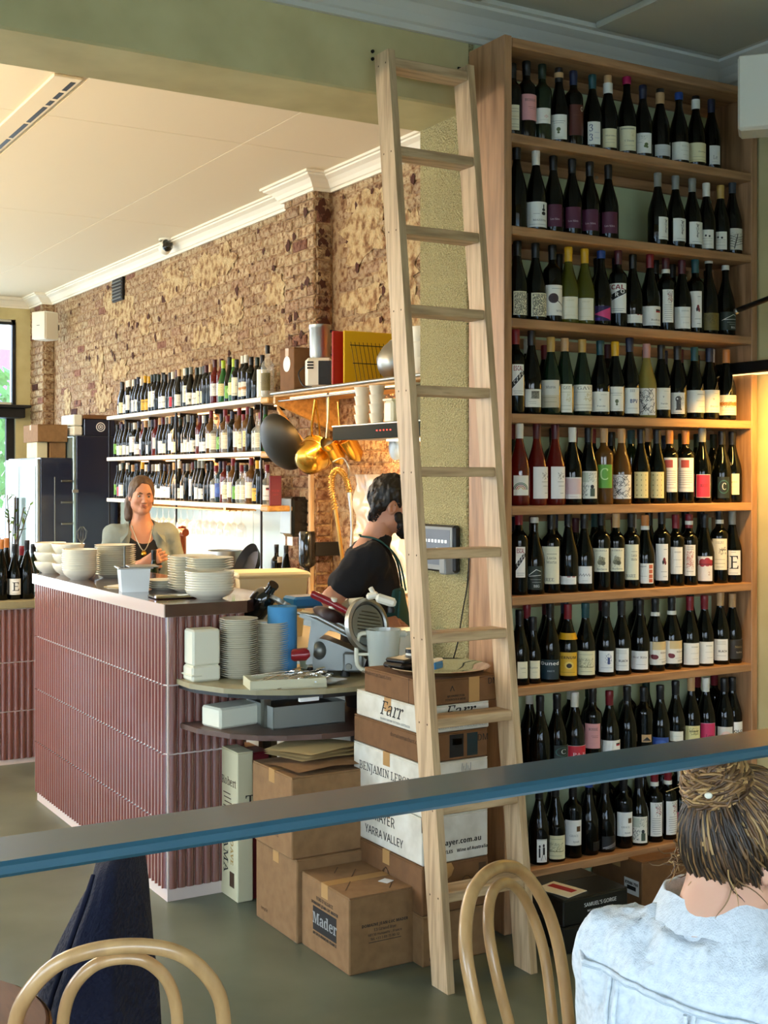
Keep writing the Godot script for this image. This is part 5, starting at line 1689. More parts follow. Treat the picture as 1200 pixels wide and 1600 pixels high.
	for q in [[2, "ch", "dk", "orange", 0.36, "", "dark sparkling bottle at the frame edge on the low counter"], [10, "ch", "dk", "orange", 0.36, "", "sparkling bottle with copper foil on the low counter"], [23, "bg", "dk", "black", 0.325, "bigE", "dark bottle with large E label on the low counter"], [34, "bg", "dk", "red", 0.31, "", "dark bottle with red cap on the low counter"], [42, "ch", "dk", "black", 0.345, "", "tall black foiled sparkling bottle on the low counter"], [52, "bg", "gr", "black", 0.32, "plainw", "dark green bottle next to the bar edge on the low counter"]]:
		var z := -7.72 if q[0] in [23, 42, 2] else -7.85
		var bp := on_z(q[0], 920, z)
		bp.y = yb
		bottle(q[6], "bottles on the low counter", bp, q[1], q[4], q[2], q[3], face_yaw(bp, 4), 52 if q[5] else 0, 0.03, 0.125, q[5])
	var vp := on_z(16, 900, -8.05)
	t = thing("leafy_stems", "thin leafy stems in a clear vase on the low counter", "plant", Vector3(vp.x, yb, vp.z))
	part(t, "vase", lathem([Vector2(0, 0.002), Vector2(0.04, 0.002), Vector2(0.045, 0.01), Vector2(0.038, 0.12), Vector2(0.03, 0.2)], 18), M.glass_clear)
	rng.seed = 5
	for i in 7:
		var e := Vector3(rng.randf_range(-0.22, 0.16), rng.randf_range(0.42, 0.66), rng.randf_range(-0.1, 0.1))
		part(t, "stem", tubem([Vector3(0, 0.02, 0), Vector3(e.x * 0.2, 0.25, e.z * 0.2), e], 0.003, 5), M.bark)
		b = MB.new()
		for k in 8:
			var c := Vector3(e.x * 0.2, 0.25, e.z * 0.2).lerp(e, 0.3 + k * 0.1)
			var d := Vector3(rng.randf_range(-1, 1), rng.randf_range(-0.2, 0.8), rng.randf_range(-1, 1)).normalized() * 0.055
			var s := d.cross(Vector3.UP).normalized() * 0.011
			b.flat(c, c + d * 0.5 + s, c + d, s.cross(d).normalized())
			b.flat(c, c + d, c + d * 0.5 - s, s.cross(d).normalized())
		var o := part(t, "leaves", b.done(), M.leaf)
		o.set_meta("kind", "stuff")

# ---------- back of the bar ----------
func back_bar() -> void:
	var t := thing("bar_shelf_unit", "three long pale bottle shelves on thin black posts against the brick wall", "shelf", Vector3(3.68, 0, -7.85))
	for y in [2.237, 1.872, 1.512]:
		part(t, "shelf", boxm(Vector3(0, y - 0.032, -3.2), Vector3(0.38, y, 0.02), 0.003), M.white_shelf)
		part(t, "end_block", boxm(Vector3(-0.01, y - 0.045, 0.02), Vector3(0.2, y - 0.006, 0.14), 0.008), M.ply)
		part(t, "light_strip", boxm(Vector3(0.245, y - 0.042, -3.1), Vector3(0.262, y - 0.033, -0.1)), glow("strip_glow", "ffcf94", 4.0) if not M.has("strip_glow") else M.strip_glow)
	for z in [0.0, -1.55, -3.15]:
		part(t, "post", boxm(Vector3(0.004, 0.92, z - 0.006), Vector3(0.016, 2.2, z + 0.006)), M.dark_iron)
	for z in [-0.3, -1.0, -1.7, -2.4, -3.0]:
		for y in [2.2, 1.835]:
			part(t, "bracket", boxm(Vector3(0.1, y - 0.03, z - 0.01), Vector3(0.38, y + 0.004, z + 0.01)), M.dark_iron)
	# glasses hanging under the lowest shelf
	t = thing("glass_rail", "brass rail for hanging glasses under the lowest bar shelf", "rail", Vector3(3.68, 1.47, -9.2))
	for x in [0.0, 0.05, 0.1, 0.15, 0.2]:
		part(t, "bar", boxm(Vector3(x - 0.006, -0.016, -0.95), Vector3(x + 0.006, -0.006, 0.85), 0.002), M.brass)
	part(t, "bracket", boxm(Vector3(-0.01, -0.006, -0.9), Vector3(0.22, 0.01, -0.86)), M.brass)
	part(t, "bracket", boxm(Vector3(-0.01, -0.006, 0.76), Vector3(0.22, 0.01, 0.8)), M.brass)
	var gl := lathem([Vector2(0, 0.0), Vector2(0.034, 0.001), Vector2(0.034, -0.001), Vector2(0.006, -0.004), Vector2(0.0035, -0.012), Vector2(0.0035, -0.085), Vector2(0.012, -0.094), Vector2(0.032, -0.112), Vector2(0.04, -0.14), Vector2(0.034, -0.195), Vector2(0.0332, -0.195), Vector2(0.039, -0.14), Vector2(0.031, -0.114), Vector2(0.011, -0.097), Vector2(0, -0.096)], 16)
	var k := 0
	for i in 13:
		for x in [0.025, 0.125]:
			var row := "front" if x < 0.1 else "rear"
			solo("wine_glass", "clear stemmed glass hanging upside down in the %s row, %s from the right" % [row, nth(i)], "glass", gl, M.wine_glass, Vector3(3.68 + x, 1.462, -8.43 - i * 0.13), "glasses hanging under the bar shelf")
			k += 1
	# splashback panels
	t = thing("splashback", "glossy pale blue white splashback panels behind the bar bench", "panel", Vector3(4.06, 0.92, -7.78))
	for i in 4:
		part(t, "panel", boxm(Vector3(0.0, 0, -i * 1.0 - 0.995), Vector3(0.014, 0.56, -i * 1.0), 0.002), mk("splash", "b4cac8", 0.25) if not M.has("splash") else M.splash)
	t = thing("back_bench", "stainless steel bench along the brick wall", "bench", Vector3(3.45, 0, -7.7))
	part(t, "top", boxm(Vector3(-0.02, 0.885, -4.1), Vector3(0.48, 0.92, 0.0), 0.003), M.steel)
	part(t, "body", boxm(Vector3(0.02, 0.0, -4.1), Vector3(0.48, 0.885, -0.02)), M.steel_dark)
	# copper beer tap
	t = thing("beer_tap", "copper T-shaped beer tap on the back bench", "tap", Vector3(3.56, 0.92, -8.95))
	part(t, "column", lathem([Vector2(0.05, 0), Vector2(0.05, 0.012), Vector2(0.03, 0.02), Vector2(0.03, 0.4), Vector2(0.034, 0.41), Vector2(0, 0.42)], 20), M.copper)
	var b := MB.new()
	b.lathe([Vector2(0, -0.12), Vector2(0.028, -0.12), Vector2(0.03, -0.11), Vector2(0.03, 0.11), Vector2(0.028, 0.12), Vector2(0, 0.12)], 18, Transform3D(Basis(Vector3.RIGHT, PI / 2), Vector3(-0.02, 0.37, 0)))
	part(t, "crossbar", b.done(), M.copper)
	for z in [-0.08, 0.0, 0.08]:
		part(t, "nozzle", tubem([Vector3(-0.045, 0.37, z), Vector3(-0.085, 0.36, z), Vector3(-0.09, 0.31, z)], 0.009, 8), M.chrome)
	# bottles, pots on the bench
	for q in [[432, "dark wine bottle standing on the back bench by the tub", "bx"], [447, "slim dark bottle standing on the back bench by the dispenser", "rl"]]:
		var p := on_x(q[0], 880, 3.8)
		p.y = 0.92
		bottle(q[1], "", p, q[2], 0.32, "dk", "black", 0.4, 40, 0.2 if q[0] < 440 else 0.05, 0.24 if q[0] < 440 else 0.12, "grey" if q[0] < 440 else "")
	t = thing("stock_pot", "round steel stock pot on the back bench", "pot", on_x(352, 800, 3.7) * Vector3(1, 0, 1) + Vector3(0, 0.92, 0))
	part(t, "body", lathem([Vector2(0, 0.0), Vector2(0.12, 0.0), Vector2(0.125, 0.01), Vector2(0.125, 0.25), Vector2(0.129, 0.254), Vector2(0.12, 0.254), Vector2(0.12, 0.02), Vector2(0, 0.018)], 26), M.steel)
	part(t, "handle", tubem([Vector3(0.12, 0.2, -0.04), Vector3(0.16, 0.2, -0.03), Vector3(0.16, 0.2, 0.03), Vector3(0.12, 0.2, 0.04)], 0.006, 8), M.steel)
	t = thing("dark_pan", "dark frying pan leaning behind the cream tub", "pan", on_x(392, 800, 3.75) * Vector3(1, 0, 1) + Vector3(0, 1.06, 0))
	b = MB.new()
	b.lathe([Vector2(0, 0), Vector2(0.13, 0), Vector2(0.17, 0.05), Vector2(0.166, 0.05), Vector2(0.127, 0.006), Vector2(0, 0.006)], 28, Transform3D(Basis(Vector3.BACK, deg_to_rad(68)), Vector3.ZERO))
	part(t, "bowl", b.done(), M.dark_iron)
	part(t, "handle", tubem([Vector3(0.0, -0.13, 0.1), Vector3(0, -0.14, 0.2)], 0.012, 8), M.black)
	for q in [[362, 0.0], [374, 0.02]]:
		var p := on_x(q[0], 880, 3.55)
		solo("tumbler", "clear tumbler on the back bench %s" % ("next to the stock pot" if q[1] == 0.0 else "nearer the cream tub"), "glass", lathem([Vector2(0, 0.006), Vector2(0.03, 0.0), Vector2(0.036, 0.11), Vector2(0.0345, 0.11), Vector2(0.028, 0.012), Vector2(0, 0.012)], 18), M.wine_glass, Vector3(p.x, 0.92, p.z), "tumblers on the back bench")
	# fridges
	t = thing("display_fridge", "dark double fridge with bright glass doors at the far window", "fridge", Vector3(3.286, 0, -11.86))
	part(t, "cabinet", boxm(Vector3(0.03, 0.0, -1.16), Vector3(0.335, 1.878, 0), 0.008), M.navy)
	for i in 2:
		var d := part(t, "door", boxm(Vector3(0, 0.12, -1.155 + i * 0.58), Vector3(0.03, 1.865, -0.58 + i * 0.58), 0.006), M.alu)
		part(d, "glass", boxm(Vector3(-0.004, 0.2, -1.11 + i * 0.58), Vector3(0.0, 1.8, -0.63 + i * 0.58)), M.fridge_glass)
		var hz := -0.62 if i == 0 else -0.54
		part(d, "handle", boxm(Vector3(-0.05, 0.9, hz - 0.012), Vector3(-0.03, 1.5, hz + 0.012), 0.004), M.black)
	part(t, "side_trim", boxm(Vector3(0.16, 0.7, 0), Vector3(0.17, 1.7, 0.008), 0.002), M.steel_dark)
	for y in [1.25, 1.45, 1.65]:
		part(t, "bracket", boxm(Vector3(0.22, y, 0), Vector3(0.325, y + 0.02, 0.03), 0.003), M.steel_dark)
	t = thing("tall_fridge", "tall dark navy fridge next to the bottle shelves", "fridge", Vector3(3.625, 0, -11.86))
	part(t, "cabinet", boxm(Vector3(0.03, 0.0, -0.65), Vector3(0.44, 2.09, 0), 0.008), M.navy)
	part(t, "door", boxm(Vector3(0, 0.1, -0.65), Vector3(0.03, 2.08, 0), 0.006), M.fridge_glass)
	part(t, "hinge", boxm(Vector3(-0.01, 1.55, -0.03), Vector3(0.05, 1.58, 0.012), 0.003), M.steel)
	# boxes on the fridges
	carton("carton", "pale carton on the display fridge under the left end of the brown one", Vector3(3.34, 1.878, -12.42), Vector3(0.1, 0.15, 0.36), "carton_cream")
	carton("carton", "brown carton on top of the smaller ones on the display fridge", Vector3(3.33, 2.03, -12.5), Vector3(0.285, 0.165, 0.5), "carton")
	carton("carton", "small brown carton on the display fridge under the right end of the larger one", Vector3(3.46, 1.878, -12.4), Vector3(0.15, 0.15, 0.36), "carton")
	var tb := thing("lidded_tray", "pair of clear lidded trays stacked on the navy fridge", "tray", Vector3(3.64, 2.09, -12.3))
	part(tb, "tray", boxm(Vector3(0, 0, 0), Vector3(0.09, 0.09, 0.4), 0.012), M.white_plastic)
	part(tb, "tray", boxm(Vector3(0, 0.095, 0), Vector3(0.09, 0.2, 0.4), 0.012), M.white_plastic)
	tb = thing("emblem_box", "navy box with a round white emblem on the tall fridge", "box", Vector3(3.745, 2.09, -12.2))
	part(tb, "body", boxm(Vector3(0, 0, 0), Vector3(0.3, 0.16, 0.3), 0.006), M.navy)
	part(tb, "lid", boxm(Vector3(-0.01, 0.16, -0.01), Vector3(0.31, 0.2, 0.31), 0.006), M.carton_dark)
	b = MB.new()
	for q in [[0.045, 0.036], [0.026, 0.018], [0.01, 0.0]]:
		b.lathe([Vector2(q[1], 0), Vector2(q[1], 0.0012), Vector2(q[0], 0.0012), Vector2(q[0], 0)], 24, Transform3D(Basis(Vector3.RIGHT, PI / 2), Vector3(0.16, 0.085, 0.3)))
	part(tb, "emblem", b.done(), M.ink_white)

# ---------- kitchen end ----------
func kitchen() -> void:
	var t := thing("kitchen_shelf", "wooden kitchen shelf with a triangular bracket and a warm light strip", "shelf", Vector3(3.62, 2.25, -7.52))
	part(t, "board", boxm(Vector3(0, -0.035, 0), Vector3(0.47, 0, 2.6), 0.004), M.ply)
	part(t, "front_rail", tubem([Vector3(-0.015, -0.012, 0), Vector3(-0.015, -0.012, 2.6)], 0.01, 8), M.steel)
	var b := MB.new()
	b.prism(PackedVector2Array([Vector2(0.0, -0.035), Vector2(0.0, -0.075), Vector2(0.44, -0.25), Vector2(0.47, -0.25), Vector2(0.47, -0.035)]), 0.03, Transform3D(Basis.IDENTITY, Vector3(0, 0, 0.0)))
	part(t, "side_bracket", b.done(), M.ply)
	part(t, "light_strip", boxm(Vector3(0.09, -0.05, 0.06), Vector3(0.115, -0.036, 1.5)), M.strip_glow)
	part(t, "hanging_rail", tubem([Vector3(0.02, -0.06, 0.04), Vector3(0.02, -0.06, 2.5)], 0.006, 8), M.steel)
	var y := 2.25
	# things on the shelf
	t = carton("machine_carton", "brown carton with a round white label on the kitchen shelf", Vector3(3.635, y, -7.45), Vector3(0.2, 0.27, 0.2), "carton_dark")
	b = MB.new()
	b.lathe([Vector2(0, 0.0015), Vector2(0.05, 0.0015), Vector2(0.05, 0)], 28, Transform3D(Basis(Vector3.BACK, PI / 2), Vector3(-0.1005, 0.17, 0)))
	part(t, "round_label", b.done(), M.ink_white)
	t = thing("food_processor", "food processor with steel bowl and white base on the kitchen shelf", "appliance", on_x(500, 590, 3.74) * Vector3(1, 0, 1) + Vector3(0, y, 0), deg_to_rad(-35))
	part(t, "base", boxm(Vector3(-0.085, 0, -0.08), Vector3(0.085, 0.19, 0.08), 0.02), M.white_plastic)
	part(t, "control_panel", boxm(Vector3(0.0, 0.02, 0.078), Vector3(0.08, 0.17, 0.085), 0.004), M.black)
	b = MB.new()
	for i in 3:
		b.span(Vector3(-0.07, 0.12 + i * 0.018, 0.079), Vector3(-0.03, 0.13 + i * 0.018, 0.083))
	part(t, "vent", b.done(), M.ink)
	part(t, "bowl", lathem([Vector2(0, 0.19), Vector2(0.06, 0.19), Vector2(0.066, 0.21), Vector2(0.066, 0.37), Vector2(0.07, 0.375), Vector2(0.07, 0.4), Vector2(0, 0.4)], 26), M.steel)
	part(t, "handle", tubem([Vector3(0.06, 0.36, 0.0), Vector3(0.105, 0.36, 0), Vector3(0.105, 0.22, 0), Vector3(0.07, 0.21, 0)], 0.01, 8), M.black)
	part(t, "power_cord", tubem(spline([Vector3(-0.08, 0.15, 0), Vector3(-0.13, 0.1, 0.03), Vector3(-0.1, 0.02, 0.06), Vector3(-0.04, 0.005, 0.1)]), 0.005, 6), M.black)
	for q in [["red", -6.76, 3.64, 0.36, "red plastic chopping board standing behind the yellow one"], ["yellow", -6.71, 3.69, 0.37, "large yellow plastic chopping board standing on the kitchen shelf"]]:
		solo("chopping_board", q[4], "board", boxm(Vector3(q[2], y + 0.002, q[1]), Vector3(q[2] + q[3], y + 0.325, q[1] + 0.014), 0.005), M[q[0]])
	t = thing("wire_rack", "dark wire rack leaning by the yellow chopping board", "rack", Vector3(3.7, y, -6.55))
	b = MB.new()
	for i in 10:
		b.tube([Vector3(i * 0.028, 0, 0.0), Vector3(i * 0.028, 0.25, -0.08)], 0.0018, 5)
	for i in 3:
		b.tube([Vector3(-0.01, 0.01 + i * 0.11, -i * 0.035), Vector3(0.27, 0.01 + i * 0.11, -i * 0.035)], 0.003, 5)
	part(t, "wires", b.done(), M.dark_iron)
	t = thing("mixing_bowl", "steel mixing bowl tipped on its side on the kitchen shelf", "bowl", Vector3(3.83, y + 0.11, -6.33))
	b = MB.new()
	b.lathe([Vector2(0, -0.1), Vector2(0.05, -0.098), Vector2(0.09, -0.07), Vector2(0.118, -0.01), Vector2(0.125, 0.04), Vector2(0.129, 0.043), Vector2(0.124, 0.043), Vector2(0.114, -0.008), Vector2(0.086, -0.066), Vector2(0, -0.092)], 30, Transform3D(Basis(Vector3.BACK, deg_to_rad(-62)), Vector3.ZERO))
	part(t, "shell", b.done(), M.steel)
	for i in 3:
		solo("plastic_tub", "white round plastic tub stacked %s behind the ladder on the kitchen shelf" % ["lowest", "second", "topmost"][i], "tub", bowl_mesh(0.075, 0.1), M.white_plastic, Vector3(3.76, y + i * 0.085, -5.93), "plastic tubs on the kitchen shelf")
	# range hood with things standing on it
	t = thing("range_hood", "dark glass range hood with small red indicator lights", "hood", Vector3(3.45, 1.905, -6.384))
	part(t, "glass_front", boxm(Vector3(-0.006, 0, 0), Vector3(0.006, 0.078, 1.3), 0.002), hood_glass())
	part(t, "casing", boxm(Vector3(0.006, 0.004, 0.004), Vector3(0.62, 0.07, 1.3), 0.004), M.steel_dark)
	part(t, "top_edge", boxm(Vector3(-0.01, 0.074, -0.005), Vector3(0.62, 0.084, 1.3), 0.003), M.steel)
	b = MB.new()
	for i in 5:
		b.box(Vector3(-0.007, 0.042, 0.5 + i * 0.035), Vector3(0.003, 0.006, 0.01))
	part(t, "indicator_light", b.done(), glow("red_led", "ff3020", 3.0))
	part(t, "lamp_panel", boxm(Vector3(0.2, -0.006, 0.25), Vector3(0.4, 0.004, 0.75)), glow("hood_glow", "ffe2b0", 4.0))
	var hy := 1.99
	for i in 2:
		for k in 4:
			solo("wicker_cup", "pale ribbed paper cup, %s of the %s stack on the range hood" % [["lowest", "second", "third", "top"][k], ["far", "near"][i]], "cup", lathem([Vector2(0, 0.004), Vector2(0.032, 0), Vector2(0.045, 0.06), Vector2(0.047, 0.062), Vector2(0.043, 0.062), Vector2(0.03, 0.008), Vector2(0, 0.008)], 20), M.white_plastic, Vector3(3.6, hy + k * 0.052, -6.32 + i * 0.17), "stacked cups on the range hood")
	for q in [[-5.93, 0.12, 0.09, "small white lidded tub on the range hood"], [-5.72, 0.19, 0.15, "large white square tub on the range hood behind the ladder"]]:
		t = thing("storage_tub", q[3], "tub", Vector3(3.58, hy, q[0]))
		part(t, "body", boxm(Vector3(-q[2] / 2, 0, -q[2] / 2), Vector3(q[2] / 2, q[1], q[2] / 2), 0.012), M.white_box)
		part(t, "lid", boxm(Vector3(-q[2] / 2 - 0.004, q[1], -q[2] / 2 - 0.004), Vector3(q[2] / 2 + 0.004, q[1] + 0.012, q[2] / 2 + 0.004), 0.004), M.white_box)
	t = thing("stoneware_dish", "brown stoneware dish on the range hood behind the tubs", "dish", Vector3(3.85, hy, -5.95))
	part(t, "shell", bowl_mesh(0.13, 0.1), M.carton_dark)
	# hanging tools
	hanging()
	t = thing("kitchen_bench", "steel kitchen bench along the brick wall behind the cook", "bench", Vector3(3.4, 0, -5.2))
	part(t, "top", boxm(Vector3(0, 0.87, -2.4), Vector3(0.56, 0.9, 0), 0.003), M.steel)
	part(t, "body", boxm(Vector3(0.02, 0, -2.38), Vector3(0.56, 0.87, -0.02)), M.steel_dark)
	# dispensers
	var p := on_x(459, 806, 3.9)
	t = thing("paper_towel_dispenser", "black and clear paper towel dispenser above the back bench", "dispenser", p)
	part(t, "case", boxm(Vector3(-0.06, -0.14, -0.085), Vector3(0.09, 0.13, 0.085), 0.025), M.black_gloss)
	part(t, "front", boxm(Vector3(-0.066, -0.12, -0.08), Vector3(-0.055, 0.12, 0.08), 0.008), M.alu)
	part(t, "paper", boxm(Vector3(-0.03, -0.2, -0.04), Vector3(-0.028, -0.13, 0.04)), M.white_plastic)
	part(t, "mount", boxm(Vector3(0.09, -0.1, -0.06), Vector3(0.2, 0.1, 0.06)), M.steel_dark)
	p = on_x(480, 862, 3.86)
	t = thing("soap_dispenser", "black soap dispenser hanging below the paper towel dispenser", "dispenser", p)
	part(t, "bottle", lathem([Vector2(0, -0.14), Vector2(0.018, -0.14), Vector2(0.02, -0.11), Vector2(0.05, -0.09), Vector2(0.056, -0.07), Vector2(0.056, 0.12), Vector2(0.048, 0.135), Vector2(0, 0.135)], 20), M.black_gloss)
	part(t, "mount", boxm(Vector3(0.03, -0.03, -0.03), Vector3(0.24, 0.06, 0.03), 0.004), M.black)
	p = on_x(438, 785, 3.75)
	t = thing("menu_box", "small red box standing on the wooden shelf end", "box", Vector3(p.x, 1.506, -7.76), deg_to_rad(-20))
	part(t, "body", boxm(Vector3(-0.04, 0, -0.02), Vector3(0.04, 0.2, 0.02), 0.003), M.carton_red)
	lettering(t, "PLUM", 0.018, Vector3(0, 0.1, 0.0205), 0, M.ink_red)
	lettering(t, "SALT", 0.014, Vector3(0, 0.075, 0.0205), 0, M.ink_red)
	solo("corner_post", "thin pale wooden post at the brick pier", "post", boxm(Vector3(3.9, 0.9, -7.57), Vector3(3.93, 1.75, -7.54), 0.003), M.pine_y)
	solo("wall_sheet", "crumpled clear plastic sheet on the brick wall behind the chef", "sheet", sheet_mesh(), pane("plastic_sheet", "f4f0e4", 0.4))
	# island bench and tub behind the bar end
	t = thing("island_bench", "steel island bench behind the bar end", "bench", Vector3(2.55, 0, -6.4))
	part(t, "top", boxm(Vector3(0, 0.87, -0.3), Vector3(0.6, 0.9, 1.05), 0.003), M.steel)
	for q in [Vector3(0.03, 0, -0.27), Vector3(0.57, 0, -0.27), Vector3(0.03, 0, 1.02), Vector3(0.57, 0, 1.02)]:
		part(t, "leg", boxm(q + Vector3(-0.02, 0, -0.02), q + Vector3(0.02, 0.87, 0.02)), M.steel)
	part(t, "undershelf", boxm(Vector3(0.02, 0.25, -0.28), Vector3(0.58, 0.27, 1.03)), M.steel)
	t = thing("cream_tub", "large cream plastic storage tub with a rimmed lid", "tub", Vector3(2.80, 0.9, -5.88), deg_to_rad(-12))
	b = MB.new()
	var lo := [Vector3(-0.15, 0, -0.11), Vector3(0.15, 0, -0.11), Vector3(0.15, 0, 0.11), Vector3(-0.15, 0, 0.11)]
	var hi := [Vector3(-0.175, 0.3, -0.13), Vector3(0.175, 0.3, -0.13), Vector3(0.175, 0.3, 0.13), Vector3(-0.175, 0.3, 0.13)]
	for i in 4:
		var k := (i + 1) % 4
		b.quad(lo[i], lo[k], hi[k], hi[i], ((lo[i] + lo[k]) * Vector3(1, 0, 1)).normalized())
	b.quad(lo[0], lo[1], lo[2], lo[3], Vector3.DOWN)
	part(t, "body", b.done(), M.cream_tub)
	part(t, "lid", boxm(Vector3(-0.19, 0.295, -0.145), Vector3(0.19, 0.325, 0.145), 0.012), M.cream_tub)
	part(t, "clasp", boxm(Vector3(-0.2, 0.24, -0.03), Vector3(-0.185, 0.31, 0.03), 0.004), M.cream_tub)

func sheet_mesh() -> Mesh:
	var b := MB.new()
	var rows := []
	for i in 12:
		var line := []
		for j in 10:
			line.append(Vector3(4.06 - 0.02 * sin(i * 1.7 + j) - 0.015 * cos(j * 2.3), 1.0 + i * 0.065, -7.2 + j * 0.075 * (1.0 - 0.02 * i)))
		rows.append(line)
	b.grid(rows)
	return b.done()

func hood_glass() -> StandardMaterial3D:
	var m := mk("hood_glass", "0c1a17", 0.5)
	m.metallic_specular = 0.12
	return m
func hanging() -> void:
	# wok
	var p := at(443, 690, 8.15)
	var t := thing("hanging_wok", "large dark steel wok hanging from the end of the kitchen shelf", "wok", p)
	var ax := Vector3(-0.85, -0.4, 0.15).normalized()
	var bs := Basis(ax.cross(Vector3.UP).normalized(), ax, Vector3.ZERO)
	bs.z = bs.x.cross(bs.y)
	var b := MB.new()
	var pf := []
	for i in 10:
		var a := PI * 0.5 * i / 9.0
		pf.append(Vector2(0.195 * sin(a), 0.1 * cos(a)))
	var pr := pf.duplicate()
	pr.reverse()
	var shell := []
	for q in pr: shell.append(q)
	for q in pf: shell.append(Vector2(q.x * 0.985, q.y * 0.97 - 0.0))
	b.lathe(shell, 32, Transform3D(bs, Vector3.ZERO), 60)
	part(t, "bowl", b.done(), M.wok_steel)
	var hook := on_x(434, 634, 3.64) - p
	part(t, "handle", tubem([Vector3(0.0, 0.12, 0.02), hook * 0.9, hook], [0.012, 0.01, 0.006], 8), M.ply)
	part(t, "handle", tubem([Vector3(0.13, -0.05, 0.1), hook * 0.95, hook], [0.01, 0.008, 0.005], 8), M.ply)
	# golden colander
	p = at(490, 712, 8.0)
	t = thing("brass_colander", "golden colander pot hanging under the kitchen shelf", "colander", p)
	ax = Vector3(-0.75, -0.5, 0.4).normalized()
	bs = Basis(ax.cross(Vector3.UP).normalized(), ax, Vector3.ZERO)
	bs.z = bs.x.cross(bs.y)
	b = MB.new()
	b.lathe([Vector2(0, 0.12), Vector2(0.05, 0.115), Vector2(0.085, 0.09), Vector2(0.105, 0.03), Vector2(0.112, -0.05), Vector2(0.118, -0.055), Vector2(0.11, -0.05), Vector2(0.1, 0.03), Vector2(0.08, 0.085), Vector2(0, 0.112)], 28, Transform3D(bs, Vector3.ZERO), 60)
	part(t, "bowl", b.done(), M.gold)
	b = MB.new()
	b.lathe([Vector2(0.111, -0.01), Vector2(0.115, -0.006), Vector2(0.112, 0.0)], 28, Transform3D(bs, Vector3.ZERO))
	part(t, "band", b.done(), M.brass)
	var top := on_x(493, 624, 3.66) - p
	part(t, "handle", tubem([Vector3(0.0, 0.1, -0.02), top * 0.5 + Vector3(-0.02, 0, 0), top], 0.009, 8), M.gold)
	part(t, "handle", tubem([Vector3(0.03, 0.08, 0.03), top * 0.55 + Vector3(0.03, 0, 0), top], 0.007, 8), M.gold)
	p = at(532, 704, 7.9)
	t = thing("brass_funnel", "golden funnel pair hanging next to the colander", "funnel", p)
	for q in [[-0.03, 0.0], [0.05, 0.02]]:
		b = MB.new()
		b.lathe([Vector2(0.012, -0.1), Vector2(0.05, -0.06), Vector2(0.058, 0.06), Vector2(0.05, 0.062), Vector2(0.045, -0.055), Vector2(0.01, -0.095)], 20, Transform3D(Basis(Vector3.BACK, deg_to_rad(35)), Vector3(q[0], q[1], q[0])), 60)
		part(t, "cone", b.done(), M.gold)
	part(t, "hook", tubem([Vector3(0, 0.06, 0), Vector3(-0.02, 0.3, 0)], 0.004, 6), M.brass)
	# ladle
	p = at(510, 695, 7.85)
	t = thing("steel_ladle", "steel ladle hanging bowl down from the kitchen shelf", "ladle", p)
	b = MB.new()
	b.lathe([Vector2(0, -0.03), Vector2(0.03, -0.022), Vector2(0.045, 0.0), Vector2(0.048, 0.012), Vector2(0.044, 0.0), Vector2(0.028, -0.018), Vector2(0, -0.026)], 22, Transform3D(Basis(Vector3.RIGHT, deg_to_rad(70)), Vector3.ZERO), 60)
	part(t, "bowl", b.done(), M.steel_dark)
	part(t, "handle", tubem([Vector3(0, 0.04, 0.0), Vector3(0.01, 0.15, 0), Vector3(0.012, 0.31, 0), Vector3(0.012, 0.33, 0.015)], [0.008, 0.009, 0.012, 0.006], 8), M.steel_dark)
	# pan lid half hidden by the ladder
	p = at(622, 692, 7.2)
	t = thing("pan_lid", "grey pan lid hanging half hidden behind the ladder", "lid", p)
	b = MB.new()
	b.lathe([Vector2(0, 0.03), Vector2(0.06, 0.024), Vector2(0.1, 0.0), Vector2(0.096, -0.004), Vector2(0, 0.02)], 28, Transform3D(Basis(Vector3.BACK, deg_to_rad(80)), Vector3.ZERO), 60)
	part(t, "disc", b.done(), M.alu)
	part(t, "hook", tubem([Vector3(0, 0.08, 0), Vector3(0, 0.33, 0)], 0.004, 6), M.steel)
	# pre-rinse tap with a sprung hose
	t = thing("spring_tap", "sprung pre-rinse hose tap in front of the brick wall", "tap", Vector3.ZERO)
	var path := []
	for q in [[536, 880], [530, 835], [524, 795], [518, 765], [519, 744], [527, 735], [536, 740], [542, 752], [546, 768]]:
		path.append(at(q[0], q[1], 7.3))
	path = spline(path, 7)
	part(t, "hose", tubem(path, 0.011, 8), M.brass)
	var coil := []
	var n := path.size()
	for i in range(14, n):
		for k in 6:
			var f := i + k / 6.0
			var c: Vector3 = path[i].lerp(path[mini(i + 1, n - 1)], k / 6.0)
			var tg: Vector3 = (path[mini(i + 1, n - 1)] - path[maxi(i - 1, 0)]).normalized()
			var u := tg.cross(Vector3.FORWARD).normalized()
			var w := tg.cross(u)
			coil.append(c + (u * cos(f * TAU) + w * sin(f * TAU)) * 0.018)
	part(t, "spring", tubem(coil, 0.0035, 5), M.brass)
	part(t, "spray_head", tubem([at(546, 768, 7.3), at(549, 800, 7.3), at(550, 830, 7.3), at(549, 875, 7.3)], [0.012, 0.009, 0.008, 0.014], 10), M.steel)
	part(t, "riser", tubem([at(536, 880, 7.3), Vector3(at(540, 960, 7.3).x, 0.9, at(540, 960, 7.3).z)], 0.012, 10), M.steel)
	part(t, "guide_ring", tubem(spline([at(520, 722, 7.3), at(536, 716, 7.28), at(545, 732, 7.26), at(543, 752, 7.3)]), 0.004, 6), M.steel)

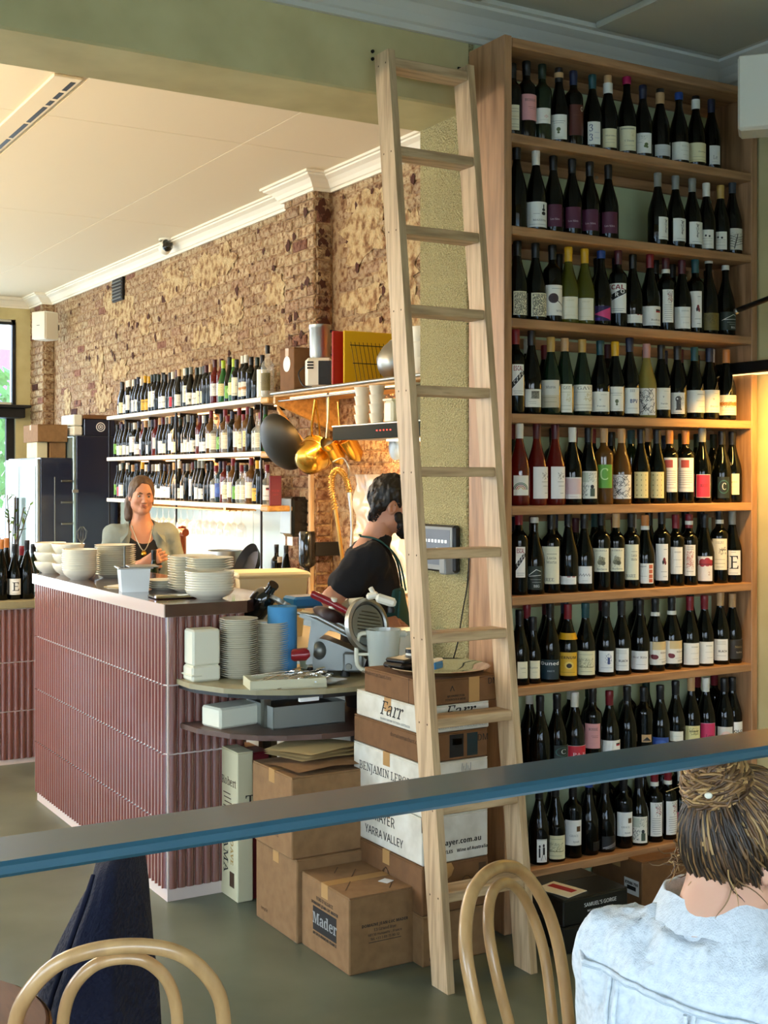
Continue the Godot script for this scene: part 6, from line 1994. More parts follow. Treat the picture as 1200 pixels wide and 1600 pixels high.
# ---------- cartons ----------
func carton(called: String, label: String, p: Vector3, s: Vector3, mat: String, yaw := 0.0, tape := true, ajar := 0.0) -> Node3D:
	# p is the low corner of the box before turning; the node sits at the middle of its base
	var t := thing(called, label, "box", p + Vector3(s.x / 2, 0, s.z / 2), yaw)
	part(t, "body", boxm(Vector3(-s.x / 2, 0, -s.z / 2), Vector3(s.x / 2, s.y - 0.004, s.z / 2), 0.004), M[mat])
	var b := MB.new()
	b.span(Vector3(-s.x / 2 + 0.001, s.y - 0.004, -s.z / 2 + 0.001), Vector3(s.x / 2 - 0.001, s.y, -0.0015), 0.001)
	b.span(Vector3(-s.x / 2 + 0.001, s.y - 0.004, 0.0015), Vector3(s.x / 2 - 0.001, s.y, s.z / 2 - 0.001), 0.001)
	part(t, "flaps", b.done(), M[mat])
	if tape:
		b = MB.new()
		b.span(Vector3(-s.x / 2 - 0.0006, s.y - 0.05, -0.024), Vector3(-s.x / 2, s.y, 0.024))
		b.span(Vector3(s.x / 2, s.y - 0.05, -0.024), Vector3(s.x / 2 + 0.0006, s.y, 0.024))
		b.span(Vector3(-s.x / 2, s.y, -0.024), Vector3(s.x / 2, s.y + 0.0006, 0.024))
		part(t, "tape", b.done(), M.tape)
	return t
func left_print(t: Node3D, s: Vector3, text: String, size: float, y: float, z: float, mat: Material, serif := true, bold := false, roll := 0.0) -> Node3D:
	return lettering(t, text, size, Vector3(-s.x / 2 - 0.0004, y, z), -PI / 2, mat, serif, bold, roll)
func front_print(t: Node3D, s: Vector3, text: String, size: float, x: float, y: float, mat: Material, serif := true, bold := false, roll := 0.0) -> Node3D:
	return lettering(t, text, size, Vector3(x, y, s.z / 2 + 0.0004), 0.0, mat, serif, bold, roll)
func slant(o: Node3D) -> void:
	o.transform.basis = o.transform.basis * Basis(Vector3.RIGHT, Vector3(0.42, 1, 0), Vector3.BACK)
func rule(t: Node3D, face: int, s: Vector3, a: float, y: float, w: float, h: float, mat: Material, called := "print") -> void:
	# a printed block: face 0 is the left side (a along z), 1 the front (a along x)
	if face == 0: part(t, called, boxm(Vector3(-s.x / 2 - 0.0005, y - h / 2, a - w / 2), Vector3(-s.x / 2 + 0.001, y + h / 2, a + w / 2)), mat)
	else: part(t, called, boxm(Vector3(a - w / 2, y - h / 2, s.z / 2 - 0.001), Vector3(a + w / 2, y + h / 2, s.z / 2 + 0.0005)), mat)

func carton_stack() -> void:
	# the stack by the ladder, bottom to top; left sides face -x, fronts face +z
	var x0 := 2.372
	var zf := -3.742
	var ys := [0.0, 0.178, 0.35, 0.518, 0.704, 0.806, 0.901, 0.99]
	var s := Vector3(0.276, 0.176, 0.485)
	var t := carton("wine_carton", "plain brown carton at the bottom of the stack behind the ladder", Vector3(x0, 0, zf - 0.485), s, "carton")
	front_print(t, s, "0000", 0.055, -0.09, 0.07, M.ink_brown, false, false, PI / 2)
	s = Vector3(0.279, 0.17, 0.49)
	t = carton("wine_carton", "brown carton printed with an arch mark, second from the bottom of the stack", Vector3(x0 - 0.002, ys[1], zf - 0.488), s, "carton_dark")
	var b := MB.new()
	for q in [[0.0, 0.055, 0.032], [0.008, 0.05, 0.02]]:
		var arc := []
		for i in 13:
			var a := PI * i / 12.0
			arc.append(Vector3(-s.x / 2 - 0.001, q[1] + sin(a) * 0.05 + q[0], cos(a) * q[2] + 0.0))
		arc.push_front(arc[0] - Vector3(0, 0.035, 0))
		arc.append(arc[arc.size() - 1] - Vector3(0, 0.035, 0))
		b.tube(arc, 0.0014, 4)
	part(t, "print", b.done(), M.ink_brown)
	b = MB.new()
	var ar := []
	for i in 11: ar.append(Vector3(0.045 + cos(PI * i / 10.0) * 0.026, 0.075 + sin(PI * i / 10.0) * 0.04, s.z / 2 + 0.001))
	b.tube(ar, 0.0014, 4)
	b.box(Vector3(0.113, 0.135, s.z / 2 + 0.0005), Vector3(0.03, 0.034, 0.001))
	part(t, "print", b.done(), M.ink_brown)
	front_print(t, s, "MAYER", 0.016, 0.045, 0.045, M.ink_brown, false)
	b = MB.new()
	b.grid([[Vector3(-0.09, 0.17, s.z / 2 + 0.002), Vector3(-0.06, 0.172, s.z / 2 + 0.006), Vector3(-0.02, 0.17, s.z / 2 + 0.002)], [Vector3(-0.1, 0.145, s.z / 2 + 0.004), Vector3(-0.055, 0.14, s.z / 2 + 0.02), Vector3(-0.01, 0.15, s.z / 2 + 0.004)], [Vector3(-0.08, 0.12, s.z / 2 + 0.002), Vector3(-0.05, 0.112, s.z / 2 + 0.008), Vector3(-0.02, 0.125, s.z / 2 + 0.002)]])
	part(t, "torn_tape", b.done(), M.tape)
	s = Vector3(0.277, 0.166, 0.487)
	t = carton("wine_carton", "white carton with bold black capitals on its left side, third from the stack bottom", Vector3(x0, ys[2], zf - 0.487), s, "carton_white")
	left_print(t, s, "MAYER", 0.05, 0.105, -0.02, M.ink, false)
	left_print(t, s, "YARRA VALLEY", 0.042, 0.045, -0.02, M.ink, false)
	front_print(t, s, "mayer.com.au", 0.026, 0.02, 0.068, M.ink, false, true)
	front_print(t, s, "BOTTLES    Wine of Australia", 0.016, 0.03, 0.036, M.ink, false, true)
	s = Vector3(0.277, 0.184, 0.487)
	t = carton("wine_carton", "white carton with thin serif capitals, fourth from the stack bottom behind the ladder", Vector3(x0, ys[3], zf - 0.487), s, "carton_white")
	left_print(t, s, "BENJAMIN LEROUX", 0.042, 0.105, 0.0, M.ink)
	left_print(t, s, "BEAUNE", 0.024, 0.052, 0.02, M.ink)
	b = MB.new()
	for i in 7: b.tube([Vector3(0.02 + i * 0.007, 0.1 + sin(i) * 0.02, s.z / 2 + 0.0006), Vector3(0.028 + i * 0.006, 0.172 - (i % 3) * 0.01, s.z / 2 + 0.0006)], 0.0012, 4)
	part(t, "print", b.done(), M.ink_grey)
	part(t, "tie_string", tubem([Vector3(-s.x / 2 - 0.001, 0.0, s.z / 2 - 0.004), Vector3(-s.x / 2 - 0.002, -0.05, s.z / 2), Vector3(-s.x / 2 + 0.01, -0.055, s.z / 2 + 0.003)], 0.0015, 5), M.ink)
	s = Vector3(0.275, 0.1, 0.483)
	t = carton("wine_carton", "flat brown carton with dark picture panels under the flat white script carton", Vector3(x0 + 0.001, ys[4], zf - 0.485), s, "carton_dark", 0.0, false)
	left_print(t, s, "domainemarchant.com", 0.02, 0.07, 0.13, M.ink_brown, false)
	rule(t, 1, s, 0.005, 0.05, 0.06, 0.08, M.ink)
	rule(t, 1, s, 0.072, 0.05, 0.045, 0.08, M.glass_teal)
	front_print(t, s, "DM", 0.032, 0.118, 0.07, M.ink, false)
	rule(t, 1, s, 0.008, 0.064, 0.04, 0.022, M.ink_grey)
	s = Vector3(0.285, 0.094, 0.46)
	t = carton("wine_carton", "flat white carton with a flowing black script word in the stack", Vector3(x0 - 0.001, ys[5], zf - 0.463), s, "carton_white")
	slant(left_print(t, s, "Farr", 0.072, 0.055, 0.03, M.ink))
	left_print(t, s, "BANNOCKBURN VICTORIA AUSTRALIA", 0.011, 0.014, 0.05, M.ink_grey)
	slant(front_print(t, s, "Farr", 0.06, 0.02, 0.07, M.ink))
	front_print(t, s, "BANNOCKBURN VICTORIA AUSTRALIA", 0.011, 0.03, 0.014, M.ink_grey)
	s = Vector3(0.325, 0.09, 0.4)
	t = carton("wine_carton", "flat brown carton on top of the stack under the round tray", Vector3(x0 + 0.0, ys[6], zf - 0.405), s, "carton_dark", 0.0, false)
	left_print(t, s, "domainemarchant.com", 0.02, 0.072, -0.11, M.ink_brown, false)
	front_print(t, s, "DM", 0.03, 0.14, 0.07, M.ink, false)
	rule(t, 1, s, 0.058, 0.045, 0.045, 0.088, M.tape, "tape")
	front_print(t, s, "^", 0.04, -0.035, 0.05, M.ink, false)
	front_print(t, s, "MORNINGTON", 0.011, -0.02, 0.028, M.ink, false)
	front_print(t, s, "PENINSULA WINE", 0.011, -0.02, 0.016, M.ink, false)
	rule(t, 0, s, 0.115, 0.045, 0.002, 0.088, M.ink_brown)
	# round tray on the top
	var p := on_y(690, 1052, 0.992)
	t = thing("round_tray", "round silver serving tray on top of the carton stack", "tray", Vector3(2.56, 0.992, -3.93))
	part(t, "dish", lathem([Vector2(0, 0.004), Vector2(0.15, 0.004), Vector2(0.155, 0), Vector2(0.165, 0.003), Vector2(0.185, 0.016), Vector2(0.19, 0.018), Vector2(0.185, 0.02), Vector2(0.16, 0.008), Vector2(0, 0.007)], 40), M.chrome)
	t = thing("scrub_brush", "small blue bristle brush lying on the round tray", "brush", Vector3(2.53, 1.0, -3.9), 0.5)
	part(t, "bristles", boxm(Vector3(-0.03, 0.004, -0.015), Vector3(0.03, 0.03, 0.015), 0.004), M.blue_tub)
	part(t, "handle", boxm(Vector3(-0.09, 0.028, -0.014), Vector3(0.035, 0.04, 0.014), 0.005), M.white_plastic)
	t = thing("folded_cloth", "black folded cloth beside the round tray", "cloth", Vector3(2.47, 1.001, -4.02), 0.3)
	part(t, "fold", boxm(Vector3(-0.07, 0, -0.05), Vector3(0.07, 0.02, 0.05), 0.009), M.black)
	part(t, "fold", boxm(Vector3(-0.06, 0.02, -0.045), Vector3(0.07, 0.035, 0.05), 0.007), M.black)
	t = thing("pill_jar", "small white jar standing on the round tray behind the ladder", "jar", Vector3(2.52, 1.0, -4.05))
	part(t, "body", lathem([Vector2(0, 0), Vector2(0.022, 0), Vector2(0.023, 0.045), Vector2(0, 0.046)], 16), M.white_plastic)
	part(t, "lid", lathem([Vector2(0.024, 0.045), Vector2(0.024, 0.06), Vector2(0, 0.061)], 16), M.black)
	# under the curved bench
	s = Vector3(0.07, 0.6, 0.165)
	t = carton("magnum_box", "tall narrow cream bottle box with dark lettering beside the tiled bar end", Vector3(2.097, 0, -4.85), s, "carton_cream", 0.0, false)
	left_print(t, s, "Robert", 0.045, 0.47, 0.0, M.ink_brown)
	left_print(t, s, "INAMA", 0.06, 0.2, -0.03, M.ink, true, false, -PI / 2)
	left_print(t, s, "SOAVE", 0.035, 0.2, 0.03, M.ink_gold, true, true, -PI / 2)
	rule(t, 0, s, 0.03, 0.08, 0.045, 0.06, M.ink_brown)
	for i in 9: rule(t, 0, s, -0.02 + (i % 3) * 0.006, 0.42 - i * 0.018, 0.07, 0.004, M.ink_brown)
	front_print(t, s, "T", 0.07, 0.02, 0.4, M.ink)
	front_print(t, s, "VIN", 0.025, 0.02, 0.36, M.ink)
	t = carton("magnum_box", "narrow dark red bottle box squeezed behind the cream one", Vector3(2.17, 0, -4.9), Vector3(0.075, 0.59, 0.2), "carton_red", 0.0, false)
	front_print(t, Vector3(0.075, 0.59, 0.2), "rosso", 0.05, 0.0, 0.45, M.ink_white, true, false, PI / 2)
	t = carton("dark_carton", "dark carton at the back under the curved bench", Vector3(2.27, 0, -4.85), Vector3(0.34, 0.5, 0.25), "carton_black", 0.0, false)
	s = Vector3(0.335, 0.305, 0.35)
	t = carton("brown_carton", "large plain brown carton on the floor under the curved bench", Vector3(2.1, 0, -4.515), s, "carton")
	left_print(t, s, "recycle", 0.018, 0.05, -0.1, M.ink_brown, false)
	s = Vector3(0.36, 0.30, 0.34)
	t = carton("brown_carton", "large brown carton with raised flap on top of the plain carton", Vector3(2.085, 0.305, -4.515), s, "carton")
	left_print(t, s, "VARIOUS", 0.03, 0.1, -0.02, M.ink_brown)
	left_print(t, s, "ELEGANCE", 0.022, 0.065, 0.0, M.ink_brown)
	b = MB.new()
	b.grid([[Vector3(-0.17, 0.3, -0.1), Vector3(0.0, 0.305, -0.12), Vector3(0.17, 0.3, -0.1)], [Vector3(-0.17, 0.318, 0.05), Vector3(0.0, 0.33, 0.06), Vector3(0.17, 0.325, 0.08)], [Vector3(-0.15, 0.312, 0.16), Vector3(0.0, 0.32, 0.15), Vector3(0.16, 0.315, 0.17)]])
	part(t, "raised_flap", b.done(), M.carton)
	t = thing("paper_bags", "pile of flat kraft paper bags on the large brown carton", "paper bags", Vector3(2.26, 0.638, -4.37), 0.1)
	for i in 3:
		b = MB.new()
		var dy := i * 0.012
		b.grid([[Vector3(-0.14, dy, -0.11), Vector3(0.0, dy + 0.012, -0.12), Vector3(0.15, dy + 0.002, -0.1)], [Vector3(-0.13, dy + 0.004, 0.0), Vector3(0.02, dy + 0.012, 0.0), Vector3(0.17, dy + 0.004, 0.02)], [Vector3(-0.1, dy, 0.1), Vector3(0.03, dy + 0.006, 0.12), Vector3(0.18, dy, 0.12)]])
		part(t, "bag", b.done(), M.kraft, Vector3.ZERO, Basis(Vector3.UP, i * 0.12))
	s = Vector3(0.262, 0.265, 0.36)
	t = carton("wine_carton", "brown carton with a black gothic panel standing alone on the floor", Vector3(2.118, 0, -4.165), s, "carton")
	rule(t, 0, s, 0.0, 0.125, 0.175, 0.085, M.ink)
	left_print(t, s, "Mader", 0.056, 0.127, 0.0, M.ink_grey, true, true)
	left_print(t, s, "VINS D'ALSACE", 0.017, 0.2, 0.0, M.ink)
	left_print(t, s, "DOMAINE JEAN-LUC MADER", 0.015, 0.18, 0.0, M.ink, false, true)
	left_print(t, s, "68150 HUNAWIHR FRANCE", 0.014, 0.072, 0.0, M.ink, false, true)
	front_print(t, s, "DOMAINE JEAN-LUC MADER", 0.014, 0.01, 0.16, M.ink, false, true)
	front_print(t, s, "13 Grand Rue", 0.014, 0.01, 0.142, M.ink)
	front_print(t, s, "68150 Hunawihr - France", 0.012, 0.01, 0.126, M.ink, false)
	front_print(t, s, "Tel. +33 3 89 73 80 32", 0.012, 0.01, 0.111, M.ink, false)
	rule(t, 1, s, 0.01, 0.1, 0.13, 0.002, M.ink)
	part(t, "sticker", boxm(Vector3(0.02, 0.265, 0.02), Vector3(0.06, 0.2662, 0.06)), M.ink_white, Vector3(0.02, 0.001, 0.06), Basis(Vector3.UP, 0.4))
	b = MB.new()
	for q in [[-0.07, 0.06, 0.1], [0.02, -0.06, 0.09], [-0.02, -0.12, 0.07], [0.07, 0.12, 0.08]]:
		b.box(Vector3(q[0], 0.2655, q[1]), Vector3(q[2], 0.0008, 0.003), 0.0, Basis(Vector3.UP, 0.9))
	part(t, "scuff", b.done(), M.ink_brown)
	# black cartons under the rack
	s = Vector3(0.3, 0.097, 0.34)
	for i in 2:
		t = carton("black_carton", "flat black carton with small white capitals, %s of the pair under the rack" % ["lower", "upper"][i], Vector3(2.865, i * 0.0985, -3.925), s, "carton_black", 0.0, false)
		front_print(t, s, "SAMUEL'S GORGE", 0.019, 0.02, 0.064, M.ink_white, false)
		front_print(t, s, "MCLAREN VALE AUSTRALIA", 0.01, 0.02, 0.042, M.ink_white, false)
	t = thing("leaflet", "white leaflet with a red stripe lying on the upper black carton", "leaflet", Vector3(2.93, 0.197, -3.68), 0.25)
	part(t, "sheet", boxm(Vector3(-0.055, 0, -0.075), Vector3(0.055, 0.002, 0.075)), M.white_plastic)
	part(t, "stripe", boxm(Vector3(-0.005, 0.002, -0.06), Vector3(0.03, 0.0026, 0.05)), M.ink_red)
	s = Vector3(0.36, 0.2, 0.3)
	t = carton("brown_carton", "brown carton with white address labels under the lowest rack shelf", Vector3(3.4, 0, -4.07), s, "carton_dark")
	rule(t, 0, s, -0.07, 0.17, 0.06, 0.045, M.ink_white, "address_label")
	rule(t, 0, s, 0.09, 0.09, 0.085, 0.06, M.ink_white, "address_label")
	left_print(t, Vector3(0.361, 0, 0), "87086 750", 0.016, 0.103, 0.09, M.ink, false, true)
	rule(t, 0, Vector3(0.361, 0, 0), 0.09, 0.085, 0.05, 0.016, M.ink)
	left_print(t, Vector3(0.361, 0, 0), "SAMPLE", 0.012, 0.175, -0.07, M.ink, false)
	for i in 3: rule(t, 0, s, -0.09 + i * 0.04, 0.035, 0.014, 0.02, M.ink_brown)

# ---------- the curved serving bench at the end of the bar ----------
func curve_poly(inset: float) -> PackedVector2Array:
	return PackedVector2Array([Vector2(1.9 + inset * 0.5, -4.838), Vector2(1.9 + inset, -4.7), Vector2(1.97 + inset, -4.53 - inset * 0.3), Vector2(2.06 + inset * 0.5, -4.43 - inset * 0.6), Vector2(2.17, -4.36 - inset), Vector2(2.3, -4.32 - inset), Vector2(2.5, -4.31 - inset), Vector2(2.79, -4.31 - inset), Vector2(2.79, -4.66), Vector2(2.7, -4.95), Vector2(2.2, -4.95), Vector2(2.2, -4.838)])
func curved_bench() -> void:
	var t := thing("curved_bench", "curved two-level serving bench joined to the bar end", "bench", Vector3.ZERO)
	var flatb := Basis(Vector3.RIGHT, Vector3.BACK, Vector3.DOWN)
	var b := MB.new()
	b.prism(curve_poly(0.0), 0.02, Transform3D(flatb, Vector3(0, 0.89, 0)))
	part(t, "upper_top", b.done(), M.bench_top)
	b = MB.new()
	b.prism(curve_poly(0.02), 0.018, Transform3D(flatb, Vector3(0, 0.87, 0)))
	part(t, "under_board", b.done(), M.black)
	b = MB.new()
	b.prism(curve_poly(0.03), 0.02, Transform3D(flatb, Vector3(0, 0.712, 0)))
	part(t, "lower_shelf", b.done(), M.brown_board)
	part(t, "support", boxm(Vector3(2.3, 0.0, -4.92), Vector3(2.34, 0.86, -4.88)), M.steel_dark)
	part(t, "support", boxm(Vector3(2.74, 0.0, -4.5), Vector3(2.78, 0.86, -4.46)), M.steel_dark)
	part(t, "support", boxm(Vector3(2.16, 0.71, -4.6), Vector3(2.19, 0.85, -4.57)), M.steel_dark)
	var lb := []
	for q in [[390, 1091], [413, 1092]]: lb.append(on_y(q[0], q[1], 0.852))
	part(t, "shelf_label", boxm(Vector3(2.2, 0.85, -4.352), Vector3(2.28, 0.864, -4.335)), M.ink_white, Vector3(0, -0.004, 0.0))
	var y := 0.89
	# white containers
	t = thing("foam_container", "tall white food container standing on another at the left end of the curved bench", "container", Vector3(1.98, y, -4.765))
	part(t, "lower_box", boxm(Vector3(-0.062, 0, -0.052), Vector3(0.06, 0.062, 0.048), 0.008), M.white_box)
	part(t, "upper_box", boxm(Vector3(-0.058, 0.062, -0.05), Vector3(0.06, 0.205, 0.045), 0.008), M.white_box)
	part(t, "lip", boxm(Vector3(-0.068, 0.022, -0.055), Vector3(-0.02, 0.029, 0.054), 0.003), M.white_box)
	rng.seed = 31
	stack("small_plate", "plate", "small white plate", "taller small plate stack on the curved bench", plate_mesh(0.078, 0.015), M.china, on_z(373, 1020, -4.755) * Vector3(1, 0, 1) + Vector3(0, y, 0), 28, 0.0083, "tall stack of small plates", 0.0025)
	stack("small_plate", "plate", "small white plate", "shorter small plate stack beside the blue roll", plate_mesh(0.078, 0.015), M.china, on_z(408, 1020, -4.86) * Vector3(1, 0, 1) + Vector3(0.0, y, 0.09), 25, 0.0083, "second stack of small plates", 0.0025)
	# blue roll
	var p := at(441, 1000, 5.3) * Vector3(1, 0, 1) + Vector3(0, y, 0)
	t = thing("blue_paper_roll", "large blue embossed paper towel roll on the curved bench", "paper roll", p)
	part(t, "roll", lathem([Vector2(0.02, 0), Vector2(0.06, 0), Vector2(0.061, 0.004), Vector2(0.061, 0.272), Vector2(0.059, 0.275), Vector2(0.021, 0.275), Vector2(0.02, 0.0)], 32), M.blue_roll)
	# black bottle tipped in a bin behind
	p = at(410, 938, 5.4)
	t = thing("tilted_bottle", "black bottle with silver neck bands tilted behind the plates", "bottle", p)
	var ax := (at(429, 912, 5.35) - p).normalized()
	var bs := Basis(ax.cross(Vector3.BACK).normalized(), ax, Vector3.ZERO)
	bs.z = bs.x.cross(bs.y)
	b = MB.new()
	b.lathe([Vector2(0, -0.17), Vector2(0.05, -0.17), Vector2(0.052, -0.16), Vector2(0.052, 0.01), Vector2(0.045, 0.035), Vector2(0.022, 0.055), Vector2(0.019, 0.085), Vector2(0.023, 0.088), Vector2(0.023, 0.1), Vector2(0, 0.1)], 24, Transform3D(bs, Vector3.ZERO))
	part(t, "body", b.done(), M.black_gloss)
	p = at(440, 936, 5.32)
	b = MB.new()
	var bs2 := bs
	for q in [0.0, 0.022]:
		b.lathe([Vector2(0.0, 0.008), Vector2(0.04, 0.008), Vector2(0.041, 0.0), Vector2(0.04, -0.008), Vector2(0, -0.008)], 22, Transform3D(Basis(Vector3.BACK, -0.5), at(434, 938, 5.38) - t.position + Vector3(q, -q * 0.6, 0)))
	part(t, "silver_band", b.done(), M.steel)
	t = thing("clear_bin", "translucent plastic bin holding the tilted black bottle", "bin", Vector3(at(412, 965, 5.4).x, 0.9, at(412, 965, 5.4).z))
	part(t, "wall", lathem([Vector2(0, 0.004), Vector2(0.08, 0.0), Vector2(0.1, 0.2), Vector2(0.098, 0.2), Vector2(0.078, 0.006), Vector2(0, 0.008)], 24), pane("bin_plastic", "e4ecee", 0.45))
	t = thing("kraft_cup", "small kraft paper cup between the bar and the plates", "cup", at(391, 972, 5.28))
	part(t, "cup", lathem([Vector2(0, -0.05), Vector2(0.022, -0.05), Vector2(0.03, 0.02), Vector2(0.0285, 0.02), Vector2(0.02, -0.045), Vector2(0, -0.045)], 18), M.kraft)
	solo("riser_box", "white riser box at the back of the curved bench", "box", boxm(Vector3(-0.09, 0, -0.03), Vector3(0.09, 0.055, 0.03), 0.006), M.white_box, at(500, 1040, 5.42) * Vector3(1, 0, 1) + Vector3(0, 0.89, 0), "", 0.2)
	# cutlery tray
	p = on_y(430, 1064, y)
	t = thing("cutlery_tray", "cream cutlery tray full of forks and spoons", "tray", Vector3(2.19, y, -4.47), deg_to_rad(-14))
	b = MB.new()
	b.span(Vector3(-0.14, 0, -0.075), Vector3(0.16, 0.004, 0.075))
	b.span(Vector3(-0.14, 0, 0.07), Vector3(0.16, 0.036, 0.075), 0.002)
	b.span(Vector3(-0.14, 0, -0.075), Vector3(0.16, 0.036, -0.07), 0.002)
	b.span(Vector3(-0.14, 0, -0.075), Vector3(-0.135, 0.036, 0.075), 0.002)
	b.span(Vector3(0.155, 0, -0.075), Vector3(0.16, 0.036, 0.075), 0.002)
	part(t, "shell", b.done(), M.tray_cream)
	rng.seed = 8
	for i in 22:
		var pos := Vector3(2.19, y + 0.012 + 0.003 * (i / 2), -4.47) + Basis(Vector3.UP, deg_to_rad(-14)) * Vector3(rng.randf_range(-0.02, 0.09), 0, rng.randf_range(-0.05, 0.05))
		cutlery(pos, rng.randf_range(-0.5, 0.5), rng.randf_range(0.0, 0.18), i % 2 == 0, "steel %s lying in the cream cutlery tray" % ["fork", "spoon"][i % 2], "cutlery in the tray")
	p = on_y(497, 1072, y) + Vector3(0.03, 0, -0.05)
	t = thing("square_plate", "white square plate holding a few forks at the bench edge", "plate", p, deg_to_rad(20))
	b = MB.new()
	b.grid([[Vector3(-0.09, 0.018, -0.07), Vector3(0, 0.012, -0.075), Vector3(0.09, 0.018, -0.07)], [Vector3(-0.095, 0.012, 0), Vector3(0, 0.004, 0), Vector3(0.095, 0.012, 0)], [Vector3(-0.09, 0.018, 0.07), Vector3(0, 0.012, 0.075), Vector3(0.09, 0.018, 0.07)]])
	b.grid([[Vector3(-0.09, 0.014, -0.07), Vector3(0, 0.008, -0.075), Vector3(0.09, 0.014, -0.07)], [Vector3(-0.095, 0.008, 0), Vector3(0, 0.0, 0), Vector3(0.095, 0.008, 0)], [Vector3(-0.09, 0.014, 0.07), Vector3(0, 0.008, 0.075), Vector3(0.09, 0.014, 0.07)]], false, true)
	part(t, "dish", b.done(), M.china)
	for i in 4:
		cutlery(p + Vector3(-0.02 + 0.01 * i, 0.012 + 0.004 * i, -0.02 + 0.012 * i), 0.3 + 0.15 * i, 0.02, i % 2 == 0, "steel %s on the white square plate" % ["fork", "spoon"][i % 2], "cutlery on the square plate")
	# clear jug
	p = at(599, 1040, 5.12) * Vector3(1, 0, 1) + Vector3(0, y, 0)
	t = thing("measuring_jug", "translucent plastic measuring jug with an open handle beside the slicer", "jug", p, face_yaw(p, 0))
	part(t, "body", lathem([Vector2(0, 0.004), Vector2(0.052, 0.0), Vector2(0.056, 0.01), Vector2(0.072, 0.2), Vector2(0.07, 0.2), Vector2(0.053, 0.012), Vector2(0, 0.01)], 24), pane("jug_plastic", "e6efe6", 0.36))
	b = MB.new()
	b.tube(spline([Vector3(-0.058, 0.185, 0), Vector3(-0.1, 0.17, 0), Vector3(-0.104, 0.06, 0), Vector3(-0.058, 0.03, 0)]), 0.009, 8)
	b.tube([Vector3(-0.06, 0.1, 0), Vector3(-0.104, 0.1, 0)], 0.006, 8)
	part(t, "handle", b.done(), M.white_box)
	part(t, "spout", boxm(Vector3(0.06, 0.17, -0.02), Vector3(0.095, 0.195, 0.02), 0.008), M.jug_plastic)
	solo("sealed_tub", "white tub standing behind the measuring jug", "tub", lathem([Vector2(0, 0), Vector2(0.06, 0), Vector2(0.065, 0.16), Vector2(0.07, 0.165), Vector2(0.07, 0.18), Vector2(0, 0.182)], 24), M.white_plastic, at(634, 1040, 5.3) * Vector3(1, 0, 1) + Vector3(0, y, 0))
	slicer()
	# lower shelf things
	t = thing("foam_box", "long white foam box on the lower curved shelf", "box", Vector3(2.07, 0.712, -4.71), deg_to_rad(12))
	part(t, "body", boxm(Vector3(-0.09, 0, -0.06), Vector3(0.12, 0.082, 0.07), 0.008), M.white_box)
	p = on_y(427, 1141, 0.712)
	t = thing("steel_pan", "deep rectangular steel pan on the lower curved shelf", "pan", p)
	b = MB.new()
	b.span(Vector3(0, 0, -0.24), Vector3(0.32, 0.004, 0))
	b.span(Vector3(0, 0, -0.004), Vector3(0.32, 0.088, 0), 0.001)
	b.span(Vector3(0, 0, -0.24), Vector3(0.32, 0.088, -0.236), 0.001)
	b.span(Vector3(0, 0, -0.24), Vector3(0.004, 0.088, 0), 0.001)
	b.span(Vector3(0.316, 0, -0.24), Vector3(0.32, 0.088, 0), 0.001)
	part(t, "shell", b.done(), M.pan_steel)
	part(t, "contents", boxm(Vector3(0.006, 0.004, -0.234), Vector3(0.314, 0.07, -0.006)), M.black)

func cutlery(p: Vector3, yaw: float, pitch: float, fork: bool, label: String, group: String) -> void:
	var key := "fork" if fork else "spoon"
	if not mesh_cache.has(key):
		var b := MB.new()
		b.tube([Vector3(-0.09, 0, 0), Vector3(-0.04, 0.002, 0), Vector3(0.03, 0.004, 0), Vector3(0.05, 0.002, 0)], [0.0055, 0.004, 0.0025, 0.004], 6, false, true, 0.5)
		if fork:
			b.box(Vector3(0.058, 0.002, 0), Vector3(0.02, 0.0025, 0.02), 0.001)
			for i in 4: b.box(Vector3(0.082, 0.003, -0.0075 + i * 0.005), Vector3(0.034, 0.002, 0.0026), 0.0006)
		else: b.ball(Vector3(0.072, 0.002, 0), Vector3(0.026, 0.004, 0.016), 12)
		mesh_cache[key] = b.done()
	var o := solo(key, label, "cutlery", mesh_cache[key], M.chrome, p, group, yaw)
	o.rotation.z = pitch

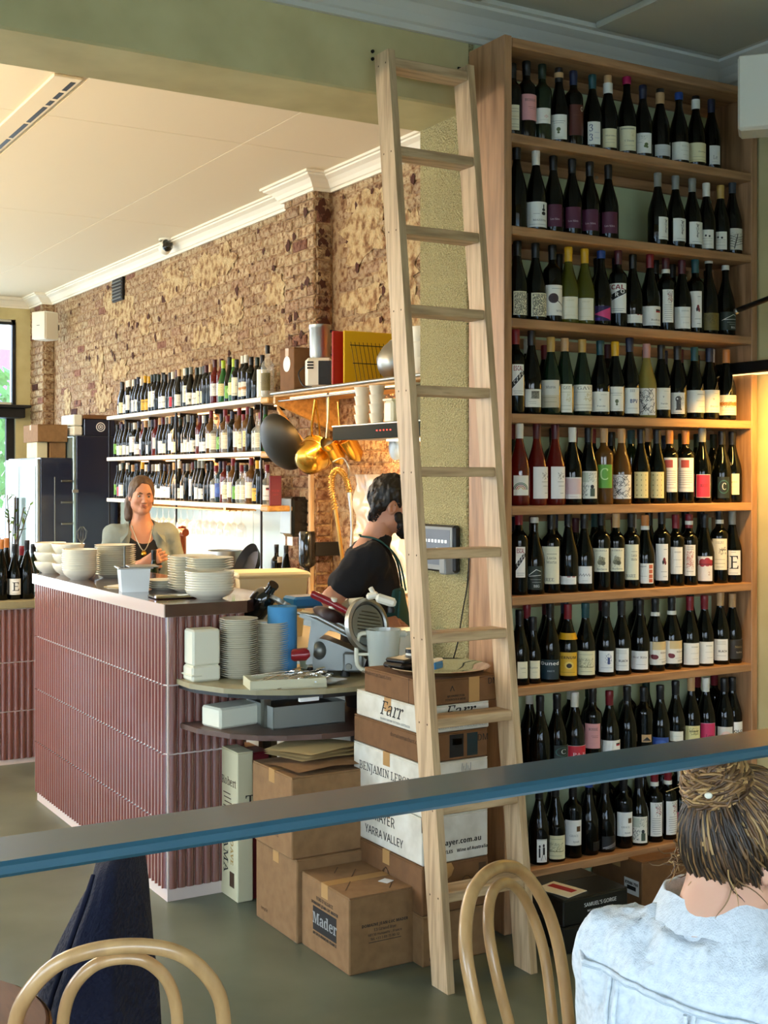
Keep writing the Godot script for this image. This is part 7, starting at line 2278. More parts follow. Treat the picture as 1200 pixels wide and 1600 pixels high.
func slicer() -> void:
	# a gravity meat slicer; laid out in its own plane: x to the right, y up, z towards the dining room
	var rt := Vector3(cos(YAW), 0, -sin(YAW))
	var q0 := at(530, 1058, 5.2)
	var t := thing("meat_slicer", "aluminium meat slicer with a round blade guard and dark red handles", "slicer", Vector3(q0.x, 0.89, q0.z), YAW)
	var K := func(px: float, py: float, z := 0.0) -> Vector3: return Vector3((px - 530.0) * 0.0026, (1058.0 - py) * 0.0026, z)
	var flat2 := func(pts: Array) -> PackedVector2Array:
		var o := PackedVector2Array()
		for q in pts: o.append(Vector2((q[0] - 530.0) * 0.0026, (1058.0 - q[1]) * 0.0026))
		return o
	var b := MB.new()
	b.prism(flat2.call([[490, 1047], [566, 1051], [573, 1032], [560, 1022], [535, 1011], [510, 1001], [498, 999], [489, 1008], [486, 1030]]), 0.15, Transform3D(Basis.IDENTITY, Vector3(0, 0, -0.15)))
	part(t, "base", b.done(), M.alu)
	part(t, "front_plate", boxm(K.call(536, 1051, 0.0), K.call(568, 1020, 0.02), 0.008), M.alu)
	b = MB.new()
	b.ball(K.call(499, 1018, -0.01), Vector3(0.03, 0.04, 0.03), 16)
	part(t, "motor_bulge", b.done(), M.alu)
	b = MB.new()
	b.lathe([Vector2(0, 0.01), Vector2(0.012, 0.01), Vector2(0.014, 0)], 16, Transform3D(Basis(Vector3.RIGHT, PI / 2), K.call(545, 1042, 0.02)))
	part(t, "switch", b.done(), M.steel_dark)
	for q in [[484, -0.02], [540, 0.0], [560, -0.13], [492, -0.13]]:
		part(t, "foot", lathem([Vector2(0.02, 0), Vector2(0.02, 0.006), Vector2(0.01, 0.034), Vector2(0, 0.034)], 14), M.black, Vector3((q[0] - 530.0) * 0.0026, 0, q[1]))
	# blade disc: faces right of the camera, head tilted
	var nrm := Vector3(0.66, 0.2, 0.72).normalized()
	var up := (Vector3(0.25, 1, 0) - nrm * nrm.dot(Vector3(0.25, 1, 0))).normalized()
	var bs := Basis(nrm.cross(-up).normalized() * -1.0, nrm, Vector3.ZERO)
	bs.x = up.cross(nrm).normalized()
	bs.z = bs.x.cross(bs.y)
	var c: Vector3 = K.call(573, 977, 0.03)
	b = MB.new()
	b.lathe([Vector2(0, 0.008), Vector2(0.082, 0.008), Vector2(0.086, 0.003), Vector2(0.086, -0.01), Vector2(0, -0.01)], 40, Transform3D(bs, c))
	part(t, "blade_plate", b.done(), M.alu)
	b = MB.new()
	b.lathe([Vector2(0.088, -0.014), Vector2(0.106, -0.014), Vector2(0.111, -0.006), Vector2(0.108, 0.014), Vector2(0.094, 0.017), Vector2(0.088, 0.01), Vector2(0.088, -0.014)], 40, Transform3D(bs, c))
	part(t, "guard_ring", b.done(), M.steel)
	for i in 8:
		var o := -0.052 + i * 0.0145
		var w := sqrt(maxf(0.0, 0.07 * 0.07 - o * o))
		b = MB.new()
		b.box(c + bs * Vector3(0.006, 0.0095, o), Vector3(w * 1.8, 0.004, 0.005), 0.0015, bs)
		part(t, "plate_ridge", b.done(), M.steel_dark)
	b = MB.new()
	b.tube([K.call(538, 962, -0.06), K.call(545, 956, -0.06), K.call(562, 955, -0.05), K.call(572, 962, -0.03)], [0.03, 0.045, 0.05, 0.045], 18)
	part(t, "blade_housing", b.done(), M.white_plastic)
	b = MB.new()
	b.box(K.call(603, 938, 0.04), Vector3(0.085, 0.035, 0.05), 0.01, Basis(Vector3.BACK, -0.32))
	b.box(K.call(582, 931, 0.03), Vector3(0.05, 0.026, 0.045), 0.008, Basis(Vector3.BACK, 0.2))
	b.lathe([Vector2(0.01, 0), Vector2(0.01, 0.028), Vector2(0, 0.03)], 12, Transform3D(Basis(Vector3.BACK, 0.5), K.call(584, 928, 0.03)))
	part(t, "sharpener", b.done(), M.white_plastic)
	part(t, "knob", lathem([Vector2(0, -0.015), Vector2(0.014, -0.015), Vector2(0.016, 0.0), Vector2(0.012, 0.01), Vector2(0, 0.012)], 14), M.black, K.call(611, 951, 0.05))
	# carriage, sloping down to the right
	b = MB.new()
	b.tube([K.call(466, 958, 0.02), K.call(497, 963, 0.05), K.call(548, 989, 0.06)], [0.008, 0.012, 0.013], 8)
	b.tube([K.call(500, 958, 0.05), K.call(548, 982, 0.06)], 0.007, 8)
	part(t, "carriage_rail", b.done(), M.steel)
	b = MB.new()
	b.prism(flat2.call([[497, 966], [521, 979], [492, 1003], [489, 1037], [479, 1037], [483, 1003], [488, 966]]), 0.012, Transform3D(Basis.IDENTITY, Vector3(0, 0, 0.035)))
	part(t, "carriage_arm", b.done(), M.alu)
	b = MB.new()
	b.prism(flat2.call([[470, 958], [497, 966], [548, 990], [546, 996], [495, 973], [468, 963]]), 0.15, Transform3D(Basis.IDENTITY, Vector3(0, 0, -0.1)))
	part(t, "carriage", b.done(), M.alu)
	b = MB.new()
	b.grid([[K.call(534, 942, 0.05), K.call(543, 956, 0.06), K.call(545, 974, 0.06), K.call(553, 990, 0.06)], [K.call(545, 938, -0.06), K.call(555, 953, -0.06), K.call(556, 972, -0.06), K.call(562, 988, -0.06)]])
	part(t, "end_plate", b.done(), M.steel)
	b = MB.new()
	b.tube([K.call(457, 1022, 0.06), K.call(460, 1022, 0.06), K.call(478, 1021, 0.05), K.call(484, 1020, 0.045)], [0.018, 0.025, 0.026, 0.014], 14)
	part(t, "push_handle", b.done(), M.red_handle)
	b = MB.new()
	b.tube([K.call(487, 927, 0.05), K.call(490, 928, 0.05), K.call(515, 940, 0.05), K.call(547, 957, 0.05)], [0.01, 0.0165, 0.0155, 0.012], 12)
	part(t, "meat_grip", b.done(), M.red_handle)
	b = MB.new()
	b.tube([K.call(523, 934, 0.05), K.call(519, 950, 0.045)], 0.014, 10)
	part(t, "grip_collar", b.done(), M.white_plastic)
	b = MB.new()
	b.ball(K.call(516, 962, 0.03), Vector3(0.075, 0.028, 0.045), 18, Basis(Vector3.BACK, -0.42))
	solo("cured_meat", "dark cured meat lying on the slicer carriage", "meat", b.done(), M.meat, t.position, "", YAW)
	solo("blue_tub", "shallow blue plastic tub behind the slicer", "tub", boxm(Vector3(-0.1, 0, -0.06), Vector3(0.1, 0.05, 0.06), 0.01), M.blue_tub, at(483, 948, 5.55))
	solo("steel_can", "round steel container under the slicer tray", "container", lathem([Vector2(0, 0), Vector2(0.055, 0), Vector2(0.058, 0.1), Vector2(0.06, 0.105), Vector2(0, 0.108)], 22), M.steel, at(525, 1000, 5.4) * Vector3(1, 0, 1) + Vector3(0, 0.89, 0))

# ---------- front of the house ----------
func chair(label: String, p: Vector3, yaw: float) -> Node3D:
	var t := thing("bentwood_chair", label, "chair", p, yaw, "bentwood chairs at the front tables")
	var r := 0.0138
	var half := [Vector3(0.2, 0.0, -0.25), Vector3(0.185, 0.25, -0.2), Vector3(0.165, 0.45, -0.18), Vector3(0.176, 0.58, -0.195), Vector3(0.184, 0.7, -0.222), Vector3(0.165, 0.79, -0.25), Vector3(0.1, 0.862, -0.273), Vector3(0.0, 0.884, -0.28)]
	var pts := []
	for q in half: pts.append(q)
	for i in range(half.size() - 2, -1, -1): pts.append(half[i] * Vector3(-1, 1, 1))
	part(t, "back_hoop", tubem(spline(pts, 6), r, 10), M.bentwood)
	var inner := [Vector3(0.07, 0.455, -0.165), Vector3(0.086, 0.58, -0.185), Vector3(0.101, 0.7, -0.212), Vector3(0.088, 0.79, -0.24), Vector3(0.05, 0.842, -0.257), Vector3(0, 0.857, -0.262)]
	pts = []
	for q in inner: pts.append(q)
	for i in range(inner.size() - 2, -1, -1): pts.append(inner[i] * Vector3(-1, 1, 1))
	part(t, "inner_hoop", tubem(spline(pts, 6), 0.0115, 10), M.bentwood)
	part(t, "seat", lathem([Vector2(0, 0.445), Vector2(0.17, 0.445), Vector2(0.2, 0.44), Vector2(0.208, 0.452), Vector2(0.2, 0.468), Vector2(0.17, 0.464), Vector2(0, 0.458)], 36), M.bentwood)
	for s in [-1.0, 1.0]:
		part(t, "leg", tubem(spline([Vector3(0.16 * s, 0.45, 0.12), Vector3(0.18 * s, 0.25, 0.17), Vector3(0.2 * s, 0.0, 0.2)]), [0.016, 0.0158, 0.0156, 0.0154, 0.015, 0.0148, 0.0145, 0.014, 0.0138, 0.0135, 0.0132, 0.013, 0.013], 10), M.bentwood)
	var ring := []
	for i in 24: ring.append(Vector3(cos(TAU * i / 24) * 0.165, 0.27, sin(TAU * i / 24) * 0.165 - 0.015))
	part(t, "stretcher_ring", tubem(ring, 0.009, 8, true), M.bentwood)
	return t

func front_of_house() -> void:
	# the blue rail: a flat bar on posts that stand outside the view
	var t := thing("blue_rail", "flat blue painted metal rail crossing the whole view", "rail", Vector3(0, 0, -1.25))
	part(t, "top_bar", boxm(Vector3(-0.35, 1.312, -0.093), Vector3(2.5, 1.328, 0), 0.004), M.rail)
	for x in [-0.25, 2.4]:
		part(t, "post", boxm(Vector3(x - 0.025, 0, -0.072), Vector3(x + 0.025, 1.312, -0.022), 0.003), M.rail)
	var p := at(188, 1500, 2.235) * Vector3(1, 0, 1)
	chair("pale bentwood chair at lower left with a double hoop back", p - Basis(Vector3.UP, deg_to_rad(161)) * Vector3(0, 0, -0.27), deg_to_rad(161))
	p = at(800, 1400, 2.62)
	chair("pale bentwood chair in front of the ladder foot with a double hoop back", Vector3(p.x, 0, p.z) + Vector3(0.11, 0, 0.2), deg_to_rad(26))
	# navy coat hung over the chair across the small table
	p = at(185, 1440, 2.75)
	var cp := Vector3(p.x, 0, p.z)
	chair("bentwood chair at the left table hidden under the navy coat", cp - Basis(Vector3.UP, deg_to_rad(-120)) * Vector3(0, -0.01, -0.272), deg_to_rad(-120))
	t = thing("navy_coat", "dark navy coat draped over the back of a chair at the left table", "coat", cp, YAW)
	var rows := []
	var prof := [[0.912, 0.012, 0.05, 0.0], [0.908, 0.03, 0.1, 0.0], [0.89, 0.04, 0.14, 0.0], [0.85, 0.047, 0.19, 0.0], [0.8, 0.065, 0.205, -0.01], [0.73, 0.087, 0.21, -0.023], [0.66, 0.109, 0.215, -0.036], [0.59, 0.119, 0.22, -0.04], [0.52, 0.129, 0.225, -0.048], [0.38, 0.135, 0.23, -0.05], [0.24, 0.14, 0.23, -0.052], [0.24, 0.12, 0.2, -0.05]]
	for i in prof.size():
		var line := []
		for j in 40:
			var a := TAU * j / 40.0
			var f: float = 1.0 + 0.07 * sin(a * 7.0 + i * 0.15) * minf(1.0, i * 0.15) + 0.03 * sin(a * 13.0 + 1.0)
			line.append(Vector3(cos(a) * prof[i][1] * f + prof[i][3], prof[i][0] + 0.01 * sin(a * 2.0), sin(a) * prof[i][2] * f))
		rows.append(line)
	var b := MB.new()
	b.grid(rows, true)
	part(t, "cloth", b.done(), M.denim)
	b = MB.new()
	b.tube(spline([Vector3(-0.03, 0.875, 0.1), Vector3(-0.05, 0.8, 0.15), Vector3(-0.09, 0.68, 0.17), Vector3(-0.14, 0.52, 0.15)]), 0.006, 8)
	part(t, "lapel", b.done(), M.denim)
	# table
	var tp := at(-180, 1500, 2.2)
	t = thing("cafe_table", "round brown wooden cafe table at the left edge", "table", Vector3(tp.x, 0, tp.z))
	part(t, "top", lathem([Vector2(0, 0.715), Vector2(0.26, 0.715), Vector2(0.275, 0.722), Vector2(0.275, 0.735), Vector2(0.268, 0.742), Vector2(0, 0.742)], 48), M.table)
	part(t, "edge", lathem([Vector2(0.275, 0.722), Vector2(0.279, 0.724), Vector2(0.279, 0.735), Vector2(0.275, 0.738)], 48), M.brass)
	part(t, "column", lathem([Vector2(0.2, 0), Vector2(0.2, 0.015), Vector2(0.035, 0.03), Vector2(0.03, 0.69), Vector2(0.09, 0.715), Vector2(0, 0.716)], 28), M.dark_iron)

# ---------- people ----------
func head_field(c: Vector3, bs: Basis, s: float, cell: float, neck: Vector3) -> Field:
	var lo := c - Vector3.ONE * 0.16 * s
	var hi := c + Vector3.ONE * 0.16 * s
	lo = lo.min(neck - Vector3.ONE * 0.065)
	hi = hi.max(neck + Vector3.ONE * 0.065)
	var f := Field.new(lo, hi, cell)
	var P := func(x: float, y: float, z: float) -> Vector3: return c + bs * (Vector3(x, y, z) * s)
	f.ell(P.call(0, 0.015, -0.01), Vector3(0.074, 0.096, 0.093) * s, bs, 0.02)
	f.ell(P.call(0, -0.035, 0.03), Vector3(0.058, 0.082, 0.062) * s, bs, 0.03)
	for q in [-1.0, 1.0]:
		f.cap(P.call(0.043 * q, -0.07, 0.012), P.call(0.01 * q, -0.1, 0.066), 0.024 * s, 0.018 * s, 0.025)
		f.ell(P.call(0.035 * q, -0.032, 0.06), Vector3(0.024, 0.022, 0.024) * s, bs, 0.02)
		f.ell(P.call(0.076 * q, -0.016, -0.004), Vector3(0.01, 0.031, 0.019) * s, bs, 0.008)
		f.ell(P.call(0.083 * q, -0.014, 0.002), Vector3(0.006, 0.017, 0.009) * s, bs, 0.006, true)
	f.cap(P.call(-0.036, 0.014, 0.079), P.call(0.036, 0.014, 0.079), 0.012 * s, 0.012 * s, 0.018)
	for q in [-1.0, 1.0]: f.ell(P.call(0.031 * q, -0.005, 0.097), Vector3(0.017, 0.011, 0.013) * s, bs, 0.012, true)
	f.cap(P.call(0, 0.0, 0.09), P.call(0, -0.038, 0.109), 0.008 * s, 0.011 * s, 0.012)
	for q in [-1.0, 1.0]: f.ell(P.call(0.01 * q, -0.043, 0.1), Vector3(0.008, 0.007, 0.01) * s, bs, 0.008)
	f.cap(P.call(-0.016, -0.064, 0.09), P.call(0.016, -0.064, 0.09), 0.006 * s, 0.006 * s, 0.008)
	f.cap(P.call(-0.013, -0.073, 0.088), P.call(0.013, -0.073, 0.088), 0.007 * s, 0.007 * s, 0.008)
	f.ell(P.call(0, -0.104, 0.072), Vector3(0.02, 0.017, 0.016) * s, bs, 0.018)
	f.cap(neck, P.call(0, -0.05, -0.025), 0.056 * s, 0.052 * s, 0.03)
	return f
func face_parts(t: Node3D, c: Vector3, bs: Basis, s: float) -> void:
	var b := MB.new()
	var i := MB.new()
	var w := MB.new()
	for q in [-1.0, 1.0]:
		b.ball(c + bs * (Vector3(0.031 * q, -0.005, 0.0775) * s), Vector3.ONE * 0.0112 * s, 12)
		i.ball(c + bs * (Vector3(0.031 * q, -0.005, 0.0838) * s), Vector3.ONE * 0.0062 * s, 10)
		w.tube([c + bs * (Vector3(0.014 * q, 0.012, 0.097) * s), c + bs * (Vector3(0.03 * q, 0.018, 0.094) * s), c + bs * (Vector3(0.047 * q, 0.012, 0.081) * s)], [0.002, 0.0035, 0.0015], 6)
	part(t, "eyes", b.done(), M.eye_white)
	part(t, "irises", i.done(), M.iris)
	part(t, "eyebrows", w.done(), M.brow)
	b = MB.new()
	b.tube([c + bs * (Vector3(-0.02, -0.068, 0.09) * s), c + bs * (Vector3(-0.008, -0.064, 0.0975) * s), c + bs * (Vector3(0.008, -0.064, 0.0975) * s), c + bs * (Vector3(0.02, -0.068, 0.09) * s)], [0.0015, 0.004, 0.004, 0.0015], 8)
	b.tube([c + bs * (Vector3(-0.017, -0.07, 0.09) * s), c + bs * (Vector3(0, -0.0745, 0.0965) * s), c + bs * (Vector3(0.017, -0.07, 0.09) * s)], [0.0015, 0.0045, 0.0015], 8)
	part(t, "lips", b.done(), M.lip)
# a hand: wrist, direction of the palm, the side the palm faces, how far the fingers close (radians per joint)
func hand(mb: MB, wrist: Vector3, along: Vector3, facing: Vector3, curl: float, right: bool) -> void:
	var y := along.normalized()
	var z := (facing - y * facing.dot(y)).normalized()
	var x := y.cross(z) * (1.0 if right else -1.0)
	var f := Field.new(wrist + y * 0.07 - Vector3.ONE * 0.135, wrist + y * 0.07 + Vector3.ONE * 0.135, 0.0042)
	f.cap(wrist - y * 0.03, wrist + y * 0.015, 0.024, 0.023, 0.015)
	for i in 4: f.cap(wrist + y * 0.01 + x * (-0.012 + 0.008 * i), wrist + y * 0.085 + x * (-0.03 + 0.02 * i) + z * (-0.004), 0.014, 0.0115, 0.014)
	var ln := [0.072, 0.082, 0.076, 0.06]
	for i in 4:
		var p := wrist + y * (0.088 - (0.006 if i == 3 else 0.0)) + x * (-0.031 + 0.0205 * i)
		var d := y
		for j in 3:
			d = (d * cos(curl) + z * sin(curl) * 1.0).normalized() if j == 0 else (d * cos(curl) + d.cross(x).normalized() * (-1.0 if right else 1.0) * sin(curl) * (-1.0 if d.cross(x).dot(z) * (-1.0 if right else 1.0) < 0.0 and j == 1 and curl < 0.8 else 1.0)).normalized()
			var e: Vector3 = p + d * ln[i] * [0.45, 0.32, 0.23][j]
			f.cap(p, e, 0.0092 - j * 0.0008, 0.0086 - j * 0.001, 0.004)
			p = e
	var tp := wrist + y * 0.022 - x * 0.026
	var td := (y * 0.6 - x * 0.62 + z * 0.5).normalized()
	f.cap(tp, tp + td * 0.042, 0.0135, 0.0105, 0.012)
	var te := tp + td * 0.042
	f.cap(te, te + (td + z * 0.8 + y * 0.4 + x * 0.3).normalized() * 0.03, 0.0105, 0.0085, 0.005)
	f.mesh(mb)

func fold_noise(sd: int, freq: float) -> FastNoiseLite:
	var n := FastNoiseLite.new()
	n.seed = sd
	n.frequency = freq
	n.fractal_octaves = 3
	return n

func barwoman() -> void:
	var hc := at(221, 773, 7.5)
	var yaw := atan2(-hc.x, -hc.z) + 0.1
	var t := thing("person", "woman in a grey shirt over a black top holding a bottle behind the bar", "person", Vector3(hc.x, 0, hc.z), yaw)
	var Y := hc.y
	var c := Vector3(0, Y, 0.02)
	var hb := Basis(Vector3.UP, 0.1) * Basis(Vector3.BACK, -0.05) * Basis(Vector3.RIGHT, 0.06)
	var sh := Y - 0.235
	var neck := Vector3(0, Y - 0.16, -0.012)
	var RS := Vector3(-0.165, sh, -0.01)
	var LS := Vector3(0.165, sh, -0.01)
	var RE := Vector3(-0.235, sh - 0.26, 0.05)
	var RW := Vector3(-0.02, sh - 0.15, 0.235)
	var LE := Vector3(0.215, sh - 0.27, 0.0)
	var LW := Vector3(0.2, sh - 0.5, 0.08)
	var b := MB.new()
	var f := Field.new(Vector3(-0.32, 0.0, -0.2), Vector3(0.32, Y - 0.1, 0.32), 0.013)
	_torso(f, sh, 0.0, 1.0)
	f.cap(Vector3(0, sh - 0.02, -0.012), Vector3(0, Y - 0.12, -0.006), 0.058, 0.052, 0.05)
	for q in [[RS, RE, RW], [LS, LE, LW]]:
		f.cap(q[0], q[1], 0.046, 0.036, 0.03)
		f.cap(q[1], q[2], 0.036, 0.024, 0.02)
	for s in [-1.0, 1.0]:
		f.cap(Vector3(0.09 * s, 0.86, 0), Vector3(0.1 * s, 0.47, 0.02), 0.085, 0.055, 0.04)
		f.cap(Vector3(0.1 * s, 0.47, 0.02), Vector3(0.1 * s, 0.09, -0.01), 0.055, 0.036, 0.02)
		f.cap(Vector3(0.1 * s, 0.05, -0.02), Vector3(0.11 * s, 0.035, 0.14), 0.04, 0.03, 0.02)
	f.mesh(b)
	head_field(c, hb, 0.89, 0.0042, neck).mesh(b)
	hand(b, RW + Vector3(0.012, 0.005, 0.01), Vector3(0.75, 0.35, 0.35), Vector3(0.3, 0.0, -0.9), 0.75, true)
	hand(b, LW, Vector3(0, -1, 0.2), Vector3(-1, 0, 0), 0.3, false)
	part(t, "body", b.done(), M.skin)
	face_parts(t, c, hb, 0.89)
	# hair pulled back, loose at the nape
	f = Field.new(c - Vector3.ONE * 0.17, c + Vector3.ONE * 0.14, 0.005)
	f.ell(c + hb * Vector3(0, 0.018, -0.018), Vector3(0.077, 0.096, 0.092), hb, 0.01)
	f.cap(c + hb * Vector3(-0.05, -0.05, -0.06), c + hb * Vector3(-0.06, -0.14, -0.04), 0.04, 0.025, 0.03)
	f.cap(c + hb * Vector3(0.05, -0.04, -0.06), c + hb * Vector3(0.045, -0.1, -0.06), 0.035, 0.02, 0.03)
	f.ell(c + hb * Vector3(0, -0.035, 0.072), Vector3(0.061, 0.105, 0.07), hb, 0.012, true)
	f.ripple(fold_noise(4, 22.0), 0.006, Vector3(1, 0.4, 1))
	b = MB.new()
	f.mesh(b)
	part(t, "hair", b.done(), M.hair_brown)
	# black top, open shirt
	f = Field.new(Vector3(-0.24, 0.75, -0.2), Vector3(0.24, Y - 0.1, 0.22), 0.011)
	_torso(f, sh, 0.009, 1.0)
	f.ell(Vector3(0, sh + 0.04, 0.085), Vector3(0.088, 0.085, 0.085), Basis.IDENTITY, 0.012, true)
	f.cut(Vector3(0, sh + 0.035, 0), Vector3(0, 1, -0.2).normalized())
	f.cut(Vector3(0, 0.82, 0), Vector3.DOWN)
	f.ripple(fold_noise(7, 9.0), 0.006)
	b = MB.new()
	f.mesh(b)
	part(t, "black_top", b.done(), M.cloth_black)
	f = Field.new(Vector3(-0.34, 0.72, -0.24), Vector3(0.34, Y - 0.06, 0.34), 0.011)
	_torso(f, sh, 0.017, 1.0)
	for q in [[RS, RE, RW], [LS, LE, LW]]:
		f.cap(q[0], q[1], 0.059, 0.05, 0.03)
		f.cap(q[1], q[1].lerp(q[2], 0.8), 0.05, 0.042, 0.02)
	f.cap(Vector3(-0.05, sh + 0.05, -0.05), Vector3(0.05, sh + 0.05, -0.05), 0.045, 0.045, 0.03)
	f.ell(Vector3(0, sh - 0.2, 0.16), Vector3(0.1, 0.36, 0.15), Basis.IDENTITY, 0.012, true)
	f.ell(Vector3(0, sh + 0.08, 0.04), Vector3(0.075, 0.09, 0.085), Basis.IDENTITY, 0.01, true)
	f.cut(Vector3(0, 0.74, 0), Vector3.DOWN)
	f.ripple(fold_noise(5, 8.0), 0.014, Vector3(1, 0.5, 1))
	b = MB.new()
	f.mesh(b)
	part(t, "open_shirt", b.done(), M.cloth_denim)
	b = MB.new()
	for s in [-1.0, 1.0]:
		b.grid([[Vector3(0.05 * s, sh + 0.095, -0.03), Vector3(0.075 * s, sh + 0.075, 0.02), Vector3(0.085 * s, sh + 0.01, 0.085)], [Vector3(0.095 * s, sh + 0.06, -0.05), Vector3(0.125 * s, sh + 0.035, 0.03), Vector3(0.13 * s, sh - 0.045, 0.105)]])
	part(t, "collar", b.done(), M.cloth_denim)
	f = Field.new(Vector3(-0.25, 0.0, -0.2), Vector3(0.25, 0.98, 0.22), 0.014)
	for s in [-1.0, 1.0]:
		f.cap(Vector3(0.085 * s, 0.88, 0), Vector3(0.1 * s, 0.47, 0.02), 0.1, 0.07, 0.04)
		f.cap(Vector3(0.1 * s, 0.47, 0.02), Vector3(0.1 * s, 0.09, -0.01), 0.07, 0.06, 0.02)
	f.cut(Vector3(0, 0.07, 0), Vector3.DOWN)
	b = MB.new()
	f.mesh(b)
	part(t, "trousers", b.done(), M.trousers)
	b = MB.new()
	b.tube(spline([Vector3(-0.06, sh + 0.055, 0.04), Vector3(-0.035, sh - 0.03, 0.107), Vector3(0.0, sh - 0.085, 0.128), Vector3(0.035, sh - 0.03, 0.107), Vector3(0.06, sh + 0.055, 0.04)]), 0.0028, 6)
	part(t, "necklace_chain", b.done(), M.steel)
	b = MB.new()
	b.ball(Vector3(0.0, sh - 0.105, 0.136), Vector3(0.018, 0.022, 0.008), 12)
	part(t, "pendant", b.done(), M.gold)
	# the bottle she holds by the neck
	var hp := Transform3D(Basis(Vector3.UP, yaw), Vector3(hc.x, 0, hc.z)) * (RW + Vector3(0.062, 0.03, 0.045))
	bottle("green glass bottle held by its neck in the barwoman's hand", "", hp - Vector3(0, 0.265, 0), "bg", 0.31, "gr", "black", yaw + 0.6)

func _torso(f: Field, sh: float, g: float, w: float) -> void:
	f.cap(Vector3(-0.14 * w, sh - 0.005, -0.01), Vector3(0.14 * w, sh - 0.005, -0.01), 0.05 + g, 0.05 + g, 0.05)
	f.ell(Vector3(0, sh - 0.14, 0), Vector3(0.155 * w + g, 0.2, 0.098 + g), Basis.IDENTITY, 0.06)
	for s in [-1.0, 1.0]: f.ell(Vector3(0.07 * s, sh - 0.15, 0.055), Vector3(0.06, 0.06, 0.05 + g), Basis.IDENTITY, 0.05)
	f.ell(Vector3(0, sh - 0.34, 0), Vector3(0.125 * w + g, 0.2, 0.088 + g), Basis.IDENTITY, 0.06)
	f.ell(Vector3(0, sh - 0.5, 0), Vector3(0.155 * w + g, 0.15, 0.105 + g), Basis.IDENTITY, 0.06)

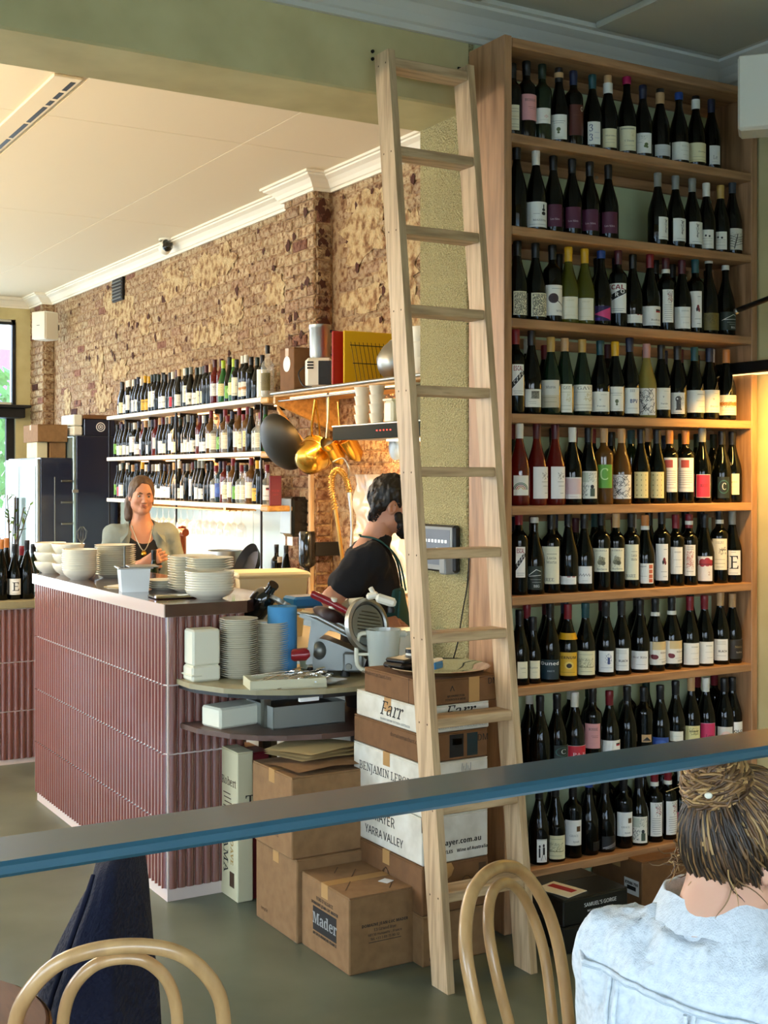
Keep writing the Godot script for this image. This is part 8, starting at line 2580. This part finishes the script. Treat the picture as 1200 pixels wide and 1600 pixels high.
func chef() -> void:
	var hw := at(615, 787, 5.65)
	var yaw := deg_to_rad(63)
	var hl := Vector3(0.0, hw.y, 0.1)
	var tr := Basis(Vector3.UP, yaw)
	var org := hw - tr * hl
	org.y = 0.0
	var t := thing("person", "dark haired bearded cook in a black shirt and green apron half behind the ladder", "person", org, yaw)
	var c := hl
	var hb := Basis(Vector3.UP, -0.05) * Basis(Vector3.RIGHT, 0.2)
	var sh := hw.y - 0.225
	var neck := Vector3(0, sh + 0.05, 0.015)
	# his right side (-x) is towards the camera
	var RS := Vector3(-0.185, sh - 0.02, -0.03)
	var RE := Vector3(-0.25, sh - 0.17, -0.175)
	var RW := Vector3(-0.23, sh - 0.28, 0.015)
	var LS := Vector3(0.185, sh - 0.01, 0.0)
	var LE := Vector3(0.25, sh - 0.26, 0.02)
	var LW := Vector3(0.08, sh - 0.3, 0.22)
	var b := MB.new()
	var f := Field.new(Vector3(-0.36, 0.0, -0.3), Vector3(0.34, hw.y - 0.08, 0.3), 0.013)
	_chest(f, sh, 0.0)
	f.cap(Vector3(0, sh - 0.01, -0.01), c + hb * Vector3(0, -0.08, -0.03), 0.066, 0.06, 0.05)
	for q in [[RS, RE, RW], [LS, LE, LW]]:
		f.cap(q[0], q[1], 0.056, 0.045, 0.03)
		f.cap(q[1], q[2], 0.045, 0.03, 0.02)
	for s in [-1.0, 1.0]:
		f.cap(Vector3(0.095 * s, 0.9, -0.03), Vector3(0.11 * s, 0.5, 0.0), 0.09, 0.062, 0.04)
		f.cap(Vector3(0.11 * s, 0.5, 0.0), Vector3(0.11 * s, 0.1, -0.03), 0.06, 0.042, 0.02)
		f.cap(Vector3(0.11 * s, 0.05, -0.04), Vector3(0.12 * s, 0.04, 0.14), 0.045, 0.036, 0.02)
	f.mesh(b)
	head_field(c, hb, 1.04, 0.0042, neck).mesh(b)
	hand(b, RW, Vector3(0.25, 0.0, 1.0), Vector3(0.5, -0.8, 0.0), 0.35, true)
	hand(b, LW, Vector3(-0.5, -0.1, 0.8), Vector3(0.0, -1, 0.2), 0.4, false)
	part(t, "body", b.done(), M.skin)
	face_parts(t, c, hb, 1.04)
	f = Field.new(c - Vector3.ONE * 0.16, c + Vector3.ONE * 0.15, 0.0048)
	f.ell(c + hb * Vector3(0, 0.03, -0.014), Vector3(0.088, 0.105, 0.108), hb, 0.01)
	f.cap(c + hb * Vector3(-0.05, -0.02, -0.06), c + hb * Vector3(-0.03, -0.075, -0.075), 0.035, 0.024, 0.02)
	f.cap(c + hb * Vector3(0.05, -0.02, -0.06), c + hb * Vector3(0.03, -0.075, -0.075), 0.035, 0.024, 0.02)
	f.ell(c + hb * Vector3(0, -0.06, 0.085), Vector3(0.105, 0.1, 0.085), hb, 0.012, true)
	for s in [-1.0, 1.0]: f.ell(c + hb * Vector3(0.09 * s, -0.03, 0.004), Vector3(0.035, 0.042, 0.032), hb, 0.008, true)
	f.ripple(fold_noise(11, 26.0), 0.012, Vector3(1, 0.5, 1))
	b = MB.new()
	f.mesh(b)
	part(t, "hair", b.done(), M.hair_dark)
	f = Field.new(c - Vector3.ONE * 0.16, c + Vector3.ONE * 0.14, 0.0048)
	for s in [-1.0, 1.0]:
		f.cap(c + hb * Vector3(0.052 * s, -0.05, 0.03), c + hb * Vector3(0.03 * s, -0.098, 0.066), 0.027, 0.033, 0.02)
		f.cap(c + hb * Vector3(0.026 * s, -0.062, 0.087), c + hb * Vector3(0.0, -0.058, 0.1), 0.013, 0.013, 0.01)
	f.ell(c + hb * Vector3(0, -0.112, 0.075), Vector3(0.042, 0.034, 0.04), hb, 0.02)
	f.ripple(fold_noise(12, 40.0), 0.006)
	b = MB.new()
	f.mesh(b)
	part(t, "beard", b.done(), M.hair_dark)
	f = Field.new(Vector3(-0.36, 0.78, -0.32), Vector3(0.36, hw.y - 0.06, 0.28), 0.0115)
	_chest(f, sh, 0.016)
	f.cap(RS, RS.lerp(RE, 0.58), 0.08, 0.078, 0.04)
	f.cap(LS, LS.lerp(LE, 0.8), 0.08, 0.075, 0.04)
	f.cap(Vector3(0, sh, -0.01), neck + Vector3(0, 0.03, 0.005), 0.083, 0.073, 0.04)
	f.cut(neck + Vector3(0, 0.028, 0.0), Vector3(0, 1, -0.45).normalized())
	f.cut(Vector3(0, 0.82, 0), Vector3.DOWN)
	f.ripple(fold_noise(13, 8.0), 0.016, Vector3(1, 0.6, 1))
	b = MB.new()
	f.mesh(b)
	part(t, "black_shirt", b.done(), M.cloth_black)
	f = Field.new(Vector3(-0.26, 0.4, 0.0), Vector3(0.26, sh - 0.1, 0.3), 0.0115)
	_chest(f, sh, 0.03)
	f.ell(Vector3(0, 0.8, 0.03), Vector3(0.19, 0.5, 0.17), Basis.IDENTITY, 0.05)
	f.cut(Vector3(0, sh - 0.14, 0), Vector3.UP)
	f.cut(Vector3(0, 0, 0.035), Vector3.FORWARD)
	f.cut(Vector3(0.14, 0, 0), Vector3.RIGHT)
	f.cut(Vector3(-0.14, 0, 0), Vector3.LEFT)
	b = MB.new()
	f.mesh(b)
	part(t, "apron", b.done(), M.cloth_apron)
	b = MB.new()
	for s in [-1.0, 1.0]:
		b.tube(spline([Vector3(0.06 * s, sh + 0.085, -0.05), Vector3(0.078 * s, sh + 0.065, 0.035), Vector3(0.09 * s, sh - 0.02, 0.115), Vector3(0.11 * s, sh - 0.15, 0.145)]), 0.012, 8, false, true, 0.35)
	b.tube(spline([Vector3(-0.13, sh - 0.15, 0.12), Vector3(-0.165, sh - 0.3, 0.1), Vector3(-0.18, sh - 0.5, 0.06)]), 0.007, 8)
	part(t, "apron_strap", b.done(), M.cloth_apron)
	f = Field.new(Vector3(-0.26, 0.0, -0.2), Vector3(0.26, 1.0, 0.22), 0.014)
	for s in [-1.0, 1.0]:
		f.cap(Vector3(0.09 * s, 0.9, -0.03), Vector3(0.11 * s, 0.5, 0.0), 0.11, 0.08, 0.04)
		f.cap(Vector3(0.11 * s, 0.5, 0.0), Vector3(0.11 * s, 0.1, -0.03), 0.08, 0.07, 0.02)
	f.cut(Vector3(0, 0.08, 0), Vector3.DOWN)
	b = MB.new()
	f.mesh(b)
	part(t, "trousers", b.done(), M.trousers)
	b = MB.new()
	var wr := RE.lerp(RW, 0.93)
	b.ball(wr + Vector3(-0.022, 0.018, 0), Vector3(0.014, 0.014, 0.014), 10)
	part(t, "wristband", b.done(), M.red)

func _chest(f: Field, sh: float, g: float) -> void:
	f.cap(Vector3(-0.165, sh - 0.015, -0.015), Vector3(0.165, sh - 0.015, -0.01), 0.058 + g, 0.058 + g, 0.05)
	f.ell(Vector3(0, sh - 0.15, -0.005), Vector3(0.175 + g, 0.2, 0.112 + g), Basis.IDENTITY, 0.06)
	f.ell(Vector3(0, sh - 0.36, -0.01), Vector3(0.15 + g, 0.2, 0.105 + g), Basis.IDENTITY, 0.06)
	f.ell(Vector3(0, sh - 0.52, -0.02), Vector3(0.165 + g, 0.15, 0.11 + g), Basis.IDENTITY, 0.06)

func guest() -> void:
	# seated guest seen from behind: torso faces away, head turned to the right
	var rt := Vector3(cos(YAW), 0, -sin(YAW))
	var fw := Vector3(-sin(YAW), 0, -cos(YAW))
	var org := at(1105, 1450, 2.06)
	var t := thing("person", "seated guest seen from behind with tied up blonde hair and white linen shirt", "person", Vector3(org.x, 0, org.z))
	var o := t.position
	var L := func(px: float, py: float, depth: float) -> Vector3: return at(px, py, depth) - o
	var face := (rt * 0.5 + fw * 0.866).normalized()
	var left := -face.cross(Vector3.UP)
	left = Vector3.UP.cross(face).normalized()
	if left.dot(rt) > 0.0: left = -left
	var N: Vector3 = L.call(1110, 1482, 2.06)
	var hc: Vector3 = L.call(1163, 1322, 2.09)
	var hz := (rt * 0.88 + fw * 0.42 - Vector3.UP * 0.42).normalized()
	var hx := Vector3.UP.cross(hz).normalized()
	var hb := Basis(hx, hz.cross(hx), hz)
	var SL := N + left * 0.142 - Vector3.UP * 0.045
	var SR := N - left * 0.15 - Vector3.UP * 0.045
	var EL := SL + left * 0.03 - Vector3.UP * 0.27 + face * 0.05
	var ER := SR - left * 0.04 - Vector3.UP * 0.25 + face * 0.1
	var WL := EL + face * 0.22 - left * 0.06 + Vector3.UP * 0.02
	var WR := ER + face * 0.2 + left * 0.08 + Vector3.UP * 0.02
	var hip := N - Vector3.UP * (N.y - 0.55) - face * 0.06
	var b := MB.new()
	var lo := hip - Vector3(0.5, 0.56, 0.5)
	var hi := N + Vector3(0.5, 0.08, 0.5)
	var f := Field.new(lo, hi, 0.015)
	_back(f, N, hip, left, face, 0.0)
	for q in [[SL, EL, WL], [SR, ER, WR]]:
		f.cap(q[0], q[1], 0.046, 0.037, 0.03)
		f.cap(q[1], q[2], 0.036, 0.024, 0.02)
	for s in [-1.0, 1.0]:
		var kn: Vector3 = hip + left * 0.1 * s + face * 0.4 - Vector3.UP * 0.04
		f.cap(hip + left * 0.09 * s, kn, 0.085, 0.06, 0.04)
		f.cap(kn, kn - Vector3.UP * 0.41 - face * 0.06, 0.055, 0.035, 0.02)
		f.cap(kn - Vector3.UP * 0.46 - face * 0.06, kn - Vector3.UP * 0.475 + face * 0.08, 0.036, 0.028, 0.02)
	f.mesh(b)
	head_field(hc, hb, 1.0, 0.0045, N + Vector3.UP * 0.05).mesh(b)
	hand(b, WL, face, Vector3.DOWN, 0.3, false)
	hand(b, WR, face, Vector3.DOWN, 0.3, true)
	part(t, "body", b.done(), M.skin_fair)
	face_parts(t, hc, hb, 1.0)
	# shirt
	f = Field.new(hip - Vector3(0.36, 0.06, 0.36), N + Vector3(0.36, 0.1, 0.36), 0.0095)
	_back(f, N, hip, left, face, 0.028)
	f.cap(SL, SL.lerp(EL, 0.95), 0.068, 0.066, 0.05)
	f.cap(SR, SR.lerp(ER, 0.95), 0.068, 0.066, 0.05)
	f.cap(EL, EL.lerp(WL, 0.7), 0.062, 0.05, 0.03)
	f.cap(ER, ER.lerp(WR, 0.7), 0.062, 0.05, 0.03)
	f.cut(hip - Vector3.UP * 0.02, Vector3.DOWN)
	f.cut(N + Vector3.UP * 0.05 - face * 0.02, (Vector3.UP * 0.9 - face * 0.3).normalized())
	f.ripple(fold_noise(31, 6.0), 0.015, Vector3(1.6, 0.5, 1.6))
	f.ripple(fold_noise(32, 16.0), 0.012, Vector3(1.5, 0.25, 1.5))
	b = MB.new()
	f.mesh(b)
	part(t, "shirt", b.done(), M.linen)
	# yoke seam and centre pleat lie on the shirt
	var seam := []
	for i in 25:
		var u := lerpf(-0.19, 0.2, i / 24.0)
		var p: Vector3 = N + left * u - Vector3.UP * (0.05 - 0.13 * u) - face * 0.3
		for k in 400:
			var g := (p - f.lo) / f.cell
			if g.x > 1 and g.y > 1 and g.z > 1 and g.x < f.nx - 2 and g.y < f.ny - 2 and g.z < f.nz - 2:
				if f.d[(int(g.z) * f.ny + int(g.y)) * f.nx + int(g.x)] < 0.004: break
			p += face * 0.0015
		seam.append(p - face * 0.0025)
	b = MB.new()
	b.tube(seam, 0.0045, 6)
	part(t, "yoke_seam", b.done(), M.linen)
	b = MB.new()
	var under := []
	for q in seam: under.append(q - Vector3.UP * 0.0065 + face * 0.002)
	b.tube(under, 0.0022, 6)
	part(t, "seam_shadow", b.done(), M.seam_shade)  # thin darker tube painted as the shadow below the seam ridge
	for q in [0.135, 0.12, 0.0, -0.012]:
		seam = []
		for i in 16:
			var p: Vector3 = N + left * q - Vector3.UP * (0.058 - 0.13 * q + i * 0.022) - face * 0.3
			for k in 400:
				var g := (p - f.lo) / f.cell
				if g.x > 1 and g.y > 1 and g.z > 1 and g.x < f.nx - 2 and g.y < f.ny - 2 and g.z < f.nz - 2:
					if f.d[(int(g.z) * f.ny + int(g.y)) * f.nx + int(g.x)] < 0.004: break
				p += face * 0.0015
			seam.append(p - face * 0.001)
		b = MB.new()
		b.tube(seam, 0.004, 6)
		part(t, "pleat", b.done(), M.linen)
	# collar band standing round the neck
	var rows := []
	var up := (Vector3.UP * 0.9 + face * 0.35).normalized()
	for i in 5:
		var line := []
		for j in 33:
			var a := -2.5 + 5.0 * j / 32.0
			var rr: float = [0.094, 0.084, 0.076, 0.083, 0.102][i]
			var hh: float = [0.012, 0.036, 0.074, 0.078, 0.03][i]
			line.append(N + Vector3.UP * 0.012 + (-face * cos(a) * rr * 0.95 + left * sin(a) * rr * 1.05) + up * (hh + 0.002 * sin(j * 1.3)) + face * 0.012)
		rows.append(line)
	b = MB.new()
	b.grid(rows)
	part(t, "collar", b.done(), M.linen)
	f = Field.new(hip - Vector3(0.5, 0.5, 0.5), hip + Vector3(0.5, 0.2, 0.5), 0.016)
	for s in [-1.0, 1.0]:
		var kn: Vector3 = hip + left * 0.1 * s + face * 0.4 - Vector3.UP * 0.04
		f.cap(hip + left * 0.09 * s, kn, 0.1, 0.075, 0.04)
		f.cap(kn, kn - Vector3.UP * 0.38 - face * 0.06, 0.07, 0.05, 0.02)
	b = MB.new()
	f.mesh(b)
	part(t, "trousers", b.done(), M.trousers)
	# hair: a close cap, then strands drawn up into a loose bun
	rng.seed = 66
	var bun := hc + Vector3.UP * 0.083 - hb.z * 0.052 - rt * 0.006
	var bdir := (bun - hc).normalized()
	f = Field.new(hc - Vector3.ONE * 0.15, hc + Vector3.ONE * 0.19, 0.0055)
	f.ell(hc + hb * Vector3(0, 0.018, -0.016), Vector3(0.082, 0.104, 0.101), hb, 0.01)
	f.ell(hc + hb * Vector3(0, -0.05, 0.09), Vector3(0.1, 0.1, 0.09), hb, 0.012, true)
	for s in [-1.0, 1.0]: f.ell(hc + hb * Vector3(0.09 * s, -0.04, 0.002), Vector3(0.03, 0.045, 0.03), hb, 0.008, true)
	f.ell(hc + hb * Vector3(0, -0.12, -0.04), Vector3(0.1, 0.045, 0.09), hb, 0.015, true)
	f.ell(bun, Vector3(0.05, 0.045, 0.048), Basis.IDENTITY, 0.02)
	f.ripple(fold_noise(40, 18.0), 0.006)
	b = MB.new()
	b.col = lin("4c3822")
	f.mesh(b)
	var tones := [lin("4a3420"), lin("6a4c2c"), lin("8c6a40"), lin("b08c58"), lin("5a3e24"), lin("7c5a34")]
	var skull := hc + hb * Vector3(0, 0.018, -0.016)
	var sr := Vector3(0.082, 0.104, 0.101)
	var ax := hb.inverse() * bdir
	var ua := ax.cross(Vector3.RIGHT).normalized()
	var va := ax.cross(ua)
	for i in 1150:
		var phi := rng.randf() * TAU
		var side := ua * cos(phi) + va * sin(phi)
		var th0 := rng.randf_range(1.75, 2.58)
		var start := ax * cos(th0) + side * sin(th0)
		if start.z > 0.45 and start.y < 0.35: th0 = 1.15
		b.col = tones[rng.randi() % 6] * rng.randf_range(0.8, 1.15)
		if start.y < -0.5 and rng.randf() < 0.6: b.col = lin("2c2014")
		var lift := rng.randf_range(1.0, 1.05)
		var wob := rng.randf_range(-0.25, 0.25)
		var pts := []
		for k in 10:
			var th := lerpf(th0, 0.32, k / 9.0)
			var sd := side.rotated(ax, wob * sin(k / 9.0 * PI))
			var d := ax * cos(th) + sd * sin(th)
			pts.append(skull + hb * (d * sr * (lift + 0.025 * sin(k * 0.9 + i))))
		b.tube(pts, [0.0006, 0.0016, 0.0022, 0.0025, 0.0026, 0.0026, 0.0025, 0.0024, 0.002, 0.0015], 4, false, false)
	for i in 330:
		var n := (bdir + Vector3(rng.randf_range(-0.5, 0.5), rng.randf_range(-0.5, 0.5), rng.randf_range(-0.5, 0.5))).normalized()
		var u := n.cross(Vector3.UP + Vector3(0.1, 0, 0.3)).normalized()
		var w := n.cross(u)
		var hh0 := rng.randf_range(-0.85, 0.97)
		var r0 := sqrt(1.0 - hh0 * hh0) * 0.052 + 0.002
		var h0 := hh0 * 0.05
		var a0 := rng.randf() * TAU
		b.col = tones[rng.randi() % 6] * rng.randf_range(0.9, 1.3)
		var pts := []
		for k in 14:
			var a := a0 + k * 0.33
			pts.append(bun + (u * cos(a) + w * sin(a)) * r0 * (1.0 + 0.08 * sin(k + i)) + n * (h0 + 0.008 * sin(k * 0.7)))
		b.tube(pts, rng.randf_range(0.0018, 0.0034), 4, false, false)
	for i in 72:
		# loose curls by the far temple and wisps at the nape
		var base: Vector3 = L.call(rng.randf_range(1066, 1086), rng.randf_range(1290, 1330), 2.1) if i < 60 else L.call(rng.randf_range(1085, 1185), rng.randf_range(1350, 1385), rng.randf_range(2.0, 2.05))
		b.col = tones[rng.randi() % 6] * rng.randf_range(0.9, 1.25)
		var pts := []
		var g := Vector3(rng.randf_range(-0.004, 0.004), -rng.randf_range(0.003, 0.006), rng.randf_range(-0.005, 0.005))
		var ph := rng.randf() * TAU
		for k in 10:
			var amp := 0.011 if i < 60 else 0.002
			pts.append(base + g * k + (rt * sin(ph + k * 0.8) + Vector3.UP * cos(ph + k * 0.8)) * amp)
		b.tube(pts, [0.0016, 0.0016, 0.0016, 0.0015, 0.0014, 0.0013, 0.0012, 0.001, 0.0008, 0.0005], 4, false, false)
	for i in 26:
		# flyaway strands
		var d := Vector3(rng.randf_range(-1, 0.4), rng.randf_range(-0.2, 1), rng.randf_range(-1, 1)).normalized()
		b.col = tones[3] * 1.1
		var p0 := bun + d * 0.04
		b.tube([p0, p0 + d * 0.025 + rt * 0.006, p0 + d * 0.045 - Vector3.UP * 0.01], 0.0006, 4, false, false)
	part(t, "hair", b.done(), M.hair)
	b = MB.new()
	b.ball(L.call(1107, 1243, 2.0), Vector3(0.007, 0.005, 0.006), 10)
	part(t, "hair_clip", b.done(), M.china)
	b = MB.new()
	var ring := []
	var ear := hc + hb * Vector3(-0.083, -0.045, 0.0)
	for i in 12: ring.append(ear + Vector3.UP * cos(TAU * i / 12) * 0.007 + hb.z * sin(TAU * i / 12) * 0.007)
	b.tube(ring, 0.0016, 6, true)
	part(t, "earring", b.done(), M.chrome)
	# stool
	var st := thing("wooden_stool", "wooden stool under the seated guest in the linen shirt", "stool", o + Vector3(hip.x, 0, hip.z))
	part(st, "seat", lathem([Vector2(0, 0.44), Vector2(0.18, 0.44), Vector2(0.19, 0.45), Vector2(0.185, 0.465), Vector2(0, 0.465)], 30), M.bentwood)
	for i in 4:
		var d := Vector3(cos(PI / 4 + i * PI / 2), 0, sin(PI / 4 + i * PI / 2))
		part(st, "leg", tubem([d * 0.12 + Vector3(0, 0.445, 0), d * 0.19], [0.016, 0.013], 10), M.bentwood)

func _back(f: Field, N: Vector3, hip: Vector3, left: Vector3, face: Vector3, g: float) -> void:
	var bs := Basis(left, Vector3.UP, left.cross(Vector3.UP))
	f.cap(N + left * 0.14 - Vector3.UP * 0.04, N - left * 0.14 - Vector3.UP * 0.04, 0.05 + g, 0.05 + g, 0.06)
	f.cap(N - Vector3.UP * 0.03, N + Vector3.UP * 0.03, 0.07 + g * 0.5, 0.055 + g * 0.5, 0.06)
	f.ell(N - Vector3.UP * 0.17 - face * 0.02, Vector3(0.165 + g, 0.19, 0.105 + g), bs, 0.06)
	f.ell(N.lerp(hip, 0.7), Vector3(0.15 + g, 0.2, 0.105 + g), bs, 0.06)
	f.ell(hip, Vector3(0.18 + g, 0.13, 0.14 + g), bs, 0.06)

# ---------- the till screen on the pier ----------
func till_screen() -> void:
	var t := thing("till_screen", "wall mounted till screen with a grey frame on the pier behind the ladder", "screen", Vector3(2.80, 1.42, -4.27), -PI / 2)
	part(t, "frame", boxm(Vector3(-0.135, -0.095, 0.0), Vector3(0.135, 0.09, 0.035), 0.01), M.black)
	part(t, "bezel", boxm(Vector3(-0.128, -0.088, 0.035), Vector3(0.128, 0.083, 0.038), 0.002), M.ink_grey)
	part(t, "display", boxm(Vector3(-0.112, -0.068, 0.038), Vector3(0.112, 0.072, 0.039)), glow("screen_glow", "4a5058", 0.6))
	var b := MB.new()
	for i in 7: b.box(Vector3(-0.06 + i * 0.024, 0.026, 0.0394), Vector3(0.014, 0.012, 0.0006))
	b.box(Vector3(0.04, -0.01, 0.0394), Vector3(0.05, 0.02, 0.0006))
	part(t, "icons", b.done(), glow("screen_white", "d8dcdc", 0.8))
	b = MB.new()
	for i in 2: b.box(Vector3(-0.075, 0.002 - i * 0.02, 0.0394), Vector3(0.024, 0.014, 0.0006))
	part(t, "icons", b.done(), glow("screen_red", "a03830", 0.8))
	part(t, "stand_foot", boxm(Vector3(0.08, -0.1, 0.0), Vector3(0.125, -0.03, 0.07), 0.006), M.ink_grey)
	omni("till_screen_light", Vector3(2.75, 1.42, -4.27), "c8d4dc", 0.006, 0.1)
	var cord := spline([on_x(733, 868, 2.795), on_x(730, 915, 2.795), on_x(722, 960, 2.79), on_x(716, 1000, 2.79), on_x(708, 1030, 2.785), on_x(703, 1043, 2.78)], 6)
	solo("power_cord", "thin dark cord hanging from the till screen down the pier", "cord", tubem(cord, 0.0025, 6), M.ink)

func _ready() -> void:
	materials()
	view()
	make_sheet()
	shell()
	fittings()
	rack()
	bar_counter()
	curved_bench()
	back_bar()
	kitchen()
	carton_stack()
	ladder()
	till_screen()
	front_of_house()
	barwoman()
	chef()
	guest()
	rack_bottles()
	bar_bottles()
	on_the_bar()
